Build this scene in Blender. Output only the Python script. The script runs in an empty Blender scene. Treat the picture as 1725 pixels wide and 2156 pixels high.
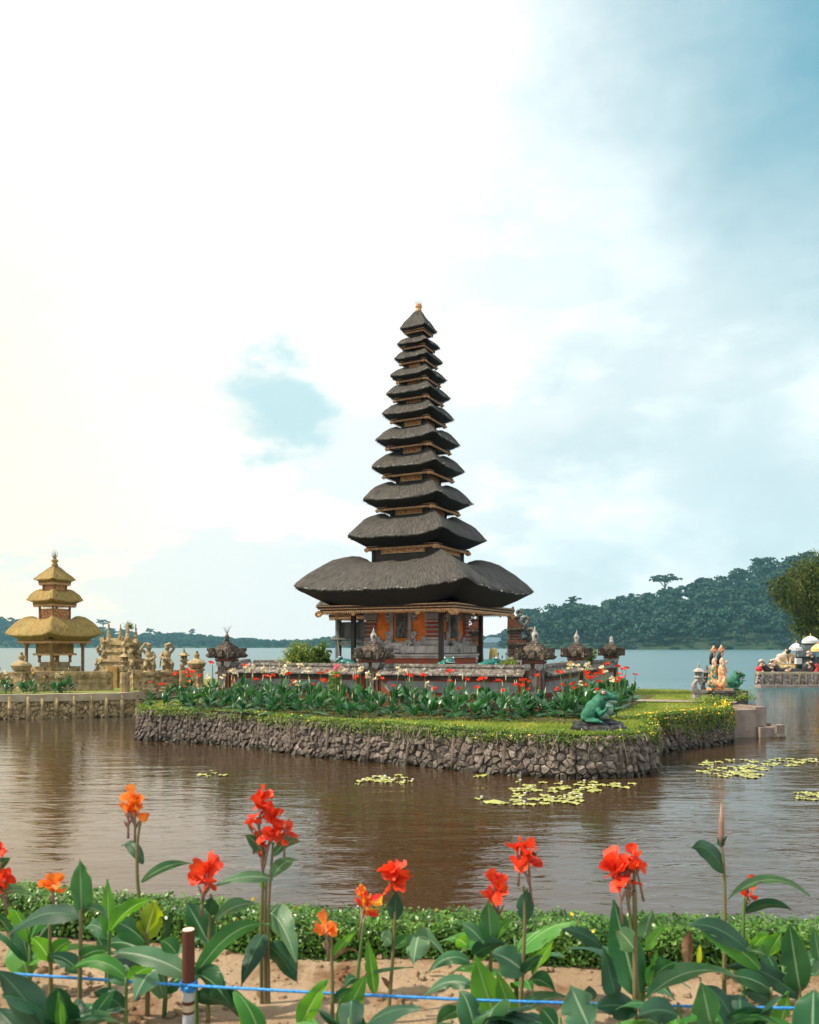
import bpy, bmesh, math, random
import numpy as np
from mathutils import Vector, Matrix, Euler, noise as mnoise

R = random.Random(11)
NR = np.random.default_rng(5)
rad = math.radians
scene = bpy.context.scene
col = scene.collection

# ------------------------------------------------------------------ camera, sky, sun, exposure
EYE = 2.9                                   # eye height above the lake
HAZE = 0.00015
cam_d = bpy.data.cameras.new('camera')
cam = bpy.data.objects.new('camera', cam_d); col.objects.link(cam)
cam.location = (0, 0, EYE); cam.rotation_euler = (rad(90), 0, 0)
cam_d.sensor_fit = 'VERTICAL'; cam_d.sensor_height = 30.0; cam_d.sensor_width = 24.0
cam_d.lens = 24.0; cam_d.shift_y = 0.1312
cam_d.clip_start = 0.05; cam_d.clip_end = 9000
cam_d.dof.use_dof = True; cam_d.dof.focus_distance = 27.0; cam_d.dof.aperture_fstop = 3.2
scene.camera = cam

SUN_EL, SUN_AZ = rad(50), rad(-97)          # azimuth from +Y, negative = to the left
sun_dir = Vector((math.sin(SUN_AZ)*math.cos(SUN_EL), math.cos(SUN_AZ)*math.cos(SUN_EL), math.sin(SUN_EL)))
sun_l = bpy.data.lights.new('sun', 'SUN'); sun_l.energy = 4.8; sun_l.angle = rad(1.0); sun_l.color = (1.0, 0.88, 0.69)
sun = bpy.data.objects.new('sun', sun_l); col.objects.link(sun)
sun.rotation_euler = sun_dir.to_track_quat('Z', 'Y').to_euler(); sun.location = (-40, -5, 60)

vs = scene.view_settings
scene.display_settings.display_device = 'sRGB'
vs.view_transform = 'Standard'; vs.look = 'None'; vs.exposure = 0.5; vs.gamma = 1.0; vs.use_curve_mapping = False
scene.cycles.use_denoising = True
scene.cycles.max_bounces = 6; scene.cycles.diffuse_bounces = 3; scene.cycles.glossy_bounces = 3
scene.cycles.transmission_bounces = 4; scene.cycles.transparent_max_bounces = 6; scene.cycles.volume_bounces = 0
scene.cycles.use_adaptive_sampling = True; scene.cycles.adaptive_threshold = 0.015
scene.cycles.sample_clamp_indirect = 6.0

def build_world():
    w = bpy.data.worlds.new('World'); scene.world = w; w.use_nodes = True
    nt = w.node_tree; nt.nodes.clear(); N = nt.nodes.new; L = nt.links.new
    out = N('ShaderNodeOutputWorld'); bg = N('ShaderNodeBackground'); L(bg.outputs[0], out.inputs[0])
    sky = N('ShaderNodeTexSky'); sky.sky_type = 'NISHITA'; sky.sun_disc = False
    sky.sun_elevation = SUN_EL; sky.sun_rotation = SUN_AZ; sky.altitude = 1200; sky.air_density = 1.1
    sky.dust_density = 1.6; sky.ozone_density = 1.5
    bg.inputs['Strength'].default_value = 0.102
    tc = N('ShaderNodeTexCoord')
    def math_(op, a, b=None, clamp=False):
        n = N('ShaderNodeMath'); n.operation = op; n.use_clamp = clamp
        for i, v in enumerate((a, b)):
            if v is None: continue
            if isinstance(v, (int, float)): n.inputs[i].default_value = v
            else: L(v, n.inputs[i])
        return n.outputs[0]
    def vmath(op, a, b):
        n = N('ShaderNodeVectorMath'); n.operation = op
        for i, v in enumerate((a, b)):
            if isinstance(v, (tuple, list)): n.inputs[i].default_value = v
            else: L(v, n.inputs[i])
        return n
    def ramp(x, lo, hi, to0=0.0, to1=1.0):
        n = N('ShaderNodeMapRange'); n.interpolation_type = 'SMOOTHSTEP'
        L(x, n.inputs[0])
        for i, v in zip((1, 2, 3, 4), (lo, hi, to0, to1)): n.inputs[i].default_value = v
        return n.outputs[0]
    dirv = vmath('NORMALIZE', tc.outputs['Generated'], (0, 0, 0)).outputs[0]
    sep = N('ShaderNodeSeparateXYZ'); L(dirv, sep.inputs[0])
    # a slowly billowing distortion so that the gaps in the cloud have torn edges
    def fbm(scale, detail, rough, off, stretch=(1, 1, 1.8)):
        m = N('ShaderNodeMapping'); m.inputs['Scale'].default_value = stretch; m.inputs['Location'].default_value = off
        L(dirv, m.inputs[0]); n = N('ShaderNodeTexNoise'); n.inputs['Scale'].default_value = scale
        n.inputs['Detail'].default_value = detail; n.inputs['Roughness'].default_value = rough
        L(m.outputs[0], n.inputs['Vector']); return n.outputs['Fac']
    n1 = fbm(2.6, 7, 0.52, (3.1, 1.7, 0.4))
    n2 = fbm(6.0, 8, 0.58, (9.3, 4.1, 2.2))
    n3 = fbm(1.3, 4, 0.5, (0.4, 7.7, 5.0))
    def gap(u, v, radius, warp, soft):
        d = Vector(((u-862.5)/1725, 1, (1361-v)/1725)).normalized()
        dist = vmath('DISTANCE', dirv, tuple(d)).outputs['Value']
        dist = math_('ADD', dist, math_('MULTIPLY', math_('SUBTRACT', n2, 0.5), warp))
        return ramp(dist, radius+soft, radius-soft)
    leftness = ramp(sep.outputs['X'], -0.18, 0.42)
    gen = math_('MULTIPLY', math_('MULTIPLY', ramp(n1, 0.60, 0.40), 0.75), leftness)
    gen2 = math_('MULTIPLY', ramp(n2, 0.62, 0.42), 0.35)
    n4 = fbm(3.4, 9, 0.55, (1.9, 8.2, 3.3), (1, 1, 2.6)); puff = ramp(n4, 0.475, 0.545)
    # cloud colour: white, grey in the thick parts, creamy towards the sun
    shade = leftness
    cw = N('ShaderNodeMixRGB'); cw.inputs[1].default_value = (8.3, 8.4, 8.3, 1); cw.inputs[2].default_value = (8.6, 8.8, 8.8, 1)
    L(shade, cw.inputs[0])
    # veiled sun high on the left: the cloud around it glares white, creamy lower down
    gl = vmath('DISTANCE', dirv, tuple(Vector((-0.30, 0.80, 0.52)).normalized())).outputs['Value']
    glare = ramp(gl, 0.62, 0.05, 0.0, 1.0)
    cg = N('ShaderNodeMixRGB'); cg.inputs[2].default_value = (10.4, 10.4, 10.1, 1); L(cw.outputs[0], cg.inputs[1]); L(glare, cg.inputs[0]); cw = cg
    sd = vmath('DISTANCE', dirv, tuple(Vector((-0.66, 0.74, 0.16)).normalized())).outputs['Value']
    warm = ramp(sd, 0.80, 0.12, 0.0, 1.0)
    cx = N('ShaderNodeMixRGB'); cx.inputs[2].default_value = (11.8, 8.9, 5.5, 1); L(cw.outputs[0], cx.inputs[1]); L(warm, cx.inputs[0])
    cur = cx.outputs[0]
    def over(cur, mask, colr, amt, keep=0.15):
        b_ = N('ShaderNodeMixRGB'); b_.inputs[0].default_value = 1-keep; b_.inputs[2].default_value = (*colr, 1); L(sky.outputs[0], b_.inputs[1])
        m_ = N('ShaderNodeMixRGB'); L(math_('MULTIPLY', mask, amt), m_.inputs[0]); L(cur, m_.inputs[1]); L(b_.outputs[0], m_.inputs[2]); return m_.outputs[0]
    cur = over(cur, gen, (5.4, 6.4, 6.6), 0.75, 0.0)
    cur = over(cur, math_('MULTIPLY', puff, ramp(sep.outputs['Z'], 0.60, 0.22, 0.35, 1.0)), (5.5, 6.15, 6.35), 0.62, 0.0)
    cur = over(cur, gen2, (7.2, 7.4, 7.4), 0.6, 0.0)
    cur = over(cur, gap(1600, 480, 0.20, 0.45, 0.20), (4.6, 6.0, 6.3), 0.6, 0.03)
    cur = over(cur, gap(1500, 1050, 0.13, 0.5, 0.12), (4.6, 5.9, 6.2), 0.7, 0.03)
    cur = over(cur, gap(1180, 1160, 0.10, 0.4, 0.09), (4.7, 6.0, 6.3), 0.5, 0.03)
    cur = over(cur, gap(612, 850, 0.062, 0.26, 0.026), (4.0, 5.8, 6.1), 0.85, 0.03)
    cur = over(cur, gap(1890, -150, 0.19, 0.16, 0.20), (0.45, 2.5, 3.5), 0.95, 0.04)
    L(cur, bg.inputs['Color'])
build_world()

def sight(u, v, d):
    """world point at distance d in front of the eye, from a surveyed bearing (u across, v down)"""
    return Vector(((u-862.5)*d/1725.0, d, EYE-(v-1361.0)*d/1725.0))

# ------------------------------------------------------------------ mesh helpers
class MB:
    def __init__(self): self.v, self.f, self.m, self.uv = [], [], [], {}
    def add(self, vs, fs, mi=0, uvs=None):
        o = len(self.v); self.v += [tuple(p) for p in vs]
        for k, f in enumerate(fs):
            if uvs is not None: self.uv[len(self.f)] = [uvs[i] for i in f]
            self.f.append(tuple(i+o for i in f)); self.m.append(mi)
        return self
    def box(self, c, s, rz=0.0, top=1.0, mi=0, rot=None):
        x, y, z = s[0]/2, s[1]/2, s[2]/2
        P = [(-x, -y, -z), (x, -y, -z), (x, y, -z), (-x, y, -z), (-x*top, -y*top, z), (x*top, -y*top, z), (x*top, y*top, z), (-x*top, y*top, z)]
        M = rot if rot is not None else Matrix.Rotation(rz, 3, 'Z')
        c = Vector(c)
        return self.add([M @ Vector(p)+c for p in P], [(0, 3, 2, 1), (4, 5, 6, 7), (0, 1, 5, 4), (1, 2, 6, 5), (2, 3, 7, 6), (3, 0, 4, 7)], mi)
    def stack(self, layers, c=(0, 0, 0), rz=0.0, mi=0, ratio=1.0):
        """square stepped / sloped stack: layers of (half size, z)"""
        M = Matrix.Rotation(rz, 3, 'Z'); c = Vector(c); vs, fs = [], []
        for h, z in layers:
            for sx, sy in ((-1, -1), (1, -1), (1, 1), (-1, 1)): vs.append(M @ Vector((sx*h, sy*h*ratio, z))+c)
        for i in range(len(layers)-1):
            for k in range(4):
                a, b = i*4+k, i*4+(k+1) % 4; fs.append((a, b, b+4, a+4))
        fs.append((3, 2, 1, 0)); n = len(layers)*4; fs.append((n-4, n-3, n-2, n-1))
        return self.add(vs, fs, mi)
    def lathe(self, prof, n=12, c=(0, 0, 0), mi=0):
        vs, fs = [], []; cx, cy, cz = c
        for r, z in prof:
            for k in range(n):
                a = 2*math.pi*k/n; vs.append((cx+r*math.cos(a), cy+r*math.sin(a), cz+z))
        for i in range(len(prof)-1):
            for k in range(n):
                a, b = i*n+k, i*n+(k+1) % n; fs.append((a, b, b+n, a+n))
        fs.append(tuple(range(n-1, -1, -1))); fs.append(tuple(range((len(prof)-1)*n, len(prof)*n)))
        return self.add(vs, fs, mi)
    def tube(self, pts, radii, n=6, mi=0, flat=1.0):
        pts = [Vector(p) for p in pts]; vs, fs = [], []
        if not isinstance(radii, (list, tuple)): radii = [radii]*len(pts)
        up = Vector((0.13, 0.31, 0.94))
        for i, p in enumerate(pts):
            t = (pts[min(i+1, len(pts)-1)]-pts[max(i-1, 0)])
            if t.length < 1e-9: t = Vector((0, 0, 1))
            t.normalize(); a = t.cross(up)
            if a.length < 1e-3: a = t.cross(Vector((1, 0, 0)))
            a.normalize(); b = t.cross(a)
            for k in range(n):
                q = 2*math.pi*k/n; vs.append(p+a*(math.cos(q)*radii[i])+b*(math.sin(q)*radii[i]*flat))
        for i in range(len(pts)-1):
            for k in range(n):
                u, w = i*n+k, i*n+(k+1) % n; fs.append((u, w, w+n, u+n))
        fs.append(tuple(range(n-1, -1, -1))); m = (len(pts)-1)*n; fs.append(tuple(range(m, m+n)))
        return self.add(vs, fs, mi)
    def ball(self, c, r, seg=8, rings=6, mi=0):
        if not isinstance(r, (list, tuple)): r = (r, r, r)
        prof = []; vs, fs = [], []
        for i in range(rings+1):
            a = math.pi*i/rings
            for k in range(seg):
                b = 2*math.pi*k/seg
                vs.append((c[0]+r[0]*math.sin(a)*math.cos(b), c[1]+r[1]*math.sin(a)*math.sin(b), c[2]-r[2]*math.cos(a)))
        for i in range(rings):
            for k in range(seg):
                a, b = i*seg+k, i*seg+(k+1) % seg; fs.append((a, b, b+seg, a+seg))
        return self.add(vs, fs, mi)
    def mesh(self, name, mats, smooth=False):
        me = bpy.data.meshes.new(name); me.from_pydata(self.v, [], self.f)
        for m in (mats if isinstance(mats, (list, tuple)) else [mats]): me.materials.append(m)
        if any(self.m): me.polygons.foreach_set('material_index', self.m)
        if self.uv:
            l = me.uv_layers.new(name='UVMap').data; k = 0
            flat = []
            for i, f in enumerate(self.f):
                flat += [c for q in self.uv.get(i, [(0, 0)]*len(f)) for c in q]
            l.foreach_set('uv', flat)
        if smooth: me.polygons.foreach_set('use_smooth', [True]*len(me.polygons))
        me.update(); return me
    def build(self, name, mats, parent=None, loc=(0, 0, 0), rz=0.0, smooth=False):
        return link(name, self.mesh(name, mats, smooth), parent, loc, rz)

def link(name, me, parent=None, loc=(0, 0, 0), rz=0.0, rot=None, scale=None):
    o = bpy.data.objects.new(name, me); col.objects.link(o)
    o.location = loc; o.rotation_euler = rot if rot is not None else (0, 0, rz)
    if scale is not None: o.scale = scale if isinstance(scale, (tuple, list)) else (scale,)*3
    if parent is not None: o.parent = parent
    return o
def tag(o, label=None, cat=None, group=None, kind=None):
    if label: o['label'] = label
    if cat: o['category'] = cat
    if group: o['group'] = group
    if kind: o['kind'] = kind
    return o
def thing(name, label, cat, loc=(0, 0, 0), rz=0.0, group=None):
    return tag(link(name, None, None, loc, rz), label, cat, group)
def copy_tree(o, parent=None):
    c = o.copy(); col.objects.link(c); c.parent = parent
    for ch in KIDS.get(o.name, ()): copy_tree(ch, c)
    return c
KIDS = {}
def remember(o):
    def rec(p):
        KIDS[p.name] = list(p.children)
        for c in p.children: rec(c)
    rec(o)
def np_mesh(name, verts, faces, mat, per=4, uv=None, smooth=False):
    """big meshes straight from arrays: verts (n,3), faces (m,per)"""
    me = bpy.data.meshes.new(name); me.vertices.add(len(verts)); me.vertices.foreach_set('co', np.asarray(verts, dtype=np.float32).ravel())
    faces = np.asarray(faces, dtype=np.int32); me.loops.add(faces.size); me.loops.foreach_set('vertex_index', faces.ravel())
    me.polygons.add(len(faces)); me.polygons.foreach_set('loop_start', np.arange(0, faces.size, per, dtype=np.int32))
    for m in (mat if isinstance(mat, (list, tuple)) else [mat]): me.materials.append(m)
    if uv is not None: me.uv_layers.new(name='UVMap').data.foreach_set('uv', np.asarray(uv, dtype=np.float32).ravel())
    me.update(calc_edges=True)
    if smooth: me.polygons.foreach_set('use_smooth', np.ones(len(faces), dtype=bool))
    return me

def blobs(name, parts, mat, voxel=0.02, smooth=6, decimate=None):
    """one continuous carved body grown from ellipsoids ('e', centre, radii, [rot]) and tapered limbs ('c', p0, p1, r0, r1)"""
    mb = MB()
    for p in parts:
        if p[0] == 'e':
            t = MB().ball((0, 0, 0), tuple(p[2]), 14, 9)
            M = Euler(p[3]).to_matrix() if len(p) > 3 else Matrix.Identity(3)
            mb.add([M @ Vector(q)+Vector(p[1]) for q in t.v], t.f)
        else:
            a, b = Vector(p[1]), Vector(p[2]); n = 5
            mb.ball(a, p[3], 10, 7); mb.ball(b, p[4], 10, 7)
            mb.tube([a.lerp(b, i/n) for i in range(n+1)], [p[3]+(p[4]-p[3])*i/n for i in range(n+1)], 10)
    me = mb.mesh(name, mat)
    o = bpy.data.objects.new('tmp_'+name, me); col.objects.link(o)
    m = o.modifiers.new('r', 'REMESH'); m.mode = 'VOXEL'; m.voxel_size = voxel; m.use_smooth_shade = True
    if smooth: s = o.modifiers.new('s', 'SMOOTH'); s.iterations = smooth; s.factor = 0.5
    if decimate: q = o.modifiers.new('d', 'DECIMATE'); q.ratio = decimate
    dg = bpy.context.evaluated_depsgraph_get(); dg.update()
    res = bpy.data.meshes.new_from_object(o.evaluated_get(dg)); res.name = name
    bpy.data.objects.remove(o); bpy.data.meshes.remove(me)
    res.polygons.foreach_set('use_smooth', [True]*len(res.polygons))
    return res

# ------------------------------------------------------------------ materials
def material(name, c1, c2=None, scale=4.0, rough=0.85, bump=0.0, bscale=None, detail=6, spec=0.3, c3=None, s3=2.0, t3=(0.55, 0.65),
             coord='Object', stretch=(1, 1, 1), rnd=0.0, translucent=0.0, tcol=None, metal=0.0, lo=0.35, hi=0.65, dist=0.02):
    m = bpy.data.materials.new(name); m.use_nodes = True; nt = m.node_tree; N = nt.nodes.new; L = nt.links.new
    b = nt.nodes['Principled BSDF']; out = nt.nodes['Material Output']
    b.inputs['Roughness'].default_value = rough; b.inputs['Specular IOR Level'].default_value = spec; b.inputs['Metallic'].default_value = metal
    tc = N('ShaderNodeTexCoord'); mp = N('ShaderNodeMapping'); mp.inputs['Scale'].default_value = stretch; L(tc.outputs[coord], mp.inputs[0])
    vec = mp.outputs[0]
    def nz(s, d=detail, r=0.6):
        n = N('ShaderNodeTexNoise'); n.inputs['Scale'].default_value = s; n.inputs['Detail'].default_value = d; n.inputs['Roughness'].default_value = r
        L(vec, n.inputs['Vector']); return n.outputs['Fac']
    c2 = c2 or c1
    def rng(x, a, bb):
        n = N('ShaderNodeMapRange'); n.interpolation_type = 'SMOOTHSTEP'; L(x, n.inputs[0]); n.inputs[1].default_value = a; n.inputs[2].default_value = bb; return n.outputs[0]
    mix = N('ShaderNodeMixRGB'); mix.inputs[1].default_value = (*c1, 1); mix.inputs[2].default_value = (*c2, 1)
    f = nz(scale); L(rng(f, lo, hi), mix.inputs[0]); c = mix.outputs[0]
    if c3:
        m3 = N('ShaderNodeMixRGB'); m3.inputs[2].default_value = (*c3, 1); L(c, m3.inputs[1]); L(rng(nz(s3, 8, 0.68), *t3), m3.inputs[0]); c = m3.outputs[0]
    if rnd:
        oi = N('ShaderNodeObjectInfo'); hs = N('ShaderNodeHueSaturation'); L(c, hs.inputs['Color'])
        mr = N('ShaderNodeMapRange'); L(oi.outputs['Random'], mr.inputs[0]); mr.inputs[3].default_value = 1-rnd; mr.inputs[4].default_value = 1+rnd; L(mr.outputs[0], hs.inputs['Value'])
        wn = N('ShaderNodeTexWhiteNoise'); wn.noise_dimensions = '1D'; L(oi.outputs['Random'], wn.inputs['W'])
        mh = N('ShaderNodeMapRange'); L(wn.outputs['Value'], mh.inputs[0]); mh.inputs[3].default_value = 0.5-0.04*rnd; mh.inputs[4].default_value = 0.5+0.04*rnd; L(mh.outputs[0], hs.inputs['Hue'])
        c = hs.outputs[0]
    L(c, b.inputs['Base Color'])
    if bump:
        bp = N('ShaderNodeBump'); bp.inputs['Strength'].default_value = bump; bp.inputs['Distance'].default_value = dist
        L(nz(bscale or scale*3, 8, 0.7), bp.inputs['Height']); L(bp.outputs[0], b.inputs['Normal'])
    if translucent:
        tr = N('ShaderNodeBsdfTranslucent'); ms = N('ShaderNodeMixShader'); ms.inputs[0].default_value = translucent
        if tcol: tr.inputs[0].default_value = (*tcol, 1)
        else: L(c, tr.inputs[0])
        L(b.outputs[0], ms.inputs[1]); L(tr.outputs[0], ms.inputs[2]); L(ms.outputs[0], out.inputs[0])
    return m

def thatch_material(name, c1, c2, c3):
    """combed palm fibre: streaks run down the slope (UV: x along the eave in metres, y down the slope in metres)"""
    m = bpy.data.materials.new(name); m.use_nodes = True; nt = m.node_tree; N = nt.nodes.new; L = nt.links.new
    b = nt.nodes['Principled BSDF']; b.inputs['Roughness'].default_value = 0.72; b.inputs['Specular IOR Level'].default_value = 0.35
    tc = N('ShaderNodeTexCoord')
    def nz(sx, sy, d=4, r=0.6):
        mp = N('ShaderNodeMapping'); mp.inputs['Scale'].default_value = (sx, sy, 1); L(tc.outputs['UV'], mp.inputs[0])
        n = N('ShaderNodeTexNoise'); n.inputs['Scale'].default_value = 1; n.inputs['Detail'].default_value = d; n.inputs['Roughness'].default_value = r; n.inputs['Distortion'].default_value = 0.35
        L(mp.outputs[0], n.inputs['Vector']); return n.outputs['Fac']
    def rng(x, a, bb):
        n = N('ShaderNodeMapRange'); n.interpolation_type = 'SMOOTHSTEP'; L(x, n.inputs[0]); n.inputs[1].default_value = a; n.inputs[2].default_value = bb; return n.outputs[0]
    f = nz(34, 3.2); g = nz(1.1, 1.0, 6, 0.65)
    mix = N('ShaderNodeMixRGB'); mix.inputs[1].default_value = (*c1, 1); mix.inputs[2].default_value = (*c2, 1); L(rng(f, 0.36, 0.66), mix.inputs[0])
    m3 = N('ShaderNodeMixRGB'); m3.inputs[2].default_value = (*c3, 1); L(mix.outputs[0], m3.inputs[1])
    k = N('ShaderNodeMath'); k.operation = 'MULTIPLY'; L(rng(g, 0.52, 0.74), k.inputs[0]); k.inputs[1].default_value = 0.6; L(k.outputs[0], m3.inputs[0])
    L(m3.outputs[0], b.inputs['Base Color'])
    bp = N('ShaderNodeBump'); bp.inputs['Strength'].default_value = 0.9; bp.inputs['Distance'].default_value = 0.05
    L(f, bp.inputs['Height']); L(bp.outputs[0], b.inputs['Normal'])
    return m

def brick_material(name, c1, c2, mortar, scale=1.0, rough=0.9, msize=0.012, bw=0.26, rh=0.075):
    m = bpy.data.materials.new(name); m.use_nodes = True; nt = m.node_tree; N = nt.nodes.new; L = nt.links.new
    b = nt.nodes['Principled BSDF']; b.inputs['Roughness'].default_value = rough; b.inputs['Specular IOR Level'].default_value = 0.2
    tc = N('ShaderNodeTexCoord'); sp = N('ShaderNodeSeparateXYZ'); L(tc.outputs['Object'], sp.inputs[0])
    ad = N('ShaderNodeMath'); L(sp.outputs[0], ad.inputs[0]); L(sp.outputs[1], ad.inputs[1])
    cb = N('ShaderNodeCombineXYZ'); L(ad.outputs[0], cb.inputs[0]); L(sp.outputs[2], cb.inputs[1])
    br = N('ShaderNodeTexBrick'); br.inputs['Scale'].default_value = scale; br.inputs['Mortar Size'].default_value = msize
    br.inputs['Brick Width'].default_value = bw; br.inputs['Row Height'].default_value = rh
    br.inputs['Color1'].default_value = (*c1, 1); br.inputs['Color2'].default_value = (*c2, 1); br.inputs['Mortar'].default_value = (*mortar, 1)
    L(cb.outputs[0], br.inputs['Vector'])
    n = N('ShaderNodeTexNoise'); n.inputs['Scale'].default_value = 3.0; n.inputs['Detail'].default_value = 7; L(tc.outputs['Object'], n.inputs['Vector'])
    hs = N('ShaderNodeHueSaturation'); mr = N('ShaderNodeMapRange'); L(n.outputs['Fac'], mr.inputs[0]); mr.inputs[1].default_value = 0.25; mr.inputs[2].default_value = 0.75; mr.inputs[3].default_value = 0.55; mr.inputs[4].default_value = 1.25
    L(mr.outputs[0], hs.inputs['Value']); L(br.outputs['Color'], hs.inputs['Color']); L(hs.outputs[0], b.inputs['Base Color'])
    bp = N('ShaderNodeBump'); bp.inputs['Strength'].default_value = 0.6; bp.inputs['Distance'].default_value = 0.012; bp.invert = True
    L(br.outputs['Fac'], bp.inputs['Height']); L(bp.outputs[0], b.inputs['Normal'])
    return m

def leaf_material(name, c1, c2, rib, trans=0.22, rough=0.42, veins=True):
    """canna blade: UV x across (0..1, rib at 0.5), y along"""
    m = bpy.data.materials.new(name); m.use_nodes = True; nt = m.node_tree; N = nt.nodes.new; L = nt.links.new
    b = nt.nodes['Principled BSDF']; out = nt.nodes['Material Output']; b.inputs['Roughness'].default_value = rough; b.inputs['Specular IOR Level'].default_value = 0.45
    tc = N('ShaderNodeTexCoord'); sp = N('ShaderNodeSeparateXYZ'); L(tc.outputs['UV'], sp.inputs[0])
    def mth(op, a, bv=None):
        n = N('ShaderNodeMath'); n.operation = op
        for i, v in enumerate((a, bv)):
            if v is None: continue
            if isinstance(v, (int, float)): n.inputs[i].default_value = v
            else: L(v, n.inputs[i])
        return n.outputs[0]
    off = mth('ABSOLUTE', mth('SUBTRACT', sp.outputs[0], 0.5))
    n = N('ShaderNodeTexNoise'); n.inputs['Scale'].default_value = 7; n.inputs['Detail'].default_value = 5; L(tc.outputs['Object'], n.inputs['Vector'])
    oi = N('ShaderNodeObjectInfo')
    mix = N('ShaderNodeMixRGB'); mix.inputs[1].default_value = (*c1, 1); mix.inputs[2].default_value = (*c2, 1)
    mr = N('ShaderNodeMapRange'); L(mth('ADD', n.outputs['Fac'], mth('MULTIPLY', mth('SUBTRACT', oi.outputs['Random'], 0.5), 0.35)), mr.inputs[0]); mr.inputs[1].default_value = 0.3; mr.inputs[2].default_value = 0.7; L(mr.outputs[0], mix.inputs[0])
    ribm = N('ShaderNodeMapRange'); ribm.interpolation_type = 'SMOOTHSTEP'; L(off, ribm.inputs[0]); ribm.inputs[1].default_value = 0.045; ribm.inputs[2].default_value = 0.012
    mx = N('ShaderNodeMixRGB'); mx.inputs[2].default_value = (*rib, 1); L(mix.outputs[0], mx.inputs[1]); L(ribm.outputs[0], mx.inputs[0])
    edge = N('ShaderNodeMapRange'); edge.interpolation_type = 'SMOOTHSTEP'; L(off, edge.inputs[0]); edge.inputs[1].default_value = 0.462; edge.inputs[2].default_value = 0.497
    e2 = N('ShaderNodeMixRGB'); e2.inputs[2].default_value = (c2[0]*1.9, c2[1]*1.35, c2[2], 1); L(mx.outputs[0], e2.inputs[1])
    ek = mth('MULTIPLY', edge.outputs[0], 0.7); L(ek, e2.inputs[0])
    cold = e2.outputs[0]
    br = N('ShaderNodeTexNoise'); br.inputs['Scale'].default_value = 3.2; br.inputs['Detail'].default_value = 6; L(tc.outputs['Object'], br.inputs['Vector'])
    bm_ = N('ShaderNodeMapRange'); bm_.interpolation_type = 'SMOOTHSTEP'; L(mth('ADD', br.outputs['Fac'], mth('MULTIPLY', off, 0.22)), bm_.inputs[0]); bm_.inputs[1].default_value = 0.71; bm_.inputs[2].default_value = 0.75
    bx = N('ShaderNodeMixRGB'); bx.inputs[2].default_value = (0.20, 0.13, 0.05, 1); L(cold, bx.inputs[1]); L(bm_.outputs[0], bx.inputs[0])
    tipm = N('ShaderNodeMapRange'); tipm.interpolation_type = 'SMOOTHSTEP'; L(mth('ADD', sp.outputs[1], mth('MULTIPLY', mth('SUBTRACT', br.outputs['Fac'], 0.5), 0.5)), tipm.inputs[0]); tipm.inputs[1].default_value = 0.97; tipm.inputs[2].default_value = 1.03
    tx = N('ShaderNodeMixRGB'); tx.inputs[2].default_value = (0.16, 0.10, 0.045, 1); L(bx.outputs[0], tx.inputs[1]); L(tipm.outputs[0], tx.inputs[0])
    c = tx.outputs[0]; L(c, b.inputs['Base Color'])
    if veins:
        w = mth('SINE', mth('MULTIPLY', mth('SUBTRACT', mth('MULTIPLY', sp.outputs[1], 3.0), off), 62.0))
        vn = N('ShaderNodeHueSaturation'); L(c, vn.inputs['Color']); L(mth('ADD', mth('MULTIPLY', w, 0.10), 0.97), vn.inputs['Value']); c = vn.outputs[0]; L(c, b.inputs['Base Color'])
        bp = N('ShaderNodeBump'); bp.inputs['Strength'].default_value = 0.4; bp.inputs['Distance'].default_value = 0.004; L(w, bp.inputs['Height']); L(bp.outputs[0], b.inputs['Normal'])
    tr = N('ShaderNodeBsdfTranslucent'); hs = N('ShaderNodeHueSaturation'); hs.inputs['Hue'].default_value = 0.46; hs.inputs['Value'].default_value = 2.1; hs.inputs['Saturation'].default_value = 1.15
    L(c, hs.inputs['Color']); L(hs.outputs[0], tr.inputs[0])
    ms = N('ShaderNodeMixShader'); ms.inputs[0].default_value = trans; L(b.outputs[0], ms.inputs[1]); L(tr.outputs[0], ms.inputs[2]); L(ms.outputs[0], out.inputs[0])
    return m

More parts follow.
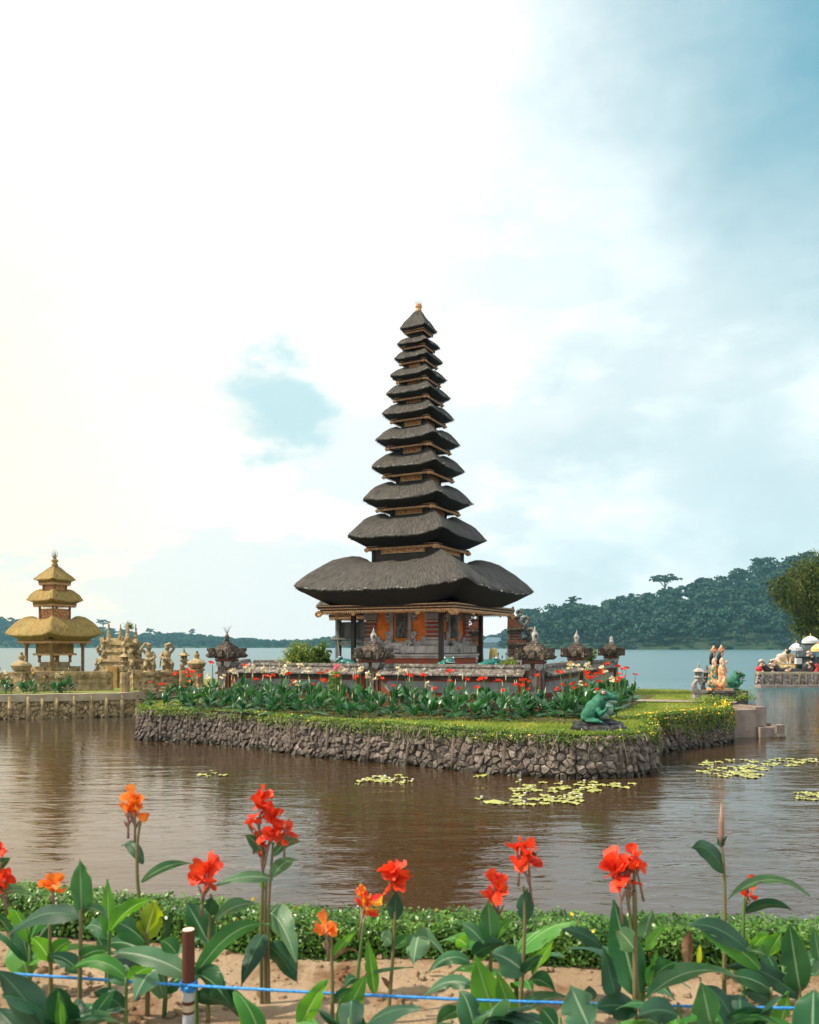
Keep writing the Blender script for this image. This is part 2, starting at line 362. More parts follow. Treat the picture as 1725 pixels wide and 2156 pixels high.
def water_material():
    m = bpy.data.materials.new('lake_water'); m.use_nodes = True; nt = m.node_tree; N = nt.nodes.new; L = nt.links.new
    b = nt.nodes['Principled BSDF']; b.inputs['Roughness'].default_value = 0.035; b.inputs['IOR'].default_value = 1.55; b.inputs['Specular IOR Level'].default_value = 0.5
    tc = N('ShaderNodeTexCoord')
    def nz(sx, sy, rz, d=3, r=0.55, dis=0.0):
        mp = N('ShaderNodeMapping'); mp.inputs['Scale'].default_value = (sx, sy, 1); mp.inputs['Rotation'].default_value = (0, 0, rz); L(tc.outputs['Object'], mp.inputs[0])
        n = N('ShaderNodeTexNoise'); n.inputs['Scale'].default_value = 1; n.inputs['Detail'].default_value = d; n.inputs['Roughness'].default_value = r; n.inputs['Distortion'].default_value = dis
        L(mp.outputs[0], n.inputs['Vector']); return n.outputs['Fac']
    def mth(op, a, bv):
        n = N('ShaderNodeMath'); n.operation = op
        for i, v in enumerate((a, bv)):
            if isinstance(v, (int, float)): n.inputs[i].default_value = v
            else: L(v, n.inputs[i])
        return n.outputs[0]
    swell = nz(0.55, 1.7, rad(14), 2, 0.5, 0.5); rip = nz(1.9, 5.2, rad(-9), 3, 0.6, 0.6); fine = nz(9, 19, rad(20), 2, 0.5)
    h = mth('ADD', mth('ADD', mth('MULTIPLY', swell, 0.72), mth('MULTIPLY', rip, 0.34)), mth('MULTIPLY', fine, 0.02))
    # wind: calm lanes close to the island, rougher outside
    lane = nz(0.10, 0.16, rad(25), 3, 0.5, 0.6)
    lr = N('ShaderNodeMapRange'); lr.interpolation_type = 'SMOOTHSTEP'; L(lane, lr.inputs[0]); lr.inputs[1].default_value = 0.40; lr.inputs[2].default_value = 0.62; lr.inputs[3].default_value = 0.45; lr.inputs[4].default_value = 1.0
    bp = N('ShaderNodeBump'); bp.inputs['Distance'].default_value = 0.055; L(h, bp.inputs['Height']); L(lr.outputs[0], bp.inputs['Strength'])
    L(bp.outputs[0], b.inputs['Normal'])
    silt = nz(0.22, 0.3, 0, 4, 0.6, 0.3)
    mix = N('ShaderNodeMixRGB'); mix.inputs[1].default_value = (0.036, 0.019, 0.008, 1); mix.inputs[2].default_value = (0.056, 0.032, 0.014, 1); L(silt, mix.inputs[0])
    # the muddy brown turns teal further out, reflected sky put into the base colour
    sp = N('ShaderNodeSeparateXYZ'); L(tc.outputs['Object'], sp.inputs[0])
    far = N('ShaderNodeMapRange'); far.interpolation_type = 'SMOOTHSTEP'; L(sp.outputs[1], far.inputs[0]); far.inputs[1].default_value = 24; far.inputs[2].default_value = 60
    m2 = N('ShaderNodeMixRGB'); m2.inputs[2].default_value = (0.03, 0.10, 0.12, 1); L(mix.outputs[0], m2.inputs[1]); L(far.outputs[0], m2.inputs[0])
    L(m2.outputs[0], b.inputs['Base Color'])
    # open water outside the sheltered channel is ruffled by small wind waves
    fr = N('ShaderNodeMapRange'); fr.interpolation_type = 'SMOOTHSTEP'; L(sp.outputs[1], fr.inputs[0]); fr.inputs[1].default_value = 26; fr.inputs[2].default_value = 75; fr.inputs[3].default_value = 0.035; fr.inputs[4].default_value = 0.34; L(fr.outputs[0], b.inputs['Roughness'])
    return m

M = {}
M['thatch'] = thatch_material('thatch_dark', (0.014, 0.012, 0.010), (0.100, 0.088, 0.076), (0.06, 0.062, 0.04))
M['thatch_gold'] = thatch_material('thatch_golden_lit', (0.16, 0.10, 0.022), (0.46, 0.31, 0.09), (0.30, 0.26, 0.06))  # golden light on the small pagoda is put into the thatch colour
M['straw'] = material('thatch_straw', (0.045, 0.04, 0.036), (0.16, 0.15, 0.14), 3, 0.8, rnd=0)
M['straw_gold'] = material('thatch_straw_ochre', (0.2, 0.12, 0.03), (0.4, 0.28, 0.1), 3, 0.8)
M['lichen_tuft'] = material('lichen_tuft', (0.32, 0.33, 0.29), (0.5, 0.5, 0.45), 9, 0.95, bump=0.5)
M['moss_tuft'] = material('moss_tuft', (0.05, 0.08, 0.015), (0.12, 0.14, 0.03), 9, 0.95, bump=0.5)
M['wood_dark'] = material('wood_dark', (0.018, 0.014, 0.011), (0.045, 0.034, 0.024), 3, 0.6, 0.25, 14, stretch=(1, 1, 0.2))
M['wood_grey'] = material('wood_weathered', (0.05, 0.055, 0.05), (0.11, 0.115, 0.105), 4, 0.85, 0.4, 16, stretch=(1, 1, 0.15))
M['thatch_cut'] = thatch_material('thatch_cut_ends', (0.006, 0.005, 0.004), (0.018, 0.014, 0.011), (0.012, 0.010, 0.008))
M['wood_brown'] = material('wood_painted_brown', (0.028, 0.013, 0.008), (0.05, 0.022, 0.012), 5, 0.6, 0.2, 20)
M['gilt'] = material('gilt_carving', (0.50, 0.25, 0.10), (0.74, 0.47, 0.23), 16, 0.48, 0.5, 40, metal=0.25, c3=(0.16, 0.05, 0.02), s3=22, t3=(0.52, 0.62))
M['gilt_panel'] = material('gilt_panel', (0.30, 0.07, 0.02), (0.62, 0.36, 0.15), 20, 0.5, 0.8, 34, metal=0.2, lo=0.42, hi=0.58)
M['gold_line'] = material('gold_line', (0.36, 0.30, 0.12), (0.42, 0.36, 0.16), 8, 0.5)
M['orange'] = brick_material('orange_brick', (0.82, 0.21, 0.035), (0.88, 0.25, 0.045), (0.62, 0.15, 0.03), msize=0.006)
M['brick'] = brick_material('red_brick', (0.25, 0.080, 0.048), (0.17, 0.060, 0.040), (0.11, 0.07, 0.055))
M['red_band'] = material('red_plaster', (0.36, 0.075, 0.035), (0.25, 0.06, 0.035), 4, 0.9, 0.3, 20, c3=(0.14, 0.10, 0.08), s3=3, t3=(0.52, 0.66))
M['stone'] = material('carved_stone', (0.24, 0.22, 0.205), (0.40, 0.375, 0.35), 2.2, 0.92, 0.5, 26, rnd=0.18)
M['stone_panel'] = material('grey_stone_panel', (0.21, 0.21, 0.215), (0.30, 0.30, 0.30), 1.6, 0.9, 0.35, 45, c3=(0.13, 0.12, 0.11), s3=1.4, t3=(0.55, 0.72), rnd=0.1)
M['stone_dark'] = material('carved_stone_dark', (0.075, 0.07, 0.06), (0.17, 0.16, 0.14), 5, 0.92, 0.6, 30)
M['lichen'] = material('lichen_stone', (0.06, 0.05, 0.042), (0.17, 0.15, 0.13), 6, 0.95, 0.7, 26, c3=(0.40, 0.385, 0.36), s3=9, t3=(0.55, 0.63), rnd=0.12)
M['lichen_rust'] = material('lichen_rust_stone', (0.045, 0.037, 0.030), (0.13, 0.095, 0.070), 5, 0.95, 0.8, 26, c3=(0.42, 0.40, 0.36), s3=12, t3=(0.57, 0.64), rnd=0.12)
M['pale_stone'] = material('pale_corner_stone', (0.28, 0.27, 0.25), (0.46, 0.45, 0.43), 7, 0.9, 0.5, 30, c3=(0.07, 0.06, 0.055), s3=11, t3=(0.53, 0.62))
M['pile'] = material('weathered_pile', (0.07, 0.052, 0.040), (0.15, 0.115, 0.092), 3, 0.95, 0.6, 30)
M['rubble'] = material('rubble_stone', (0.10, 0.080, 0.066), (0.25, 0.21, 0.178), 6, 0.9, 1.0, 22, rnd=0.42, c3=(0.33, 0.26, 0.22), s3=3, t3=(0.58, 0.75))
M['mortar'] = material('dark_mortar', (0.055, 0.045, 0.035), (0.10, 0.082, 0.066), 9, 0.95, 0.6, 40)
M['concrete'] = material('concrete', (0.21, 0.165, 0.14), (0.31, 0.25, 0.215), 1.8, 0.9, 0.35, 40, c3=(0.14, 0.10, 0.08), s3=1.1, t3=(0.56, 0.7))
M['coping'] = material('sandy_coping', (0.36, 0.29, 0.19), (0.48, 0.40, 0.28), 2.5, 0.9, 0.5, 30)
M['warm_stone'] = material('gold_lit_weathered_stone', (0.23, 0.165, 0.08), (0.46, 0.35, 0.19), 4, 0.93, 0.9, 18, c3=(0.09, 0.062, 0.028), s3=5, t3=(0.54, 0.64))  # base colour yellowed to carry the golden light over the smaller island
M['ochre_wood'] = material('ochre_wood', (0.20, 0.11, 0.03), (0.32, 0.19, 0.06), 4, 0.7)
M['soil'] = material('bed_soil', (0.035, 0.024, 0.016), (0.07, 0.045, 0.03), 6, 1.0, 0.8, 20)
M['turf'] = material('turf', (0.10, 0.14, 0.025), (0.19, 0.20, 0.045), 1.5, 1.0, 0.8, 30, c3=(0.24, 0.20, 0.08), s3=1.2, t3=(0.58, 0.75))
M['grass'] = material('grass_blades', (0.17, 0.27, 0.03), (0.40, 0.42, 0.08), 0.9, 0.6, translucent=0.35)
M['creeper'] = material('creeper_leaves', (0.07, 0.15, 0.02), (0.20, 0.30, 0.04), 2.5, 0.5, translucent=0.25)
M['creeper_stem'] = material('dry_creeper_stems', (0.22, 0.17, 0.12), (0.42, 0.35, 0.27), 6, 0.9)
M['yellow_flower'] = material('yellow_blossom', (0.80, 0.46, 0.02), (0.85, 0.58, 0.05), 9, 0.6)
M['sand'] = material('sandy_soil', (0.38, 0.26, 0.16), (0.52, 0.385, 0.26), 1.3, 1.0, 1.0, 38, c3=(0.23, 0.125, 0.062), s3=2.4, t3=(0.47, 0.66), dist=0.035)
M['hedge'] = material('hedge_leaves', (0.035, 0.12, 0.012), (0.12, 0.26, 0.03), 9, 0.35, spec=0.5, translucent=0.25)
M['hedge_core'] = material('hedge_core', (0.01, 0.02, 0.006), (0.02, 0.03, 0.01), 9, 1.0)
M['leaf'] = leaf_material('canna_leaf', (0.018, 0.095, 0.036), (0.045, 0.165, 0.062), (0.20, 0.34, 0.19))
M['leaf_dark'] = leaf_material('canna_leaf_dark', (0.010, 0.055, 0.028), (0.022, 0.090, 0.042), (0.06, 0.15, 0.07), 0.14)
M['leaf_bright'] = leaf_material('canna_leaf_bright', (0.035, 0.19, 0.030), (0.08, 0.28, 0.045), (0.25, 0.44, 0.16), 0.34)
M['leaf_pale'] = leaf_material('canna_leaf_pale', (0.055, 0.160, 0.085), (0.115, 0.235, 0.125), (0.33, 0.45, 0.30), 0.2, 0.38)
M['leaf_yellow'] = leaf_material('canna_leaf_yellow_backlit', (0.10, 0.21, 0.025), (0.20, 0.30, 0.04), (0.45, 0.5, 0.18), 0.42)  # yellow-green, with the glow of light from behind put into the base colour
M['leaf_dead'] = material('dead_leaf', (0.13, 0.06, 0.03), (0.30, 0.19, 0.10), 9, 0.9, 0.4, 30)
M['bed_leaf'] = leaf_material('bed_canna_leaf', (0.010, 0.060, 0.026), (0.045, 0.150, 0.060), (0.10, 0.22, 0.10), 0.2, 0.36, False)
M['stem_g'] = material('canna_stem_green', (0.07, 0.14, 0.04), (0.11, 0.19, 0.06), 5, 0.5)
M['stem_p'] = material('canna_stem_purplish', (0.12, 0.14, 0.05), (0.19, 0.13, 0.075), 4, 0.5, stretch=(1, 1, 0.3))
M['petal_red'] = material('petal_scarlet', (0.55, 0.018, 0.008), (0.86, 0.085, 0.024), 26, 0.5, translucent=0.35, tcol=(0.88, 0.07, 0.018), rnd=0.12)
M['petal_orange'] = material('petal_orange', (0.72, 0.10, 0.010), (0.92, 0.28, 0.04), 26, 0.5, translucent=0.38, tcol=(0.95, 0.25, 0.03), rnd=0.08)
M['petal_mix'] = material('petal_red_yellow', (0.80, 0.03, 0.03), (0.90, 0.38, 0.02), 16, 0.5, translucent=0.35, lo=0.45, hi=0.55)
M['petal_cream'] = material('petal_cream', (0.78, 0.66, 0.40), (0.85, 0.78, 0.60), 14, 0.5, translucent=0.3, tcol=(0.85, 0.7, 0.4))
M['petal_yellow'] = material('petal_yellow', (0.85, 0.50, 0.03), (0.88, 0.62, 0.12), 14, 0.5, translucent=0.3)
M['petal_pink'] = material('petal_pink', (0.75, 0.13, 0.22), (0.80, 0.30, 0.34), 20, 0.6, translucent=0.3)
M['petal_dry'] = material('withered_petal', (0.08, 0.02, 0.012), (0.20, 0.06, 0.03), 20, 0.9)
M['calyx'] = material('calyx', (0.22, 0.12, 0.10), (0.30, 0.20, 0.15), 8, 0.5)
M['bark'] = material('bark', (0.06, 0.045, 0.03), (0.13, 0.10, 0.075), 5, 0.95, 0.6, 18)
M['forest'] = material('forest_leaves', (0.004, 0.026, 0.022), (0.024, 0.070, 0.044), 0.035, 0.8, c3=(0.04, 0.09, 0.06), s3=0.05, t3=(0.55, 0.75))
M['hill'] = material('hill_ground', (0.015, 0.035, 0.018), (0.03, 0.05, 0.025), 0.05, 1.0)
M['bamboo_leaf'] = material('bamboo_leaves', (0.030, 0.066, 0.010), (0.115, 0.145, 0.025), 0.6, 0.6, translucent=0.3)
M['bush'] = material('bush_leaves', (0.11, 0.20, 0.025), (0.30, 0.36, 0.06), 3, 0.55, translucent=0.32)
M['bush_dark'] = material('bush_leaves_dark', (0.06, 0.14, 0.02), (0.20, 0.29, 0.05), 3, 0.45, translucent=0.28)
M['frog'] = material('frog_green_paint', (0.010, 0.105, 0.060), (0.022, 0.165, 0.098), 3.2, 0.62, 0.6, 45, spec=0.35, c3=(0.06, 0.21, 0.14), s3=5, t3=(0.55, 0.75))
def wet_foot(m, top=0.16):
    '''stones standing in the lake are dark and shiny where the water wets them'''
    nt = m.node_tree; N = nt.nodes.new; L = nt.links.new; b = nt.nodes['Principled BSDF']; src = b.inputs['Base Color'].links[0].from_socket
    tc = N('ShaderNodeTexCoord'); sp = N('ShaderNodeSeparateXYZ'); L(tc.outputs['Object'], sp.inputs[0]); nz = N('ShaderNodeTexNoise'); nz.inputs['Scale'].default_value = 3.0; L(tc.outputs['Object'], nz.inputs['Vector'])
    ad = N('ShaderNodeMath'); ad.operation = 'MULTIPLY_ADD'; L(nz.outputs['Fac'], ad.inputs[0]); ad.inputs[1].default_value = -0.22; L(sp.outputs[2], ad.inputs[2])
    mr = N('ShaderNodeMapRange'); mr.interpolation_type = 'SMOOTHSTEP'; L(ad.outputs[0], mr.inputs[0]); mr.inputs[1].default_value = top-0.11; mr.inputs[2].default_value = top-0.20
    mx = N('ShaderNodeMixRGB'); mx.inputs[2].default_value = (0.028, 0.024, 0.014, 1); L(src, mx.inputs[1]); k = N('ShaderNodeMath'); k.operation = 'MULTIPLY'; k.inputs[1].default_value = 0.85; L(mr.outputs[0], k.inputs[0]); L(k.outputs[0], mx.inputs[0]); L(mx.outputs[0], b.inputs['Base Color'])
    rr_ = N('ShaderNodeMapRange'); L(mr.outputs[0], rr_.inputs[0]); rr_.inputs[3].default_value = 0.9; rr_.inputs[4].default_value = 0.3; L(rr_.outputs[0], b.inputs['Roughness'])
wet_foot(M['rubble']); wet_foot(M['pile'])
M['frog_belly'] = material('frog_belly_paint', (0.22, 0.36, 0.27), (0.32, 0.45, 0.36), 4, 0.55, 0.25, 50)
M['frog_far'] = material('frog_teal_paint', (0.004, 0.095, 0.085), (0.01, 0.16, 0.135), 3, 0.4, 0.15, 40, spec=0.5)
M['white_paint'] = material('white_paint', (0.68, 0.66, 0.64), (0.78, 0.76, 0.74), 9, 0.5)
M['black_paint'] = material('black_paint', (0.012, 0.012, 0.013), (0.03, 0.03, 0.03), 9, 0.5, 0.3, 30)
M['red_paint'] = material('red_paint', (0.38, 0.015, 0.02), (0.5, 0.04, 0.03), 9, 0.5)
M['pink_paint'] = material('pink_paint', (0.62, 0.25, 0.25), (0.7, 0.35, 0.32), 9, 0.5)
M['mouth_line'] = material('mouth_line', (0.30, 0.14, 0.14), (0.10, 0.03, 0.03), 15, 0.6)
M['tyre'] = material('black_rock', (0.010, 0.010, 0.011), (0.05, 0.05, 0.055), 3, 0.6, 0.8, 14, c3=(0.45, 0.43, 0.42), s3=4, t3=(0.60, 0.68))
M['skin'] = material('painted_skin', (0.45, 0.29, 0.20), (0.60, 0.44, 0.34), 9, 0.55)
M['orange_cloth'] = material('painted_orange_cloth', (0.50, 0.18, 0.06), (0.70, 0.46, 0.28), 8, 0.55, 0.4, 30, lo=.42, hi=.58, c3=(0.28, 0.10, 0.05), s3=13, t3=(.57, .64))
M['multi_cloth'] = material('painted_patterned_cloth', (0.02, 0.16, 0.13), (0.60, 0.28, 0.13), 11, 0.55, 0.3, 30, lo=0.48, hi=0.53, c3=(0.62, 0.46, 0.32), s3=6, t3=(0.57, 0.6))
M['yellow_cloth'] = material('yellow_cloth', (0.75, 0.50, 0.14), (0.85, 0.66, 0.30), 3, 0.8, 0.2, 20)
M['white_cloth'] = material('white_cloth', (0.50, 0.53, 0.55), (0.62, 0.64, 0.65), 3, 0.8)
M['grey_cloth'] = material('chequered_grey_cloth', (0.10, 0.13, 0.16), (0.30, 0.36, 0.40), 26, 0.9)
M['iron'] = material('wrought_iron', (0.02, 0.018, 0.016), (0.05, 0.04, 0.03), 9, 0.6)
M['naga'] = material('naga_scales', (0.012, 0.012, 0.016), (0.07, 0.07, 0.085), 14, 0.45, 0.9, 22)
M['fur'] = material('painted_fur', (0.38, 0.26, 0.16), (0.55, 0.48, 0.42), 3, 0.7, 0.4, 30)
M['blue_roof'] = material('blue_grey_roof', (0.08, 0.14, 0.19), (0.13, 0.19, 0.25), 0.3, 0.7)
M['rope'] = material('blue_nylon_rope', (0.015, 0.17, 0.52), (0.06, 0.32, 0.70), 90, 0.45, 0.8, 160, dist=0.003, stretch=(1, 1, 1))
M['post_brown'] = material('bamboo_post_brown', (0.075, 0.024, 0.014), (0.13, 0.05, 0.03), 4, 0.5, 0.3, 60, stretch=(1, 1, 0.15))
M['post_cut'] = material('cut_bamboo_end', (0.62, 0.46, 0.33), (0.72, 0.58, 0.45), 20, 0.8)
M['post_grey'] = material('post_band_grey', (0.36, 0.38, 0.42), (0.48, 0.50, 0.53), 14, 0.6)
M['post_cream'] = material('post_band_cream', (0.50, 0.38, 0.24), (0.62, 0.50, 0.35), 12, 0.6, 0.3, 40)
M['lily'] = material('lily_pad', (0.22, 0.26, 0.06), (0.42, 0.39, 0.14), 5, 0.45, rnd=0.2, c3=(0.40, 0.22, 0.10), s3=4, t3=(0.64, 0.72))
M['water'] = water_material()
# ------------------------------------------------------------------ the setting: lake, hills, islands, near bank
def sheet(name, pts, z, mat, kind='structure', parent=None):
    bm = bmesh.new(); f = bm.faces.new([bm.verts.new((x, y, z)) for x, y in pts]); bmesh.ops.triangulate(bm, faces=[f])
    bmesh.ops.recalc_face_normals(bm, faces=bm.faces[:])
    me = bpy.data.meshes.new(name); bm.to_mesh(me); bm.free(); me.materials.append(mat)
    if me.polygons[0].normal.z < 0: me.flip_normals()
    o = link(name, me, parent); 
    if kind: o['kind'] = kind
    return o
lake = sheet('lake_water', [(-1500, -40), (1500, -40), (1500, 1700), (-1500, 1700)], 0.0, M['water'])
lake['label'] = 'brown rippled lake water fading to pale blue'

def lerp_table(t, x):
    if x <= t[0][0]: return t[0][1]
    for (a, b), (c, d) in zip(t, t[1:]):
        if x <= c: return b+(d-b)*(x-a)/(c-a)
    return t[-1][1]
# skyline of the far shore as seen over the lake: bearing -> apparent top, shore distance, ridge distance
SKY = [(-500, 1275), (-200, 1282), (0, 1297), (60, 1304), (130, 1310), (200, 1318), (260, 1326), (316, 1330), (403, 1333), (509, 1342), (579, 1347), (660, 1345),
       (702, 1338), (740, 1345), (900, 1345), (1000, 1340), (1040, 1336), (1085, 1322), (1103, 1296), (1158, 1280), (1209, 1275), (1250, 1274), (1326, 1262), (1370, 1256), (1442, 1242), (1520, 1216),
       (1598, 1190), (1715, 1176), (1850, 1150), (2100, 1120), (2500, 1150)]
SHORE = [(-500, 1420), (700, 1450), (1000, 1350), (1075, 1100), (1110, 780), (1400, 720), (1725, 700), (2500, 700)]
RIDGE = [(-500, 1620), (700, 1640), (1000, 1540), (1075, 1290), (1110, 960), (1400, 940), (1725, 950), (2500, 960)]
def hill_z(x, y):
    u = 862.5+1725*x/y; s, r = lerp_table(SHORE, u), lerp_table(RIDGE, u)
    top = (1361-lerp_table(SKY, u))*r/1725.0+EYE-(11.0 if u < 1085 else 12.0)
    t = (y-s)/(r-s)
    if t <= 0: return -3+max(t, -0.05)*30
    if t > 1: return max(top*(1-(t-1)*0.6), 2)
    return 1.0+(top-1.0)*(t**0.9)
hv, hf = [], []
us = list(range(-500, 2501, 30)); ts = [-0.06, -0.01, 0.02, 0.1, 0.2, 0.3, 0.4, 0.5, 0.6, 0.7, 0.8, 0.9, 1.0, 1.15, 1.3]
for u in us:
    s, r = lerp_table(SHORE, u), lerp_table(RIDGE, u)
    for t in ts:
        y = s+(r-s)*t; x = (u-862.5)*y/1725; hv.append((x, y, hill_z(x, y)))
for i in range(len(us)-1):
    for k in range(len(ts)-1):
        a = i*len(ts)+k; hf.append((a, a+len(ts), a+len(ts)+1, a+1))
hill = link('hill', np_mesh('hill', hv, hf, M['hill'], 4, smooth=True)); tag(hill, 'wooded hills rising behind the lake shore', kind='structure')

def tree_template(rng, n_lobe, n_leaf, leaf, flat=0.8, trunk=True):
    """crown of n_lobe lumps, each a shell of small leaf sprays; unit height 1"""
    vs, fs = [], []
    for _ in range(n_lobe):
        a = rng.uniform(0, 6.283); rr = rng.uniform(0, 0.30)
        c = np.array([rr*math.cos(a), rr*math.sin(a), rng.uniform(0.45, 0.82)]); R_ = rng.uniform(0.14, 0.26)
        for _ in range(n_leaf):
            d = rng.normal(size=3); d /= np.linalg.norm(d); d[2] = abs(d[2])*0.9-0.15
            p = c+d*R_*np.array([1, 1, flat])*rng.uniform(0.8, 1.08)
            n = d+rng.normal(size=3)*0.55; n /= np.linalg.norm(n); u = np.cross(n, rng.normal(size=3)); u /= np.linalg.norm(u); w = np.cross(n, u)
            s = leaf*rng.uniform(0.6, 1.3); o = len(vs)
            vs += [p-u*s-w*s*0.6, p+u*s*0.3-w*s, p+u*s+w*s*0.5, p-u*s*0.4+w*s]; fs.append((o, o+1, o+2, o+3))
    if trunk:
        for k in range(4):
            a, b = k*math.pi/2, (k+1)*math.pi/2; r0, r1 = 0.02, 0.012; o = len(vs)
            vs += [np.array([r0*math.cos(a), r0*math.sin(a), 0]), np.array([r0*math.cos(b), r0*math.sin(b), 0]), np.array([r1*math.cos(b), r1*math.sin(b), 0.6]), np.array([r1*math.cos(a), r1*math.sin(a), 0.6])]
            fs.append((o, o+1, o+2, o+3))
    return np.array(vs), np.array(fs)
TT = [tree_template(NR, 7, 26, 0.058) for _ in range(5)]+[tree_template(NR, 10, 20, 0.05) for _ in range(2)]
def forest(name, u0, u1, step, hmin, hmax, label, sink=0.18):
    V, F, off = [], [], 0
    u = u0
    while u < u1:
        s, r = lerp_table(SHORE, u), lerp_table(RIDGE, u)
        y = s+3
        while y < r+14:
            yy = y+NR.uniform(-5, 5); uu = u+NR.uniform(-0.5, 0.5)*step; x = (uu-862.5)*yy/1725
            if NR.uniform() < 0.93:
                h = NR.uniform(hmin, hmax)*(0.55 if yy < s+12 else 1.0); w = h*NR.uniform(0.85, 1.25); v, f = TT[NR.integers(len(TT))]
                a = NR.uniform(0, 6.28); c, sn = math.cos(a), math.sin(a)
                vv = np.stack([(v[:, 0]*c-v[:, 1]*sn)*w+x, (v[:, 0]*sn+v[:, 1]*c)*w+yy, v[:, 2]*h+hill_z(x, yy)-h*sink], 1)
                V.append(vv); F.append(f+off); off += len(vv)
            y += 17*NR.uniform(0.8, 1.25)
        u += step
    o = link(name, np_mesh(name, np.concatenate(V), np.concatenate(F), M['forest'], 4)); tag(o, label, kind='stuff'); return o
forest('forest', 1070, 1860, 18, 10, 27, 'dense dark wood covering the hill on the right shore')
forest('far_treeline', -120, 1069, 15, 15, 23, 'low belt of trees on the far lake shore', 0.40)

def skyline_tree(u, v_top, height, kind, label):
    d = lerp_table(RIDGE, u)-12; x = (u-862.5)*d/1725; top = EYE+(1361-v_top)*d/1725; z0 = top-height
    t = thing('rainforest_tree', label, 'tree', (x, d, z0), group='tall trees on the wooded skyline')
    mb = MB(); mb.tube([(0, 0, -6), (0.3, 0, height*0.45), (0, 0, height*0.75)], [1.3, 1.0, 0.6], 6)
    rng = np.random.default_rng(int(u)); V, F = [], []; off = 0
    n = 7
    for k in range(n):
        a = 6.283*k/n+rng.uniform(-0.3, 0.3); e = height*(0.34 if kind == 'umbrella' else 0.2)
        tip = Vector((e*math.cos(a), e*math.sin(a)*0.8, height*(rng.uniform(.62, .84) if kind == 'umbrella' else rng.uniform(0.45, 0.85))))
        mb.tube([(0, 0, height*0.5), tip*0.6+Vector((0, 0, height*0.27)), tip], [0.3, 0.2, 0.1], 5)
        v, f = tree_template(rng, 3, 34, 0.06, 0.5, False); s = height*0.55
        vv = (v-np.array([0, 0, 0.6]))*np.array([s, s, s*1.0])+np.array(tip); V.append(vv); F.append(f+off); off += len(vv)
    v, f = tree_template(rng, 4, 34, 0.06, 0.5, False); s = height*0.6
    V.append((v-np.array([0, 0, 0.6]))*np.array([s, s, s*0.8])+np.array([0, 0, height*0.84])); F.append(f+off)
    mb.build('trunk', M['bark'], t, smooth=True)
    tag(link('crown', np_mesh('crown', np.concatenate(V), np.concatenate(F), M['forest'], 4), t))
for a in [(1400, 1208, 32, 'umbrella', 'broad flat-topped tree standing clear above the hill skyline'), (1326, 1249, 26, 'umbrella', 'spreading tree on the skyline between temple roof and flat-topped tree'),
          (1206, 1255, 22, 'round', 'bushy skyline tree just beyond the temple roof'), (1598, 1172, 24, 'round', 'round tree at the high end of the hill skyline'),
          (1700, 1158, 24, 'round', 'skyline tree above the bamboo at the frame edge'), (1465, 1228, 20, 'round', 'rounded tree next to the flat-topped skyline tree'),
          (217, 1303, 26, 'umbrella', 'thin umbrella-shaped tree on the far low shore'), (316, 1322, 20, 'umbrella', 'small flat-crowned tree on the far shore beyond the guardian statues'),
          (405, 1323, 20, 'round', 'far shore tree behind the channel between both islands'), (150, 1306, 22, 'round', 'far shore tree beside the small pagoda roofs')]: skyline_tree(*a)

# house with a row of white-framed windows on the far shore, seen between the gate halves
def shore_house(u0, u1, v_top, v_eave, v_base, d, label):
    x0, x1 = (u0-862.5)*d/1725, (u1-862.5)*d/1725; zt, ze, zb = [EYE+(1361-v)*d/1725 for v in (v_top, v_eave, v_base)]
    t = thing('lake_house', label, 'house', ((x0+x1)/2, d, zb)); w = x1-x0; h = ze-zb
    MB().box((0, 5, h/2-3), (w, 10, h+6)).build('wall', M['grey_cloth'], t)
    MB().add([(-w*.56, -1.5, h), (w*.56, -1.5, h), (w*.56, 11.5, h), (-w*.56, 11.5, h), (-w*.3, 5, zt-zb), (w*.3, 5, zt-zb)], [(0, 1, 5, 4), (2, 3, 4, 5), (1, 2, 5), (3, 0, 4), (3, 2, 1, 0)]).build('roof', M['blue_roof'], t)
    n = max(4, int(w/2.6))
    me = MB().box((0, 0, 0), (1.5, 0.3, h*0.30)).mesh('window', M['white_paint'])
    pn = MB().box((0, -0.2, 0), (0.9, 0.1, h*0.2)).mesh('pane', M['black_paint'])
    for i in range(n):
        o = link('window', me, t, (-w/2+w*(i+0.5)/n, -0.12, h*0.68)); link('pane', pn, o)
shore_house(1018, 1062, 1342, 1353, 1364.5, 1180, 'long white-windowed house with blue-grey roof on the far shore')
shore_house(984, 1014, 1345, 1354, 1364.4, 1230, 'smaller blue-grey roofed house on the far shore half behind the gate')

# ---- main island
LAWN = 0.95
ISLE = [(-8.4, 25.6), (-6.8, 24.8), (-4.7, 23.7), (-3.3, 22.3), (-2.1, 21.3), (-0.7, 20.5), (0.7, 19.6), (2.0, 18.6), (3.6, 18.0), (4.9, 18.3), (5.6, 19.1), (6.05, 20.3), (6.3, 21.6), (6.9, 22.6),
        (8.2, 23.6), (9.4, 24.6), (10.0, 25.6), (10.5, 27.2), (11.3, 29.0), (12.1, 30.6), (12.7, 33.0), (12.3, 36.4), (10.6, 38.0), (8.5, 43.0), (2, 46), (-7.5, 44), (-8.3, 38), (-8.7, 33), (-8.8, 28.4)]
def smooth_path(pts, n, closed):
    out = []; m = len(pts)
    for i in range(m if closed else m-1):
        p = [Vector(pts[(i+k-1) % m] if closed else pts[min(max(i+k-1, 0), m-1)]) for k in range(4)]
        for k in range(n):
            t = k/n; out.append(0.5*((2*p[1])+(p[2]-p[0])*t+(2*p[0]-5*p[1]+4*p[2]-p[3])*t*t+(3*p[1]-p[0]-3*p[2]+p[3])*t**3))
    if not closed: out.append(Vector(pts[-1]))
    return out
isle = smooth_path(ISLE, 5, True)
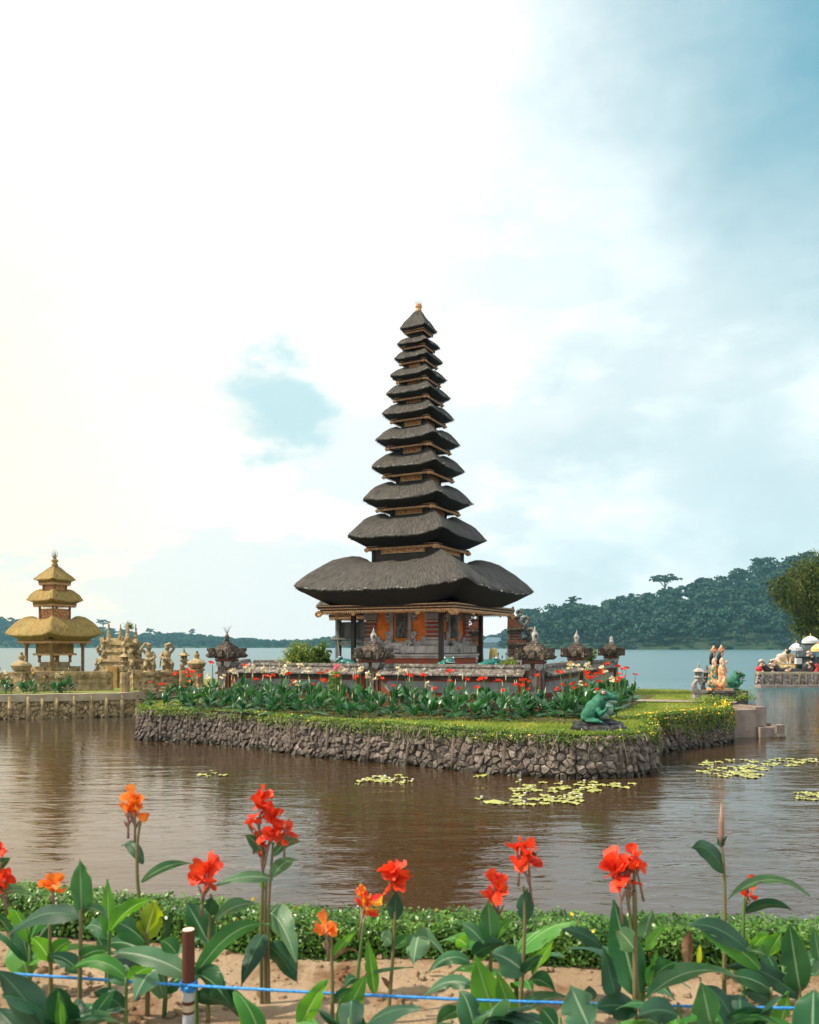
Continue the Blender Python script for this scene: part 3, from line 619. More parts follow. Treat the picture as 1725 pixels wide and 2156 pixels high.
lawn = sheet('island_lawn', [tuple(p) for p in isle], LAWN, M['turf']); lawn['label'] = 'mown lawn on the temple island'
def inside(x, y, poly):
    c = False; j = len(poly)-1
    for i in range(len(poly)):
        xi, yi = poly[i][0], poly[i][1]; xj, yj = poly[j][0], poly[j][1]
        if (yi > y) != (yj > y) and x < (xj-xi)*(y-yi)/(yj-yi)+xi: c = not c
        j = i
    return c

# rubble retaining wall: Voronoi-cut stones laid along the shore line, one object each
def voronoi_cells(w, h, sx, sy, rng):
    seeds = []; rows = int(round(h/sy)); cols = int(round(w/sx))
    for r in range(-1, rows+1):
        for c in range(-1, cols+1): seeds.append(((c+0.5+(0.5 if r % 2 else 0)+rng.uniform(-.47, .47))*w/cols, (r+0.5+rng.uniform(-.46, .46))*h/rows))
    for i, (x, y) in enumerate(seeds):
        if not (0 < x < w and -0.02 < y < h): continue
        poly = [(x-1, y-1), (x+1, y-1), (x+1, y+1), (x-1, y+1)]
        for j, (a, b) in enumerate(seeds):
            if j == i or abs(a-x) > 3*sx or abs(b-y) > 3*sy: continue
            mx, my, nx, ny = (a+x)/2, (b+y)/2, a-x, b-y; out = []
            for k in range(len(poly)):
                p, q = poly[k], poly[(k+1) % len(poly)]; dp = (p[0]-mx)*nx+(p[1]-my)*ny; dq = (q[0]-mx)*nx+(q[1]-my)*ny
                if dp <= 0: out.append(p)
                if dp*dq < 0: t = dp/(dp-dq); out.append((p[0]+(q[0]-p[0])*t, p[1]+(q[1]-p[1])*t))
            poly = out
            if len(poly) < 3: break
        if len(poly) >= 3: yield (x, y), [(p[0], min(max(p[1], -0.12), h)) for p in poly]
def along(path, s):
    for a, b in zip(path, path[1:]):
        l = (b-a).length
        if s <= l: t = (b-a)/l; return a+t*s, t
        s -= l
    t = (path[-1]-path[-2]).normalized(); return path[-1], t
def path_len(path): return sum((b-a).length for a, b in zip(path, path[1:]))
def shore_wall(name, label, path, height, sx, sy, pile_step, seed, max_stones, coping=None, batter=0.10, pile_r=0.05, stone='rubble', side=1, pile='pile'):
    rng = random.Random(seed); W = path_len(path)
    t = thing(name, label, 'wall', (path[0].x, path[0].y, 0)); org = Vector((path[0].x, path[0].y, 0))
    core = MB(); n = int(W/0.4); vs = []
    for i in range(n+1):
        p, tg = along(path, W*i/n); nrm = Vector((tg.y, -tg.x))*side; vs += [(p.x+nrm.x*(batter-0.03), p.y+nrm.y*(batter-0.03), -0.3), (p.x-nrm.x*0.04, p.y-nrm.y*0.04, height-0.005)]
    core.add([Vector(v)-org for v in vs], [(2*i, 2*i+2, 2*i+3, 2*i+1) for i in range(n)]); core.build('wall_core', M['mortar'], t)
    stones = []
    for (cx, cy), poly in voronoi_cells(W, height, sx, sy, rng):
        pc, tg = along(path, cx); nrm = Vector((tg.y, -tg.x))*side
        def at(u, v, o): 
            q = pc+tg*(u-cx); k = batter*(1-v/height)+o; return Vector((q.x+nrm.x*k, q.y+nrm.y*k, v))-org
        gx = sum(p[0] for p in poly)/len(poly); gy = sum(p[1] for p in poly)/len(poly)
        dep = rng.uniform(0.015, 0.075); mb = MB(); k = len(poly); vs = []; tu, tv = rng.gauss(0, .28), rng.gauss(-.1, .30)
        for s, o in ((0.985, -0.05), (0.93, dep*0.55), (0.64, dep)):
            for (u, v) in poly: vs.append(at(gx+(u-gx)*s, gy+(v-gy)*s, o+rng.uniform(-.010, .010)+(tu*(u-gx)+tv*(v-gy))*s*(0 if o < 0 else .9)))
        vs.append(at(gx, gy, dep*rng.uniform(0.85, 1.25)))
        fs = [(r*k+i, r*k+(i+1) % k, (r+1)*k+(i+1) % k, (r+1)*k+i) for r in range(2) for i in range(k)]+[(2*k+i, 2*k+(i+1) % k, 3*k) for i in range(k)]
        mb.add(vs, fs if side > 0 else [f[::-1] for f in fs])
        area = abs(sum(poly[i][0]*poly[(i+1) % k][1]-poly[(i+1) % k][0]*poly[i][1] for i in range(k)))/2
        stones.append((area/max(pc.y, 5)**2, mb))
    stones.sort(key=lambda q: -q[0])
    for a, mb in stones[:max_stones]: mb.build('stone', M[stone], t)
    rest = MB()
    for a, mb in stones[max_stones:]: rest.add(mb.v, mb.f)
    if rest.v: tag(rest.build('small_stones', M[stone], t), kind='stuff')
    s = pile_step*0.6
    while s < W:
        p, tg = along(path, s); nrm = Vector((tg.y, -tg.x))*side; lean = rng.uniform(-0.03, 0.03); mb = MB(); k0 = batter+pile_r*0.55
        mb.tube([Vector((p.x+nrm.x*k0, p.y+nrm.y*k0, -0.3))-org, Vector((p.x+nrm.x*(0.03+pile_r*.4)+tg.x*lean, p.y+nrm.y*(0.03+pile_r*.4)+tg.y*lean, height*rng.uniform(0.86, 0.97)))-org], [pile_r*1.25, pile_r], 9)
        mb.build('pile', M[pile], t, smooth=True); s += pile_step*rng.uniform(0.8, 1.2)
    if coping:
        mb = MB(); vs = []
        for i in range(n+1):
            p, tg = along(path, W*i/n); nrm = Vector((tg.y, -tg.x))*side; wob = 0.012*math.sin(i*1.7)
            for o, z in ((0.12, height-coping), (0.13, height+0.03+wob), (-0.22, height+0.03+wob), (-0.22, height-coping)): vs.append(Vector((p.x+nrm.x*o, p.y+nrm.y*o, z))-org)
        mb.add(vs, [(i*4+k, (i+1)*4+k, (i+1)*4+(k+1) % 4, i*4+(k+1) % 4) for i in range(n) for k in range(4)]+[(0, 1, 2, 3), (4*n+3, 4*n+2, 4*n+1, 4*n)]); mb.build('coping', M['coping'], t)
    return t
front = isle[len(isle)-5:]+isle[:5*19+1]
isle_wall = shore_wall('stone_retaining_wall', 'dark rubble stone wall with upright piles holding up the temple island', front, LAWN-0.01, 0.17, 0.135, 1.35, 3, 300)

# turf blades, creeper fringe and dry stems hanging over the wall
def blades(name, pts, hmin, hmax, wid, mat, label, parent=None):
    n = len(pts); P = np.array(pts); a = NR.uniform(0, 6.283, n); h = NR.uniform(hmin, hmax, n); lean = NR.normal(0, 0.35, (n, 2))*h[:, None]
    dx, dy = np.cos(a)*wid/2, np.sin(a)*wid/2
    v = np.empty((n, 3, 3)); v[:, 0] = P-np.stack([dx, dy, np.zeros(n)], 1); v[:, 1] = P+np.stack([dx, dy, np.zeros(n)], 1); v[:, 2] = P+np.stack([lean[:, 0], lean[:, 1], h], 1)
    o = link(name, np_mesh(name, v.reshape(-1, 3), np.arange(n*3).reshape(-1, 3), mat, 3), parent); return tag(o, label, kind='stuff')
def leafcloud(name, P, Nrm, size, mat, parent=None, label=None, kind='stuff', aspect=0.55, jitter=0.6):
    P = np.asarray(P); n = len(P); Nn = np.asarray(Nrm)+NR.normal(0, jitter, (n, 3)); Nn /= np.linalg.norm(Nn, axis=1)[:, None]
    u = np.cross(Nn, NR.normal(size=(n, 3))); u /= np.linalg.norm(u, axis=1)[:, None]; w = np.cross(Nn, u); s = (np.asarray(size)*NR.uniform(0.6, 1.35, n))[:, None]
    v = np.empty((n, 4, 3)); v[:, 0] = P-u*s; v[:, 1] = P+w*s*aspect+Nn*s*0.12; v[:, 2] = P+u*s; v[:, 3] = P-w*s*aspect+Nn*s*0.12
    o = link(name, np_mesh(name, v.reshape(-1, 3), np.arange(n*4).reshape(-1, 4), mat, 4), parent)
    if label: o['label'] = label
    if kind: o['kind'] = kind
    return o
pts = []
while len(pts) < 62000:
    y = 18+(R.random()**1.7)*19; x = R.uniform(-9, 12.6)
    if inside(x, y, isle) and not (-5.6 < x < 3.4 and y > 27.5) : pts.append((x, y, LAWN))
blades('grass', pts, 0.035, 0.085, 0.022, M['grass'], 'short green grass of the island lawn')
P_, N_, Y_, S_ = [], [], [], MB(); Wf = path_len(front)
s = 0.0
while s < Wf:
    p, tg = along(front, s); nrm = Vector((tg.y, -tg.x)); f = s/Wf
    thick = 0.35+0.9*max(0, mnoise.noise(Vector((s*0.55, 3.3, 0)))+0.25); lobe = 1.0 if p.x < 5.4 else 2.6
    gapc = 0.25 if (-6.3 < p.x < -5.2 or 3.6 < p.x < 4.6) else 1.0
    for _ in range(int(78*thick*lobe*gapc)):
        v = LAWN+0.07-abs(R.gauss(0, 0.15*lobe**0.5*(0.5+thick*0.6))); o = R.uniform(-0.22, 0.10) if v > LAWN-0.05 else R.uniform(0.02, 0.14)+0.08*(1-v/LAWN)
        if v < 0.05: continue
        q = p+tg*R.uniform(-.05, .05); P_.append((q.x+nrm.x*o, q.y+nrm.y*o, v+R.uniform(0, 0.04))); N_.append((nrm.x*0.6, nrm.y*0.6, 0.6))
        if R.random() < (0.022 if lobe > 1 else 0.010): Y_.append((q.x+nrm.x*(o+0.03), q.y+nrm.y*(o+0.03), v+0.05))
    for _ in range(2 if gapc == 1 else 1):
        if R.random() < 0.22+0.5*mnoise.noise(Vector((s*0.8, 9, 0))):
            z = LAWN+0.01; q = p+nrm*0.06; L0 = R.uniform(0.15, 0.62); pp = []; dx = R.uniform(-.2, .2)
            for k in range(5): pp.append((q.x+nrm.x*(0.05+0.03*k)+tg.x*dx*k/4+R.uniform(-.03, .03), q.y+nrm.y*(0.05+0.03*k)+tg.y*dx*k/4, z-L0*k/4))
            S_.tube(pp, R.uniform(0.003, 0.007), 3)
    s += 0.06
creeper = leafcloud('creeper', P_, N_, 0.028, M['creeper'], label='green creeper trailing over the edge of the island wall')
yf = leafcloud('creeper_blossom', Y_, [(0, -0.5, 0.8)]*len(Y_), 0.022, M['yellow_flower'], label='tiny yellow blossoms among the creeper', aspect=0.9)
tag(S_.build('dry_creeper_stems', M['creeper_stem']), 'dry bare creeper stems hanging over the rubble wall', kind='stuff')
# thick yellow-flowered ground cover on the shoulder of the right lobe
P_, N_, Y_ = [], [], []
for _ in range(9000):
    f = R.random(); s0 = Wf*(0.68+0.32*f); p, tg = along(front, s0); nrm = Vector((tg.y, -tg.x)); o = -abs(R.gauss(0, 0.35)); hgt = 0.10*math.exp(-(o/0.4)**2)
    P_.append((p.x+nrm.x*o, p.y+nrm.y*o, LAWN+hgt*R.random()+0.02)); N_.append((nrm.x*0.3, nrm.y*0.3, 1))
    if R.random() < 0.022: Y_.append((P_[-1][0], P_[-1][1], LAWN+hgt+0.04))
leafcloud('ground_cover', P_, N_, 0.03, M['creeper'], label='low leafy ground cover on the shoulder of the island')
leafcloud('ground_cover_blossom', Y_, [(0, -0.4, 1)]*len(Y_), 0.025, M['yellow_flower'], label='yellow blossoms dotting the ground cover beside the large frog', aspect=0.9)
sheet('footpath', [(7.6, 28.6), (11.0, 27.6), (11.4, 28.5), (8.4, 29.6)], LAWN+0.045, M['concrete'])['label'] = 'grey paved path crossing the island lawn'

# ---- near bank: sandy bed the photographer stands on
gx = [-14+0.35*i for i in range(81)]; gy = [-6, -3, 0, 1.5, 2.2]+[2.5+0.12*i for i in range(20)]+[5.0, 5.4, 6.2, 7.0, 8.0]
BANK = 1.30
def bank_z(x, y):
    z = BANK+0.035*mnoise.noise(Vector((x*1.3, y*1.3, 0)))+0.02*mnoise.noise(Vector((x*4, y*4, 3)))+0.010*mnoise.noise(Vector((x*11, y*11, 7)))
    e = lerp_table([(-6, 5.6), (-2.46, 4.92), (-0.68, 4.48), (-0.16, 4.43), (0.75, 4.36), (2.14, 4.28), (5, 4.2)], x)-0.06
    if y > e: z -= (y-e)*1.1
    return z
bv = [(x, y, bank_z(x, y)) for x in gx for y in gy]; ny = len(gy)
bf = [(i*ny+k, (i+1)*ny+k, (i+1)*ny+k+1, i*ny+k+1) for i in range(len(gx)-1) for k in range(ny-1)]
tag(link('sandy_bank', np_mesh('sandy_bank', bv, bf, M['sand'], 4, smooth=True)), 'sandy soil of the flower bed on the near bank', kind='structure')
cl = MB()
for _ in range(3600):
    x, y = R.uniform(-2.6, 2.6), R.uniform(3.0, 4.4); s = 0.003+0.022*R.random()**4
    cl.ball((x, y, bank_z(x, y)+s*0.3), (s, s*R.uniform(.7, 1.2), s*0.7), 5, 4)
tag(cl.build('soil_crumbs', M['sand']), 'crumbs of dry soil on the sandy bed', kind='stuff')

# clipped hedge
hb = smooth_path([(-6, 5.6), (-2.46, 4.92), (-0.68, 4.48), (-0.16, 4.43), (0.75, 4.36), (2.14, 4.28), (5, 4.2)], 8, False)
hedge = thing('clipped_hedge', 'low clipped green hedge with small yellow flowers along the water edge', 'hedge', (0, 4.4, BANK))
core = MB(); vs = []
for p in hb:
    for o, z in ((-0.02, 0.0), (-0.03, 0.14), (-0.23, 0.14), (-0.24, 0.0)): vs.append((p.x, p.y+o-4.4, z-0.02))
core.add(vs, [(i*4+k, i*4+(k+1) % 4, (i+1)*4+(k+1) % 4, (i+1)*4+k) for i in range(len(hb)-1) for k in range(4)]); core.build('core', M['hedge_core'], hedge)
P_, N_, Y_ = [], [], []; Wh = path_len(hb)
for _ in range(34000):
    s = R.uniform(Wh*0.22, Wh*0.83); p, tg = along(hb, s); bump_ = 0.02*mnoise.noise(Vector((s*3, 0, 1)))+0.012*mnoise.noise(Vector((s*9, 5, 1)))
    if R.random() < 0.55: o, z, n = R.uniform(-0.27, 0.01), 0.175+bump_+R.gauss(0, 0.012), (0, -0.35, 1)
    else: z = R.uniform(0.0, 0.17); o, n = -0.265+R.gauss(0, 0.014)+0.05*(0.17-z), (0, -1, 0.7)
    P_.append((p.x, p.y+o-4.4, z)); N_.append(n)
    if R.random() < 0.0010: Y_.append((p.x, p.y+o-4.4-0.01, z+0.012))
tag(leafcloud('leaves', P_, N_, 0.0125, M['hedge'], hedge), kind='stuff')
tag(leafcloud('blossom', Y_, [(0, -0.7, 0.7)]*len(Y_), 0.012, M['yellow_flower'], hedge, aspect=1.0), kind='stuff')
# ------------------------------------------------------------------ thatched meru towers
def rsquare(n_side, rc):
    """rounded square of half size 1: list of (x, y, corner closeness 0..1, arc position)"""
    pts = []
    for k in range(4):
        a0 = k*math.pi/2
        loc = []
        m = n_side
        for i in range(m):
            t = -1+2*(i+0.5)/m; L_ = 1-rc
            if abs(t) <= L_: x, y = 1.0, t
            else:
                q = (abs(t)-L_)/rc; ang = q*math.pi/4; x, y = L_+rc*math.cos(ang), math.copysign(L_+rc*math.sin(ang), t)
            loc.append((x, y, abs(t), (k*2+t+1)))
        for x, y, c, s in loc: pts.append((x*math.cos(a0)-y*math.sin(a0), x*math.sin(a0)+y*math.cos(a0), c, s))
    return pts
def thatch_mesh(name, a, H, seed, mat, inner=0.36, apex=False, n_side=36, droop=0.105):
    if apex: prof = [(0.06, H*1.0), (0.14, H*0.97), (0.26, H*0.87), (0.40, H*0.70), (0.55, H*0.52), (0.70, H*0.36), (0.82, H*0.22), (0.91, H*0.11), (0.97, H*0.035), (1.0, -0.01*a), (0.985, -0.035*a), (0.93, -0.07*a), (0.82, -0.14*a), (0.70, -0.20*a), (0.5, -0.20*a)]
    else: prof = [(inner, H*0.70), (inner+0.06, H*0.90), (inner+0.12, H*0.99), (inner+0.18, H*1.0), (0.61, H*0.93), (0.69, H*0.81), (0.77, H*0.655), (0.84, H*0.49), (0.90, H*0.32), (0.95, H*0.16), (0.985, H*0.045), (1.0, -0.015*a), (0.985, -0.035*a), (0.94, -0.06*a), (0.86, -0.11*a), (0.76, -0.165*a), (0.60, -0.165*a)]
    V, UVc, down = [], [], 0.0; prev = None; n = 4*n_side
    for j, (r, z) in enumerate(prof):
        if prev: down += math.hypot((r-prev[0])*a, z-prev[1])
        prev = (r, z); rc = 0.10+0.10*min(1, max(0, (r-0.4)/0.6))
        ring = rsquare(n_side, rc)
        for (x, y, c, s) in ring:
            lift = droop*a*(c**3.2)*(1.0 if not apex else min(1, r*1.2)); under = j > (8 if apex else 11)
            nz = mnoise.noise(Vector((x*r*a*1.7+seed*7.1, y*r*a*1.7, z*1.3)))*0.035*a**0.5+mnoise.noise(Vector((x*r*a*6+seed, y*r*a*6, z*5)))*0.016*a**0.3
            if r > 0.93: nz += mnoise.noise(Vector((s*5.3*a, seed*3.3, 0)))*0.022
            rr = r*a+(nz*0.5 if not under else 0); bulge = 1+0.02*(1-c*c)*r
            V.append((x*rr*bulge, y*rr*bulge, z+lift-droop*a*0.85+nz*(0.8 if not under else 0.2))); UVc.append((s*a, down))
    F, UV = [], []
    tipj = 9 if apex else 11; base = len(V); V += V[tipj*n:(tipj+1)*n]; UVc += UVc[tipj*n:(tipj+1)*n]
    for j in range(len(prof)-1):
        for k in range(n):
            p, q = j*n+k, j*n+(k+1) % n
            if j == tipj: F.append((base+k, p+n, q+n, base+(k+1) % n))
            else: F.append((p, p+n, q+n, q))
            u0, u1 = UVc[p][0], UVc[q][0]
            if u1 < u0: u1 = u0+2*a/n_side
            UV += [(u0, UVc[p][1]), (u0, UVc[p+n][1]), (u1, UVc[q+n][1]), (u1, UVc[q][1])]
    if apex: F2 = [tuple(range(n))]
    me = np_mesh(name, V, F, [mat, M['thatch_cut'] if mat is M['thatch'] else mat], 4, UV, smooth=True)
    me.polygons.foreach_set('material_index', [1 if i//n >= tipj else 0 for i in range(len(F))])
    me.flip_normals() if me.polygons[n*4].normal.z < 0 else None
    return me, V[:base], n, len(prof)
def straws(V, n, m, a, count, mat, parent, seed, eave=11):
    """loose fibres lying on the slope and bristling at the eave"""
    rng = np.random.default_rng(seed); V = np.array(V).reshape(m, n, 3); k = count
    j = rng.uniform(0.5, eave-0.3, k); k2 = k//2; j[:k2] = eave-rng.uniform(0, 0.9, k2); i = rng.integers(0, n, k)
    j0 = j.astype(int); f = (j-j0)[:, None]; j1 = np.minimum(j0+1, m-1); p = V[j0, i]*(1-f)+V[j1, i]*f
    d = V[np.minimum(j0+1, eave), i]-V[j0, i]; d /= np.linalg.norm(d, axis=1)[:, None]+1e-9
    t = V[j0, (i+1) % n]-V[j0, i-1]; t /= np.linalg.norm(t, axis=1)[:, None]; nn = np.cross(t, d); nn *= np.sign(nn[:, 2:3]+1e-6)
    p = p+t*rng.normal(0, 0.03, (k, 1)); L_ = rng.uniform(0.06, 0.17, (k, 1))*(0.7+0.1*a); L_[:k2] *= 0.6
    w = 0.006; q = p+nn*0.004
    tip = q+d*L_+nn*rng.uniform(0.004, 0.03, (k, 1))+t*rng.normal(0, 0.02, (k, 1)); tip[:k2, 2] -= 0.02
    vv = np.stack([q-t*w, q+t*w, tip], 1).reshape(-1, 3)
    tag(link('straw', np_mesh('straw', vv, np.arange(k*3).reshape(-1, 3), mat, 3), parent), kind='stuff')
def frame_ring(mb, half, z, w, h, mi=0):
    for s in (-1, 1):
        mb.box((0, s*half, z), (2*half+w, w, h), mi=mi); mb.box((s*half, 0, z), (w, 2*half-w-0.004, h), mi=mi)
def fretwork(half, z, drop, pitch, out):
    """gilt pierced valance: a strip with hanging lozenges, and leaf shapes at the corners and middles"""
    mb = MB(); frame_ring(mb, half, z, 0.02, drop*0.42)
    n = max(4, int(2*half/pitch))
    for side in range(4):
        Mx = Matrix.Rotation(side*math.pi/2, 3, 'Z')
        for i in range(n):
            x = -half+2*half*(i+0.5)/n; w = half/n*0.86; y = -half-0.004; zz = z-drop*0.2
            vs = [(x-w, y, zz), (x+w, y, zz), (x+w*0.35, y-0.006, zz-drop*0.45), (x, y-0.006, zz-drop*0.75), (x-w*0.35, y-0.006, zz-drop*0.45)]
            vs += [(a_, b_+0.014, c_) for a_, b_, c_ in vs]
            mb.add([Mx @ Vector(v) for v in vs], [(0, 1, 2, 3, 4), (9, 8, 7, 6, 5)]+[(k, k+5, (k+1) % 5+5, (k+1) % 5) for k in range(5)])
    return mb
def corner_leaf(parent, pos, size, rz, mat):
    mb = MB()
    for k in range(5):
        a = (k-2)*0.5; mb.ball((math.sin(a)*size*0.55, -0.01*k, -math.cos(a)*size*0.45), (size*0.26, size*0.14, size*0.30), 7, 5)
    mb.ball((0, -0.02, 0), (size*0.55, size*0.16, size*0.22), 8, 5)
    return link('gilt_leaf', mb.mesh('gilt_leaf', mat, True), parent, pos, rz)

TEMPLE_RZ = -rad(27.6)
meru = thing('pagoda', 'eleven-tiered dark thatched pagoda tower in the middle of the island', 'pagoda', (0.37, 32.9, 0), TEMPLE_RZ)
A = [3.74, 2.17, 1.715, 1.45, 1.32, 1.12, 1.0, .876, .747, .66, .573]
ZT = [5.30, 7.31, 8.765, 10.04, 11.13, 12.16, 12.98, 13.70, 14.40, 14.98, 15.62]
for i, (a, z) in enumerate(zip(A, ZT)):
    last = i == len(A)-1
    H = a*(0.30 if i == 0 else 0.385) if not last else 0.80
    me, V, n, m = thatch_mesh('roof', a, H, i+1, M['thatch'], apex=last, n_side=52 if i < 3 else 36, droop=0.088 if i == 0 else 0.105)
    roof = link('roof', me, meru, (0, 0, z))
    straws(V, n, m, a, int(5200*a/3.5)+900, M['straw'], roof, i, 9 if last else 11)
    # tufts of lichen and moss along the eave
    lt = MB(); rr = random.Random(i)
    for _ in range(int(16*a)):
        k = rr.randrange(n); p = Vector(V[(9 if last else 11)*n+k]); s_ = rr.uniform(0.012, 0.034)
        for _ in range(3): lt.ball(p+Vector((rr.uniform(-.05, .05), rr.uniform(-.05, .05), rr.uniform(-.01, .03))), (s_*rr.uniform(.7, 1.6), s_*rr.uniform(.7, 1.6), s_*0.6), 6, 4)
    tag(lt.build('lichen_tufts', M['moss_tuft'] if i == 1 else M['lichen_tuft'], roof), kind='stuff')
    bh = 2.86 if i == 0 else a*0.69; zb = -(0.165+0.068)*a*(1.0 if not last else 1.15)
    beam = MB(); frame_ring(beam, bh, zb-0.02, 0.09, 0.08 if i else 0.14); frame_ring(beam, bh-0.06, zb-(0.075 if i else 0.16), 0.08, 0.06 if i else 0.14)
    fr = beam.build('eave_beam', M['wood_brown'], roof)
    ln = MB(); frame_ring(ln, bh+0.04, zb+0.01, 0.02, 0.014 if i else 0.035); 
    if i == 0: frame_ring(ln, bh+0.02, zb-0.10, 0.06, 0.03)
    ln.build('gilt_line', M['gilt'], roof)
    dp = 0.12 if i == 0 else 0.055+0.028*a
    zf = zb-(0.20 if i == 0 else 0.055)
    fretwork(bh+0.03, zf, dp, 0.085 if i == 0 else 0.06, 0).build('fretwork', M['gilt'], roof)
    for side in range(4):
        ang = side*math.pi/2; Mx = Matrix.Rotation(ang, 3, 'Z')
        if a > 0.7:
            for sx in (-1, 1): corner_leaf(roof, Mx @ Vector((sx*(bh-0.02), -bh-0.05, zf-0.02)), 0.06+0.055*a, ang, M['gilt'])
    if i == 0:
        for side in (0, 1, 3):
            Mx = Matrix.Rotation(side*math.pi/2, 3, 'Z')
            for sx in (-0.32, 0.36): corner_leaf(roof, Mx @ Vector((sx*bh*1.4, -bh-0.05, zf-0.06)), 0.16, side*math.pi/2, M['gilt'])
    cm = MB(); cm.box((0, 0, zb-0.03), (2*bh-0.1, 2*bh-0.1, 0.05)); cm.build('soffit', M['wood_dark'], roof)
    if i:
        b = A[i-1]*(0.365 if i == 1 else 0.385); zlo = ZT[i-1]+A[i-1]*0.20*(0.6 if i == 1 else 1)-z; zhi = zb; hh = zhi-zlo; zc = (zhi+zlo)/2
        bx = MB(); bx.box((0, 0, zc), (2*b-0.06, 2*b-0.06, hh))
        for sx in (-1, 1):
            for sy in (-1, 1): bx.box((sx*(b-0.04), sy*(b-0.04), zc), (0.11, 0.11, hh))
        neck = bx.build('neck', M['wood_dark'], roof)
        if a > 0.7:
            for side in range(4):
                Mx = Matrix.Rotation(side*math.pi/2, 3, 'Z'); pm = MB(); w = b*1.35; ph = min(0.17, hh*0.42); pz = zhi-0.05-ph*0.5-0.02*a
                pm.box(Mx @ Vector((0, -b+0.02, pz)), (w, 0.04, ph) if side % 2 == 0 else (0.04, w, ph)); pn = pm.build('carved_panel', M['gilt_panel'], roof)
                em = MB()
                for (dx, dz, wx, wz) in ((0, ph/2+.012, w+.05, .022), (0, -ph/2-.012, w+.05, .022), (-w/2-.012, 0, .022, ph), (w/2+.012, 0, .022, ph)):
                    c = Mx @ Vector((dx, -b+0.01, pz+dz)); em.box(c, (wx, 0.07, wz) if side % 2 == 0 else (0.07, wx, wz))
                em.build('panel_frame', M['gold_line'], roof)
# crown ornament with straw wisps
fin = MB().lathe([(0.10, -0.05), (0.13, 0.02), (0.08, 0.07), (0.12, 0.12), (0.10, 0.2), (0.13, 0.24), (0.05, 0.30), (0.02, 0.34)], 12)
for k in range(8): fin.ball((0.115*math.cos(k*.785), 0.115*math.sin(k*.785), 0.16), 0.035, 6, 4)
finial = fin.build('finial', M['gilt'], meru, (0, 0, ZT[-1]+0.74), smooth=True)
ws = MB()
for k in range(16): 
    a = k*0.39; ws.tube([(0.07*math.cos(a), 0.07*math.sin(a), 0.2), (0.13*math.cos(a), 0.13*math.sin(a), 0.36), (R.uniform(.14, .24)*math.cos(a), R.uniform(.14, .24)*math.sin(a), R.uniform(.36, .52))], [0.006, 0.004, 0.001], 3)
ws.build('straw_wisps', M['straw_gold'], finial)

# ---- the shrine body under the lowest roof
def scroll(mb, c, r, turns, w, t, flip=1, up=1, Mx=Matrix.Identity(3), mi=0):
    pts, rads = [], []
    for k in range(int(16*turns)+1):
        a = k/16*2*math.pi; rr = r*(1-0.8*k/(16*turns)); pts.append(Vector(c)+Mx @ Vector((flip*rr*math.cos(a), 0, up*rr*math.sin(a)))); rads.append(w*(1-0.5*k/(16*turns)))
    mb.tube(pts, rads, 6, mi)
B = 1.45
body = MB().box((0, 0, 3.85), (2*B, 2*B, 1.7)).build('shrine_wall', M['orange'], meru)
pl = MB()
for h, z0, z1 in ((2.28, 1.2, 1.62), (2.2, 1.62, 1.78), (2.12, 1.78, 1.92), (2.0, 1.92, 2.14), (1.86, 2.14, 2.2), (1.82, 2.45, 2.53), (1.88, 2.53, 2.60)): pl.box((0, 0, (z0+z1)/2), (2*h, 2*h, z1-z0-0.002))
pl.build('plinth', M['stone'], meru)
MB().box((0, 0, 2.325), (2*1.74, 2*1.74, 0.246)).build('red_plinth_band', M['red_band'], meru)
MB().box((0, 0, 2.62), (3.7, 3.7, 0.035)).build('dark_ledge', M['stone_dark'], meru)  # thin ledge of dark stone between plinth and dado
# dado of separate stone blocks
bk = {}
for side in range(4):
    Mx = Matrix.Rotation(side*math.pi/2, 3, 'Z'); x = -1.72; j = 0
    while x < 1.70:
        w = [0.42, 0.36, 0.48, 0.40][j % 4]; w = min(w, 1.72-x); c = Mx @ Vector((x+w/2, -1.66-0.006*(j % 3), 2.78)); s = (w-0.012, 0.24, 0.27)
        MB().box((0, 0, 0), s).build('stone_block', M['stone'], meru, c, side*math.pi/2); x += w; j += 1
MB().box((0, 0, 2.78), (3.2, 3.2, 0.28)).build('dado_core', M['stone'], meru)
for side in range(4):
    Mx = Matrix.Rotation(side*math.pi/2, 3, 'Z')
    MB().box((0, 0, 0), (2*1.60, 0.16, 0.17)).build('stone_course', M['stone'], meru, Mx @ Vector((0, -1.50, 3.005)), side*math.pi/2)
# corner pilasters: grey ledges with brick showing between
for sx in (-1, 1):
    for sy in (-1, 1):
        p = MB().box((0, 0, 0.62), (0.40, 0.40, 1.24)).build('pilaster', M['red_band'], meru, (sx*(B-0.12), sy*(B-0.12), 3.0))
        lg = MB()
        for z, h, w in ((0.05, 0.16, 0.58), (0.20, 0.08, 0.54), (0.36, 0.055, 0.52), (0.54, 0.05, 0.52), (0.70, 0.05, 0.52), (0.86, 0.06, 0.53), (0.96, 0.05, 0.50), (1.08, 0.16, 0.55), (1.28, 0.18, 0.66)): lg.box((0, 0, z), (w, w, h))
        lg.build('ledges', M['stone'], p)
        st = MB()
        for k, (w, h) in enumerate(((0.30, 0.16), (0.18, 0.30))):
            for q in (-1, 1): st.box((-sx*(0.24+w/2), sy*-0.02, h/2-0.02), (w, 0.52-0.02*k, h)); st.box((-sx*0.02, -sy*(0.24+w/2), h/2-0.02), (0.52-0.02*k, w, h)); break
        st.build('stepped_foot', M['stone'], p)
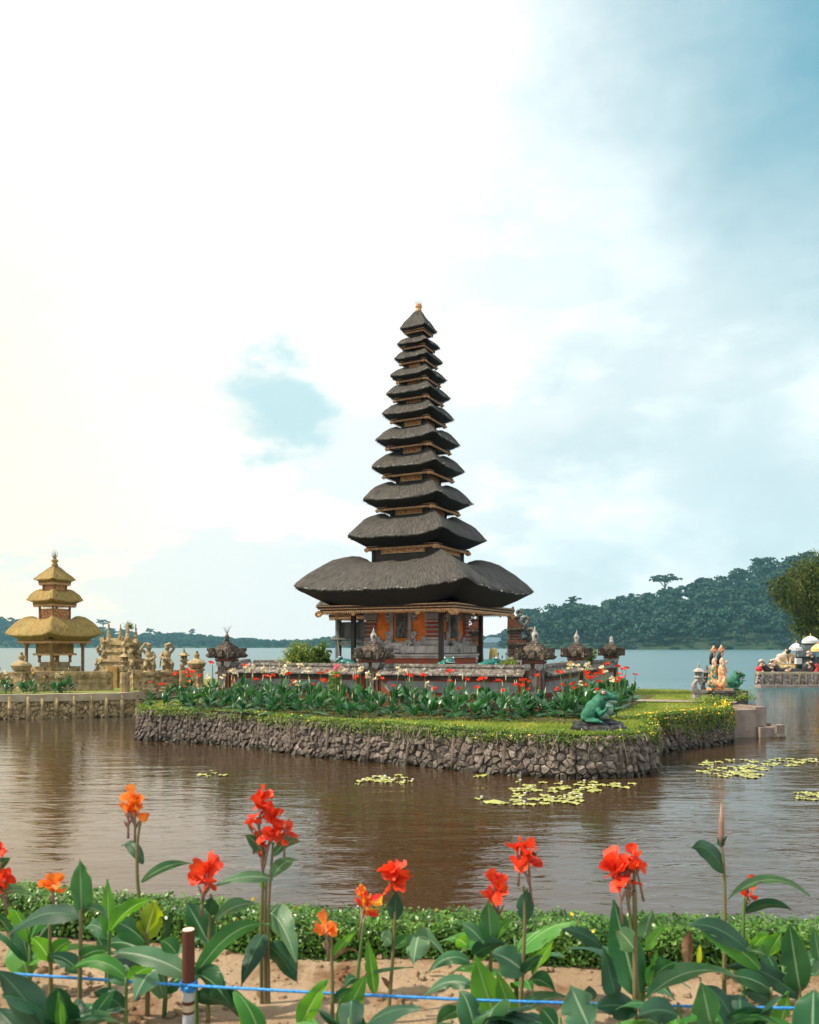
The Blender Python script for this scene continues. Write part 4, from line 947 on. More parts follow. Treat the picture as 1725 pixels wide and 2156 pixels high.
# carved niche on each face: frame, figure relief, scrolls
def figure_relief(w, h):
    """dancing figure among foliage in low relief, facing -y"""
    q = []
    def e(x, z, rx, rz, ry=0.05): q.append(('e', (x*w, -0.03, z*h), (rx*w, ry, rz*h)))
    e(0, 0.27, 0.10, 0.07, .07); e(0, 0.37, 0.07, 0.06, .05); e(0.02, 0.12, 0.13, 0.11, .07); e(0.0, -0.02, 0.11, 0.09, .07)
    for p in (((0.1, .18), (.30, .12), .045), ((.30, .12), (.26, .28), .04), ((-.1, .18), (-.30, .08), .045), ((-.30, .08), (-.12, .0), .04), ((.05, -.06), (.24, -.14), .06), ((.24, -.14), (.12, -.32), .05), ((-.05, -.06), (-.14, -.22), .06), ((-.14, -.22), (-.10, -.38), .05)):
        q.append(('c', (p[0][0]*w, -0.045, p[0][1]*h), (p[1][0]*w, -0.05, p[1][1]*h), p[2]*w*1.7, p[2]*w*1.4))
    rr = random.Random(4)
    for k in range(46):
        a = rr.uniform(0, 6.283); f = rr.uniform(0.72, 1.0); e(0.46*f*math.cos(a), 0.46*f*math.sin(a), rr.uniform(.03, .07), rr.uniform(.02, .045), 0.045)
    q.append(('e', (0, -0.03, -0.46*h), (w*0.48, 0.05, h*0.05)))
    return blobs('relief', q, M['stone_dark'], 0.013, 2)
RELIEF = figure_relief(0.46, 0.92)
for side in (0, 1, 2, 3):
    ang = side*math.pi/2; Mx = Matrix.Rotation(ang, 3, 'Z'); o = Mx @ Vector((0, -B, 0))
    fr = MB()
    for sx in (-1, 1): 
        fr.box((sx*0.40, -0.05, 3.68), (0.13, 0.10, 1.16)); fr.box((sx*0.40, -0.085, 3.68), (0.06, 0.05, 1.12)); fr.box((sx*0.40, -0.06, 3.14), (0.20, 0.14, 0.10))
    fr.box((0, -0.05, 4.32), (1.06, 0.12, 0.14)); fr.box((0, -0.06, 4.43), (1.26, 0.15, 0.10))
    f = fr.build('niche_frame', M['stone'], meru, o, ang)
    if side < 2:
        for sx in (-1, 1):
            for (x, y, z, r_, tn, w, fl, up) in ((.56, -.06, 4.16, .13, 1.2, .055, 1, -1), (.56, -.06, 3.97, .09, 1.1, .045, 1, -1), (.55, -.07, 3.34, .12, 1.3, .055, 1, 1), (.56, -.06, 3.14, .10, 1.2, .05, -1, 1), (.60, -.05, 3.02, .10, 1.2, .05, 1, -1),
                    (.42, -.30, 2.98, .15, 1.4, .06, 1, 1), (.22, -.31, 2.86, .12, 1.3, .05, -1, 1), (.48, -.31, 2.74, .11, 1.3, .05, 1, -1), (.26, -.31, 2.70, .09, 1.2, .045, -1, -1)):
                sc = MB(); scroll(sc, (0, 0, 0), r_, tn, w, .05, sx*fl, up); sc.build('scroll', M['stone'], meru, o+Mx @ Vector((sx*x, y, z)), ang, smooth=True)
        cb = MB().box((0, -0.26, 2.86), (0.80, 0.14, 0.34)); cb.box((0, -0.36, 2.72), (0.26, 0.14, 0.10)); cb.box((0, -0.31, 2.96), (0.5, 0.1, 0.10)); cb.ball((0, -0.33, 2.84), (0.12, 0.08, 0.09))
        cb.build('corbel', M['stone'], meru, o, ang)
    fg = MB().box((0, 0, 0), (.47, .05, .95)).build('relief_slab', M['stone_dark'], meru, Mx @ Vector((0, -B-0.025, 3.70)), ang); link('figure_relief', RELIEF, fg, (0, -.02, 0))
    # little scrolls and a stone jar on the plinth step
    for x in (-1.2, -0.75, 0.6, 0.95, 1.25):
        s2 = MB(); scroll(s2, (0, 0, 0), 0.09, 1.3, 0.035, .03, 1 if x > 0 else -1, 1); s2.box((0, 0.04, -0.02), (0.26, 0.05, 0.2)); s2.build('plinth_scroll', M['stone'], meru, Mx @ Vector((x, -2.05, 2.03)), ang)
# posts with gilt capitals
for sx in (-1, 1):
    for sy in (-1, 1):
        p = MB().box((0, 0, 0), (0.15, 0.15, 2.9)).build('post', M['wood_dark'], meru, (sx*1.9, sy*1.9, 3.1))
        cp = MB().stack([(0.09, 1.28), (0.12, 1.36), (0.12, 1.45)]); cp.stack([(0.085, 1.05), (0.10, 1.1), (0.085, 1.15)])
        cp.build('gilt_capital', M['gilt'], p)
        MB().stack([(0.14, -1.45), (0.14, -1.2), (0.10, -1.15)]).build('post_base', M['stone'], p)
        corner_leaf(p, (0, -0.09, 1.22), 0.16, 0, M['gilt']); corner_leaf(p, (0.09, 0, 1.22), 0.16, math.pi/2, M['gilt'])

# ---- dark wooden pavilion half hidden behind the tower
pav = thing('wooden_pavilion', 'dark wooden pavilion with thatch roof tucked behind the pagoda', 'pavilion', (-1.85, 37.0, 0), TEMPLE_RZ)
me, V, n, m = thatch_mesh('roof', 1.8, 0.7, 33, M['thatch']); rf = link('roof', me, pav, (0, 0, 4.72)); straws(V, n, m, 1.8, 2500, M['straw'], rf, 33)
bm_ = MB(); frame_ring(bm_, 1.25, -0.47, 0.09, 0.10); bm_.build('eave_beam', M['wood_brown'], rf); fretwork(1.28, -0.55, 0.13, 0.07, 0).build('fretwork', M['gilt'], rf)
MB().box((0, 0, -0.43), (2.5, 2.5, 0.06)).build('soffit', M['wood_dark'], rf); MB().box((0, 0, 0.3), (1.2, 1.2, 0.5)).build('ridge_cap', M['thatch'], rf)
for sx in (-1, 1):
    for sy in (-1, 1): MB().box((0, 0, 0), (0.2, 0.2, 2.9)).build('post', M['wood_grey'], pav, (sx*0.98, sy*0.98, 2.85))
for k in range(7):
    MB().box((0, 0, 0), (0.27, 0.04, 0.72)).build('plank', M['wood_grey'] if k % 3 else M['wood_dark'], pav, (-0.81+k*0.275, -0.98+0.006*(k % 2), 3.62)); MB().box((0, 0, 0), (0.27, 0.04, 0.72)).build('plank', M['wood_dark'], pav, (0.95, -0.81+k*0.275, 3.62), math.pi/2)
for k in range(7): MB().box((0, 0, 0), (0.27, 0.04, 1.5)).build('plank', M['wood_dark'], pav, (-0.81+k*0.275, 0.7, 2.3))
rl = MB().tube([(-1.35, -1.05, 3.22), (-0.3, -1.05, 3.20), (1.3, -1.05, 3.24)], [0.08, 0.07, 0.07], 8); rl.build('log_rail', M['wood_grey'], pav, smooth=True)
MB().box((0, -1.03, 3.02), (2.2, 0.10, 0.14)).build('rail', M['wood_grey'], pav)
MB().box((0, 0, 1.35), (2.4, 2.4, 0.6)).build('floor_base', M['stone_dark'], pav)
wr = MB().tube([(-1.0, -1.10, 4.1), (-0.98, -1.10, 3.3), (-0.93, -1.10, 3.0), (-0.86, -1.10, 2.6), (-0.86, -1.10, 2.42)], 0.012, 5); wr.build('cable', M['white_cloth'], pav)
MB().box((-0.84, -1.12, 2.36), (0.10, 0.06, 0.14)).build('switch_box', M['white_paint'], pav)

# ------------------------------------------------------------------ courtyard wall and pillars
PA, PB, PC, PD, PE = [Vector(p) for p in ((-6.35, 28.5), (-1.157, 26.4), (3.75, 24.5), (6.2, 30.4), (8.75, 35.5))]
PF, PG = Vector((-8.0, 40.5)), Vector((5.2, 42.0))
sheet('courtyard_paving', [tuple(p) for p in (PA, PB, PC, PD, PE, PG, PF)], 1.25, M['concrete'])['label'] = 'raised paved court around the pagoda'
def court_wall(p, q, label, detail=True, zoff=0.0):
    d = q-p; Lw = d.length; rz = math.atan2(d.y, d.x); mid = (p+q)/2
    t = thing('courtyard_wall', label, 'wall', (mid.x, mid.y, zoff), rz, 'sections of the low courtyard wall')
    x0 = Lw/2-0.26; hw = x0
    def strip(name, prof, mat, cuts=1, gap=0.0, skew=0.0):
        """profile polygon (y,z) swept along x; cut into pieces"""
        step = 2*hw/cuts
        for c in range(cuts):
            a, b = -hw+c*step+gap/2, -hw+(c+1)*step-gap/2; mb = MB(); k = len(prof); jz = R.uniform(-.006, .006) if cuts > 1 else 0
            vs = [(a+skew*(z-prof[0][1]), y, z+jz) for y, z in prof]+[(b+skew*(z-prof[0][1]), y, z+jz) for y, z in prof]
            mb.add(vs, [tuple(range(k-1, -1, -1)), tuple(range(k, 2*k))]+[(i, (i+1) % k, (i+1) % k+k, i+k) for i in range(k)]); mb.build(name, mat, t)
    strip('brick_base', [(-0.30, 0.75), (0.30, 0.75), (0.30, 1.20), (-0.30, 1.20)], M['brick'])
    for k, (w, z) in enumerate(((0.27, 1.23), (0.24, 1.29), (0.215, 1.35))): strip('brick_step', [(-w, z-0.03), (w, z-0.03), (w, z+0.03), (-w, z+0.03)], M['brick'])
    strip('wall_core', [(-0.165, 1.38), (0.165, 1.38), (0.165, 1.95), (-0.165, 1.95)], M['red_band'])
    if detail:   # grey stone panel with notched ends, in blocks
        nb = max(3, int(Lw/0.9)); W2 = hw-0.22; step = 2*W2/nb
        for c in range(nb):
            a, b = -W2+c*step, -W2+(c+1)*step-0.008; l = 0.14 if c == 0 else 0; r_ = 0.14 if c == nb-1 else 0
            for s in (-1, 1):
                poly = [(a+l, 1.46), (b-r_, 1.46)]
                poly += [(b-r_*0.45, 1.52), (b, 1.60), (b, 1.68), (b-r_*0.45, 1.75)] if r_ else [(b, 1.46+.0001)]
                poly += [(b-r_, 1.81), (a+l, 1.81)]
                poly += [(a+l*0.45, 1.75), (a, 1.68), (a, 1.60), (a+l*0.45, 1.52)] if l else []
                k = len(poly); mb = MB(); vs = [(x, s*0.205, z) for x, z in poly]+[(x, s*0.16, z) for x, z in poly]
                mb.add(vs, [tuple(range(k)) if s < 0 else tuple(range(k-1, -1, -1))]+[(i, i+k, (i+1) % k+k, (i+1) % k) for i in range(k)]); mb.build('stone_panel', M['stone_panel'], t)
    for w, z, h, mt in ((0.20, 1.885, 0.03, 'stone_dark'), (0.225, 1.925, 0.035, 'stone_dark'), (0.25, 1.97, 0.04, 'lichen_rust')): strip('moulding', [(-w, z-h/2), (w, z-h/2), (w, z+h/2), (-w, z+h/2)], M[mt])
    nt_ = max(4, int(Lw/0.55))
    strip('cap_slab', [(-0.44, 2.0), (0.0, 2.0), (0.0, 2.24), (-0.16, 2.22), (-0.43, 2.045)], M['lichen'], nt_, 0.014, 0.25)
    strip('cap_slab', [(0.0, 2.0), (0.44, 2.0), (0.43, 2.045), (0.16, 2.22), (0.0, 2.24)], M['lichen'], nt_, 0.014, 0.25)
    strip('ridge_stone', [(-0.17, 2.205), (0.17, 2.205), (0.185, 2.27), (0.13, 2.345), (-0.13, 2.345), (-0.185, 2.27)], M['lichen'], max(6, int(Lw/0.22)), 0.006)
    return t
court_wall(PA, PB, 'courtyard wall section with grey panel below the round bush')
court_wall(PB, PC, 'courtyard wall section with grey panel in front of the shrine steps')
court_wall(PC, PD, 'courtyard wall section receding behind the large green frog')
court_wall(PD, PE, 'farthest receding courtyard wall section ending at the lake side')
court_wall(PA, PF, 'courtyard wall section running back beside the channel', False, -0.06)
court_wall(PF, PG, 'rear courtyard wall behind the pagoda and bush', False, -0.12)

def wall_pillar(p, rz, label, finial_kind, scale=1.0, mats=('lichen_rust', 'pale_stone')):
    t = thing('wall_pillar', label, 'pillar', (p.x, p.y, 0.9), rz, 'capped brick pillars of the courtyard wall'); t.scale = (scale,)*3
    MB().stack([(0.36, -0.2), (0.36, 0.22), (0.32, 0.24), (0.32, 0.36), (0.27, 0.38), (0.27, 0.5), (0.225, 0.52), (0.225, 1.45), (0.29, 1.5), (0.29, 1.56)]).build('brick_shaft', M['brick'], t)
    for k in range(4):
        Mx = Matrix.Rotation(k*math.pi/2, 3, 'Z'); hw, hh = 0.12, 0.40; poly = [(-hw*.6, -hh), (hw*.6, -hh), (hw*.9, -hh*.8), (hw, -hh*.2), (hw, hh*.5), (hw*.6, hh*.85), (0, hh), (-hw*.6, hh*.85), (-hw, hh*.5), (-hw, -hh*.2), (-hw*.9, -hh*.8)]
        n = len(poly); mb = MB(); mb.add([Mx @ Vector((x, -0.262, z+0.96)) for x, z in poly]+[Mx @ Vector((x, -0.20, z+0.96)) for x, z in poly], [tuple(range(n))]+[(i, i+n, (i+1) % n+n, (i+1) % n) for i in range(n)]); mb.build('stone_plaque', M['stone_dark'], t)
        for sx in (-1, 1):
            cb = MB(); c = Mx @ Vector((sx*0.165, -0.165, 1.42)); 
            if sx < 0: cb.box((0, 0, 0), (0.20, 0.20, 0.16)); cb.box((0, 0, -0.10), (0.14, 0.14, 0.08)); cb.build('corner_stone', M['pale_stone'], t, c, k*math.pi/2)
    cap = [(0.20, 1.56), (0.31, 1.58), (0.31, 1.64), (0.36, 1.66), (0.36, 1.72), (0.39, 1.74), (0.39, 1.86), (0.35, 1.88), (0.33, 1.92), (0.28, 1.935), (0.27, 1.99), (0.215, 2.0), (0.205, 2.05), (0.15, 2.06), (0.145, 2.11), (0.10, 2.12), (0.09, 2.16)]
    cp = MB().stack(cap).build('stepped_cap', M['lichen_rust'], t)
    for sx in (-1, 1):
        for sy in (-1, 1):
            e = MB().box((0, 0, 0), (0.17, 0.17, 0.34), rz=math.pi/4, top=1.15); e.box((0, 0, 0.12), (0.21, 0.21, 0.10)); scroll(e, (sx*0.07, sy*0.07, -0.06), 0.07, 1.1, 0.04, .03, sx, -1); e.build('corner_ear', M['lichen_rust'], t, (sx*0.385, sy*0.385, 1.77))
    for k in range(4):
        Mx = Matrix.Rotation(k*math.pi/2, 3, 'Z'); MB().box((0, 0, 0), (0.18, 0.07, 0.24)).build('face_block', M['lichen_rust'], t, Mx @ Vector((0, -0.40, 1.77)), k*math.pi/2)
    f = MB()
    if finial_kind == 'spire': f.lathe([(0.05, 2.15), (0.085, 2.18), (0.06, 2.22), (0.095, 2.28), (0.105, 2.36), (0.075, 2.42), (0.045, 2.45), (0.05, 2.48), (0.02, 2.52), (0.008, 2.60)], 10)
    elif finial_kind == 'stub': f.lathe([(0.09, 2.15), (0.10, 2.22), (0.07, 2.26), (0.085, 2.32), (0.05, 2.40), (0.02, 2.44)], 9)
    else:
        f.lathe([(0.07, 2.15), (0.10, 2.2), (0.06, 2.26), (0.09, 2.33), (0.05, 2.4), (0.02, 2.48)], 9)
        for k in range(9): a = k*.7; f.tube([(0, 0, 2.4), (0.10*math.cos(a), 0.1*math.sin(a), 2.62), (0.2*math.cos(a), 0.16*math.sin(a), 2.62+0.14*R.random())], [0.006, 0.004, 0.002], 3)
    f.build('finial', M['pale_stone'] if finial_kind != 'twigs' else M['lichen_rust'], t, smooth=True)
    return t
dAC = math.atan2((PC-PA).y, (PC-PA).x); dCE = math.atan2((PE-PC).y, (PE-PC).x)
wall_pillar(PA, dAC, 'wall pillar at the channel corner with dry twigs on its cap', 'twigs')
wall_pillar(PB, dAC, 'wall pillar in front of the shrine with slender white finial', 'spire')
wall_pillar(PC, (dAC+dCE-math.pi/2)/2, 'corner wall pillar nearest the large green frog', 'spire')
wall_pillar(PD, dCE, 'wall pillar with spire and small shrub growing behind it', 'spire')
wall_pillar(PE, dCE, 'last wall pillar at the lake end with mossy stub finial', 'stub')

# ------------------------------------------------------------------ split gate behind the pagoda
def gate_half(loc, rz, side, h, label):
    """side: +1 wings to the right of the cut face"""
    t = thing('split_gate_tower', label, 'gate', loc, rz, 'two halves of the split gate'); s = side
    def lay(name, w, d, z0, z1, mat, out=0.0): return MB().box((s*(w/2-out*0), 0, (z0+z1)/2), (w, d, z1-z0-0.002)).build(name, M[mat], t)
    lv = [(1.05, .80, 0, .45, 'stone_dark'), (0.95, .72, .45, .55, 'brick'), (0.86, .62, .55, 1.00, 'brick'), (1.0, .76, 1.0, 1.10, 'pale_stone'), (0.92, .70, 1.10, 1.16, 'lichen_rust'), (0.74, .50, 1.16, 1.52, 'stone_dark'), (0.86, .62, 1.52, 1.60, 'lichen_rust'), (0.94, .70, 1.60, 1.70, 'lichen_rust'),
          (0.84, .62, 1.70, 1.78, 'brick'), (0.60, .44, 1.78, 2.14, 'stone_dark'), (0.72, .54, 2.14, 2.22, 'lichen_rust'), (0.80, .60, 2.22, 2.33, 'lichen_rust'), (0.66, .50, 2.33, 2.42, 'brick'), (0.56, .44, 2.42, 2.52, 'brick'), (0.46, .38, 2.52, 2.62, 'brick'), (0.36, .32, 2.62, 2.72, 'brick'), (0.42, .36, 2.72, 2.78, 'lichen_rust'), (0.26, .26, 2.78, 2.95, 'lichen_rust')]
    for k, (w, d, a, b, m) in enumerate(lv): lay('brick_course' if m == 'brick' else 'stone_course', w, d, a*h/3, b*h/3, m)
    for z in (1.24, 1.34, 1.44, 1.86, 1.96, 2.06):      # ledges of the recessed storeys
        MB().box((s*0.36, 0, z*h/3), (0.60 if z < 1.6 else 0.52, 0.54 if z < 1.6 else 0.48, 0.035)).build('ledge', M['brick'], t)
    wg = MB()
    for (x, z, r) in ((1.10, 1.55, .20), (0.98, 2.10, .19), (0.80, 2.62, .15), (0.50, 2.92, .12), (1.2, 0.95, .18)):
        scroll(wg, (s*x, 0, z*h/3), r, 1.3, r*0.5, .05, s, 1); wg.tube([(s*(x-.28), 0, z*h/3-.45), (s*(x-.02), 0, z*h/3-.25), (s*(x+r*0.9), 0, z*h/3)], [r*.75, r*.6, r*.5], 7)
    wg.build('wing_scrolls', M['stone_dark'], t, smooth=True)
    nt_ = MB(); nt_.box((s*0.42, -0.38, 0.86*h/3), (0.5, 0.10, 0.22)); nt_.box((s*0.42, -0.38, 0.68*h/3), (0.26, 0.10, 0.16)); nt_.build('notched_niche', M['pale_stone'], t)
    tp = MB(); tp.ball((s*0.22, 0, 3.02*h/3), (.10, .09, .12)); tp.ball((s*0.22, 0, 3.14*h/3), .06); tp.ball((s*0.48, 0, 2.76*h/3), (.10, .1, .14)); tp.build('knobs', M['lichen'], t, smooth=True)
gate_half((4.47, 37.2, 1.25), -rad(14), 1, 3.25, 'brick gate half with curled stone wings standing clear of the posts')
gate_half((3.35, 37.7, 1.25), -rad(14), -1, 3.15, 'brick gate half partly hidden behind the shrine post')
# guardian figures crouching at the gate feet
def crouched(parts_scale=1.0):
    s = parts_scale
    return blobs('guardian', [('e', (0, 0, .22*s), (.20*s, .18*s, .22*s)), ('e', (0, -.05*s, .45*s), (.17*s, .15*s, .2*s)), ('e', (0, -.08*s, .70*s), (.12*s, .12*s, .13*s)), ('e', (0, -.05*s, .83*s), (.10*s, .09*s, .08*s)),
        ('c', (-.16*s, -.05*s, .52*s), (-.24*s, -.2*s, .34*s), .07*s, .055*s), ('c', (-.24*s, -.2*s, .34*s), (-.08*s, -.26*s, .36*s), .055*s, .05*s), ('c', (.16*s, -.05*s, .52*s), (.24*s, -.2*s, .34*s), .07*s, .055*s), ('c', (.24*s, -.2*s, .34*s), (.08*s, -.26*s, .36*s), .055*s, .05*s),
        ('c', (-.1*s, 0, .15*s), (-.24*s, -.22*s, .22*s), .1*s, .08*s), ('c', (-.24*s, -.22*s, .22*s), (-.2*s, -.2*s, .03*s), .08*s, .06*s), ('c', (.1*s, 0, .15*s), (.24*s, -.22*s, .22*s), .1*s, .08*s), ('c', (.24*s, -.22*s, .22*s), (.2*s, -.2*s, .03*s), .08*s, .06*s)], M['lichen'], 0.025*s, 3)
GUARD = crouched(0.95)
for (x, y, lb) in ((3.05, 36.5, 'crouching lichen-covered stone guardian between shrine corner and post'), (4.85, 36.4, 'crouching stone guardian at the foot of the winged gate half')):
    t = thing('stone_guardian', lb, 'statue', (x, y, 1.25), -rad(20)); link('body', GUARD, t); MB().box((0, 0, 0.02), (.55, .5, .12)).build('pedestal', M['stone_dark'], t); t.location.z = 1.35
# shrine figure wrapped in yellow and white cloth
t = thing('cloth_wrapped_shrine', 'small shrine wrapped in yellow and white cloth beside the shrine post', 'shrine', (3.75, 36.6, 1.25))
MB().lathe([(0.17, 0), (0.16, 0.6), (0.14, 0.9), (0.10, 1.0)], 10).build('column', M['stone_dark'], t)
MB().lathe([(0.235, 0.72), (0.22, 0.95), (0.19, 1.3), (0.16, 1.55), (0.05, 1.58)], 14).build('yellow_wrap', M['yellow_cloth'], t, smooth=True)
MB().lathe([(0.27, 0.25), (0.255, 0.5), (0.225, 0.8), (0.2, 0.82)], 14).build('white_wrap', M['white_cloth'], t, smooth=True)
# wrought iron railing with spikes
t = thing('iron_railing', 'thin spiked iron railing between the frogs and the gate', 'railing', (4.0, 34.4, 1.25), -rad(22))
for k in range(7):
    x = -0.45+k*0.17; hh = 1.15+0.12*(k % 2); mb = MB().tube([(x, 0, 0), (x, 0, hh)], 0.012, 5); mb.lathe([(0.005, hh), (0.035, hh+0.05), (0.004, hh+0.14)], 6, (x, 0, 0)); mb.build('spike', M['iron'], t)
mb = MB().tube([(-0.5, 0, .35), (0.65, 0, .35)], .012, 5); mb.tube([(-0.5, 0, .95), (0.65, 0, .95)], .012, 5); mb.build('rail', M['iron'], t)
for k in range(3): mb = MB(); scroll(mb, (-.3+k*.34, 0, .65), .13, 1.6, .012, .01, 1, 1); scroll(mb, (-.16+k*.34, 0, .65), .10, 1.6, .012, .01, -1, -1); mb.build('scroll', M['iron'], t)
# ------------------------------------------------------------------ frogs
def frog_parts(sit):
    """sitting toad looking along +x; unit body about 1 m tall when sit=True"""
    q = [('e', (0.02, 0, .36), (.30, .27, .30), (0, -.5, 0)), ('e', (.16, 0, .56), (.27, .25, .24), (0, -.5, 0)), ('e', (.34, 0, .74), (.27, .24, .15), (0, .06, 0)), ('e', (.50, 0, .72), (.17, .19, .10), (0, .10, 0)), ('e', (.27, 0, .47), (.20, .20, .26), (0, -.3, 0)),
         ('e', (-.16, 0, .18), (.24, .25, .16))]
    for s in (-1, 1):
        q += [('e', (-.13, s*.29, .24), (.21, .13, .20)), ('c', (-.26, s*.32, .12), (.14, s*.36, .06), .085, .07), ('e', (.02, s*.38, .05), (.24, .12, .05)), ('c', (.14, s*.36, .045), (.26, s*.44, .035), .05, .03), ('c', (.14, s*.36, .045), (.28, s*.34, .035), .05, .03),
              ('e', (.14, s*.25, .50), (.105, .085, .19), (0, .12, 0)), ('c', (.16, s*.29, .36), (.22, s*.33, .26), .085, .075), ('c', (.22, s*.33, .26), (.36, s*.36, .36), .075, .05), ('c', (.36, s*.36, .36), (.42, s*.36, .46), .05, .045),
              ('c', (.41, s*.36, .46), (.55, s*.40, .47), .026, .02), ('c', (.41, s*.36, .46), (.56, s*.355, .475), .026, .02), ('c', (.41, s*.36, .46), (.54, s*.31, .47), .026, .02),
              ('e', (.26, s*.165, .86), (.115, .085, .085))]
    return q
FROG = blobs('frog_body', frog_parts(True), M['frog'], 0.014, 5)
BELLY = blobs('belly', [('e', (.33, 0, .45), (.175, .185, .25), (0, -.36, 0)), ('e', (.45, 0, .615), (.17, .165, .07), (0, .25, 0)), ('e', (.20, 0, .23), (.19, .19, .16))], M['frog_belly'], 0.016, 4)
FROG_L = blobs('frog_body', [('e', (0, 0, .22), (.42, .30, .21), (0, -.12, 0)), ('e', (.34, 0, .34), (.25, .25, .15)), ('e', (.48, 0, .31), (.14, .18, .09)), ('e', (-.28, .22, .15), (.24, .13, .15)), ('e', (-.28, -.22, .15), (.24, .13, .15)),
    ('c', (.28, -.24, .2), (.36, -.30, .04), .08, .06), ('c', (.28, .24, .2), (.36, .30, .04), .08, .06), ('e', (.26, .16, .46), (.09, .075, .075)), ('e', (.26, -.16, .46), (.09, .075, .075)), ('c', (-.4, -.28, .05), (-.1, -.36, .04), .07, .05), ('c', (-.4, .28, .05), (-.1, .36, .04), .07, .05)], M['frog_far'], 0.016, 4)
def mouth(path, r): return MB().tube(path, r, 6)
def frog(loc, rz, size, label, kind='sit', mat=None):
    t = thing('frog_statue', label, 'frog statue', loc, rz, 'painted frog statues'); t.scale = (size,)*3
    if kind == 'sit':
        b = link('body', FROG if mat is None else FROG.copy(), t)
        if mat: b.data.materials[0] = mat
        link('belly', BELLY, t, (0.035, 0, 0))
        for s in (-1, 1):
            e = MB().ball((0, 0, 0), (.066, .042, .050), 14, 10).build('eye', M['white_paint'], t, (.285, s*.215, .868), smooth=True)
            r_ = MB().tube([(.070*math.cos(k*.4488), s*.024, .053*math.sin(k*.4488)) for k in range(15)], .010, 6); r_.build('red_rim', M['red_paint'], e, smooth=True)
            MB().ball((.012, s*.045, .006), (.032, .014, .016), 10, 6).build('pupil', M['black_paint'], e, smooth=True)
            MB().ball((.60, s*.07, .775), (.012, .012, .008), 6, 4).build('nostril', M['black_paint'], t)
        pth = [(.655*math.cos(a)*.98-.03+.0*a, .235*math.sin(a)*1.02, .672-.02*math.cos(a*2)) for a in [(-1.15+2.3*k/16) for k in range(17)]]
        mouth([(x, y, z) for x, y, z in pth], .014).build('mouth', M['mouth_line'], t, smooth=True)
    else:
        b = link('body', FROG_L, t); MB().box((0, 0, -.62), (.9, .7, 1.22)).build('pedestal', M['stone'], t)
        for s in (-1, 1):
            e = MB().ball((0, 0, 0), (.06, .045, .055), 12, 8).build('eye', M['white_paint'], t, (.285, s*.215, .485), smooth=True); MB().ball((.012, s*.036, .004), (.026, .014, .024), 8, 6).build('pupil', M['black_paint'], e, smooth=True)
        mouth([(.34+.285*math.cos(a), .245*math.sin(a), .30-.02*math.cos(2*a)) for a in [(-1.2+2.4*k/14) for k in range(15)]], .012).build('mouth', M['white_paint'], t, smooth=True)
    return t
fb = thing('frog_rock_base', 'stack of black rounded rocks under the large green frog', 'rock', (4.30, 18.95, LAWN), 0.0)
for k, (x, y, z, rx, ry, rz_, r3) in enumerate(((-.36, -.18, .06, .26, .20, .10, .1), (.02, -.30, .06, .30, .18, .10, -.1), (.40, -.22, .07, .26, .22, .11, .2), (-.28, .18, .08, .28, .2, .11, 0), (.2, .2, .08, .34, .2, .11, .1), (.30, .0, .16, .30, .16, .09, -.06), (-.05, -.08, .17, .34, .20, .09, .05), (.05, .14, .18, .36, .18, .08, -.1), (.48, .06, .10, .18, .2, .10, .4), (-.02, -.42, -.02, .24, .14, .14, 0), (.34, -.40, -.02, .22, .14, .14, .2))):
    b_ = MB().ball((0, 0, 0), (rx*.92, ry*.95, rz_*1.25), 18, 12); b_.v = [tuple(Vector(v)*(1+0.30*mnoise.noise(Vector(v)*7+Vector((k, 0, 0)))+.10*mnoise.noise(Vector(v)*19))) for v in b_.v]
    o = b_.build('rock', M['tyre'], fb, (x, y, z), r3, smooth=True)
frog((4.28, 18.98, LAWN+.20), -rad(20), 0.80, 'large green frog statue with raised hands sitting on black rocks')
frog((-2.20, 28.2, 2.20), rad(172), 0.66, 'dark green frog on the courtyard wall under the wooden pavilion facing the bush', 'low')
frog((1.22, 27.0, 2.18), -rad(68), 0.70, 'dark green frog in the middle of the wall looking at the viewer', 'low')
frog((2.65, 27.2, 2.16), rad(8), 0.72, 'dark green frog on the wall beside the iron railing facing the lake', 'low')

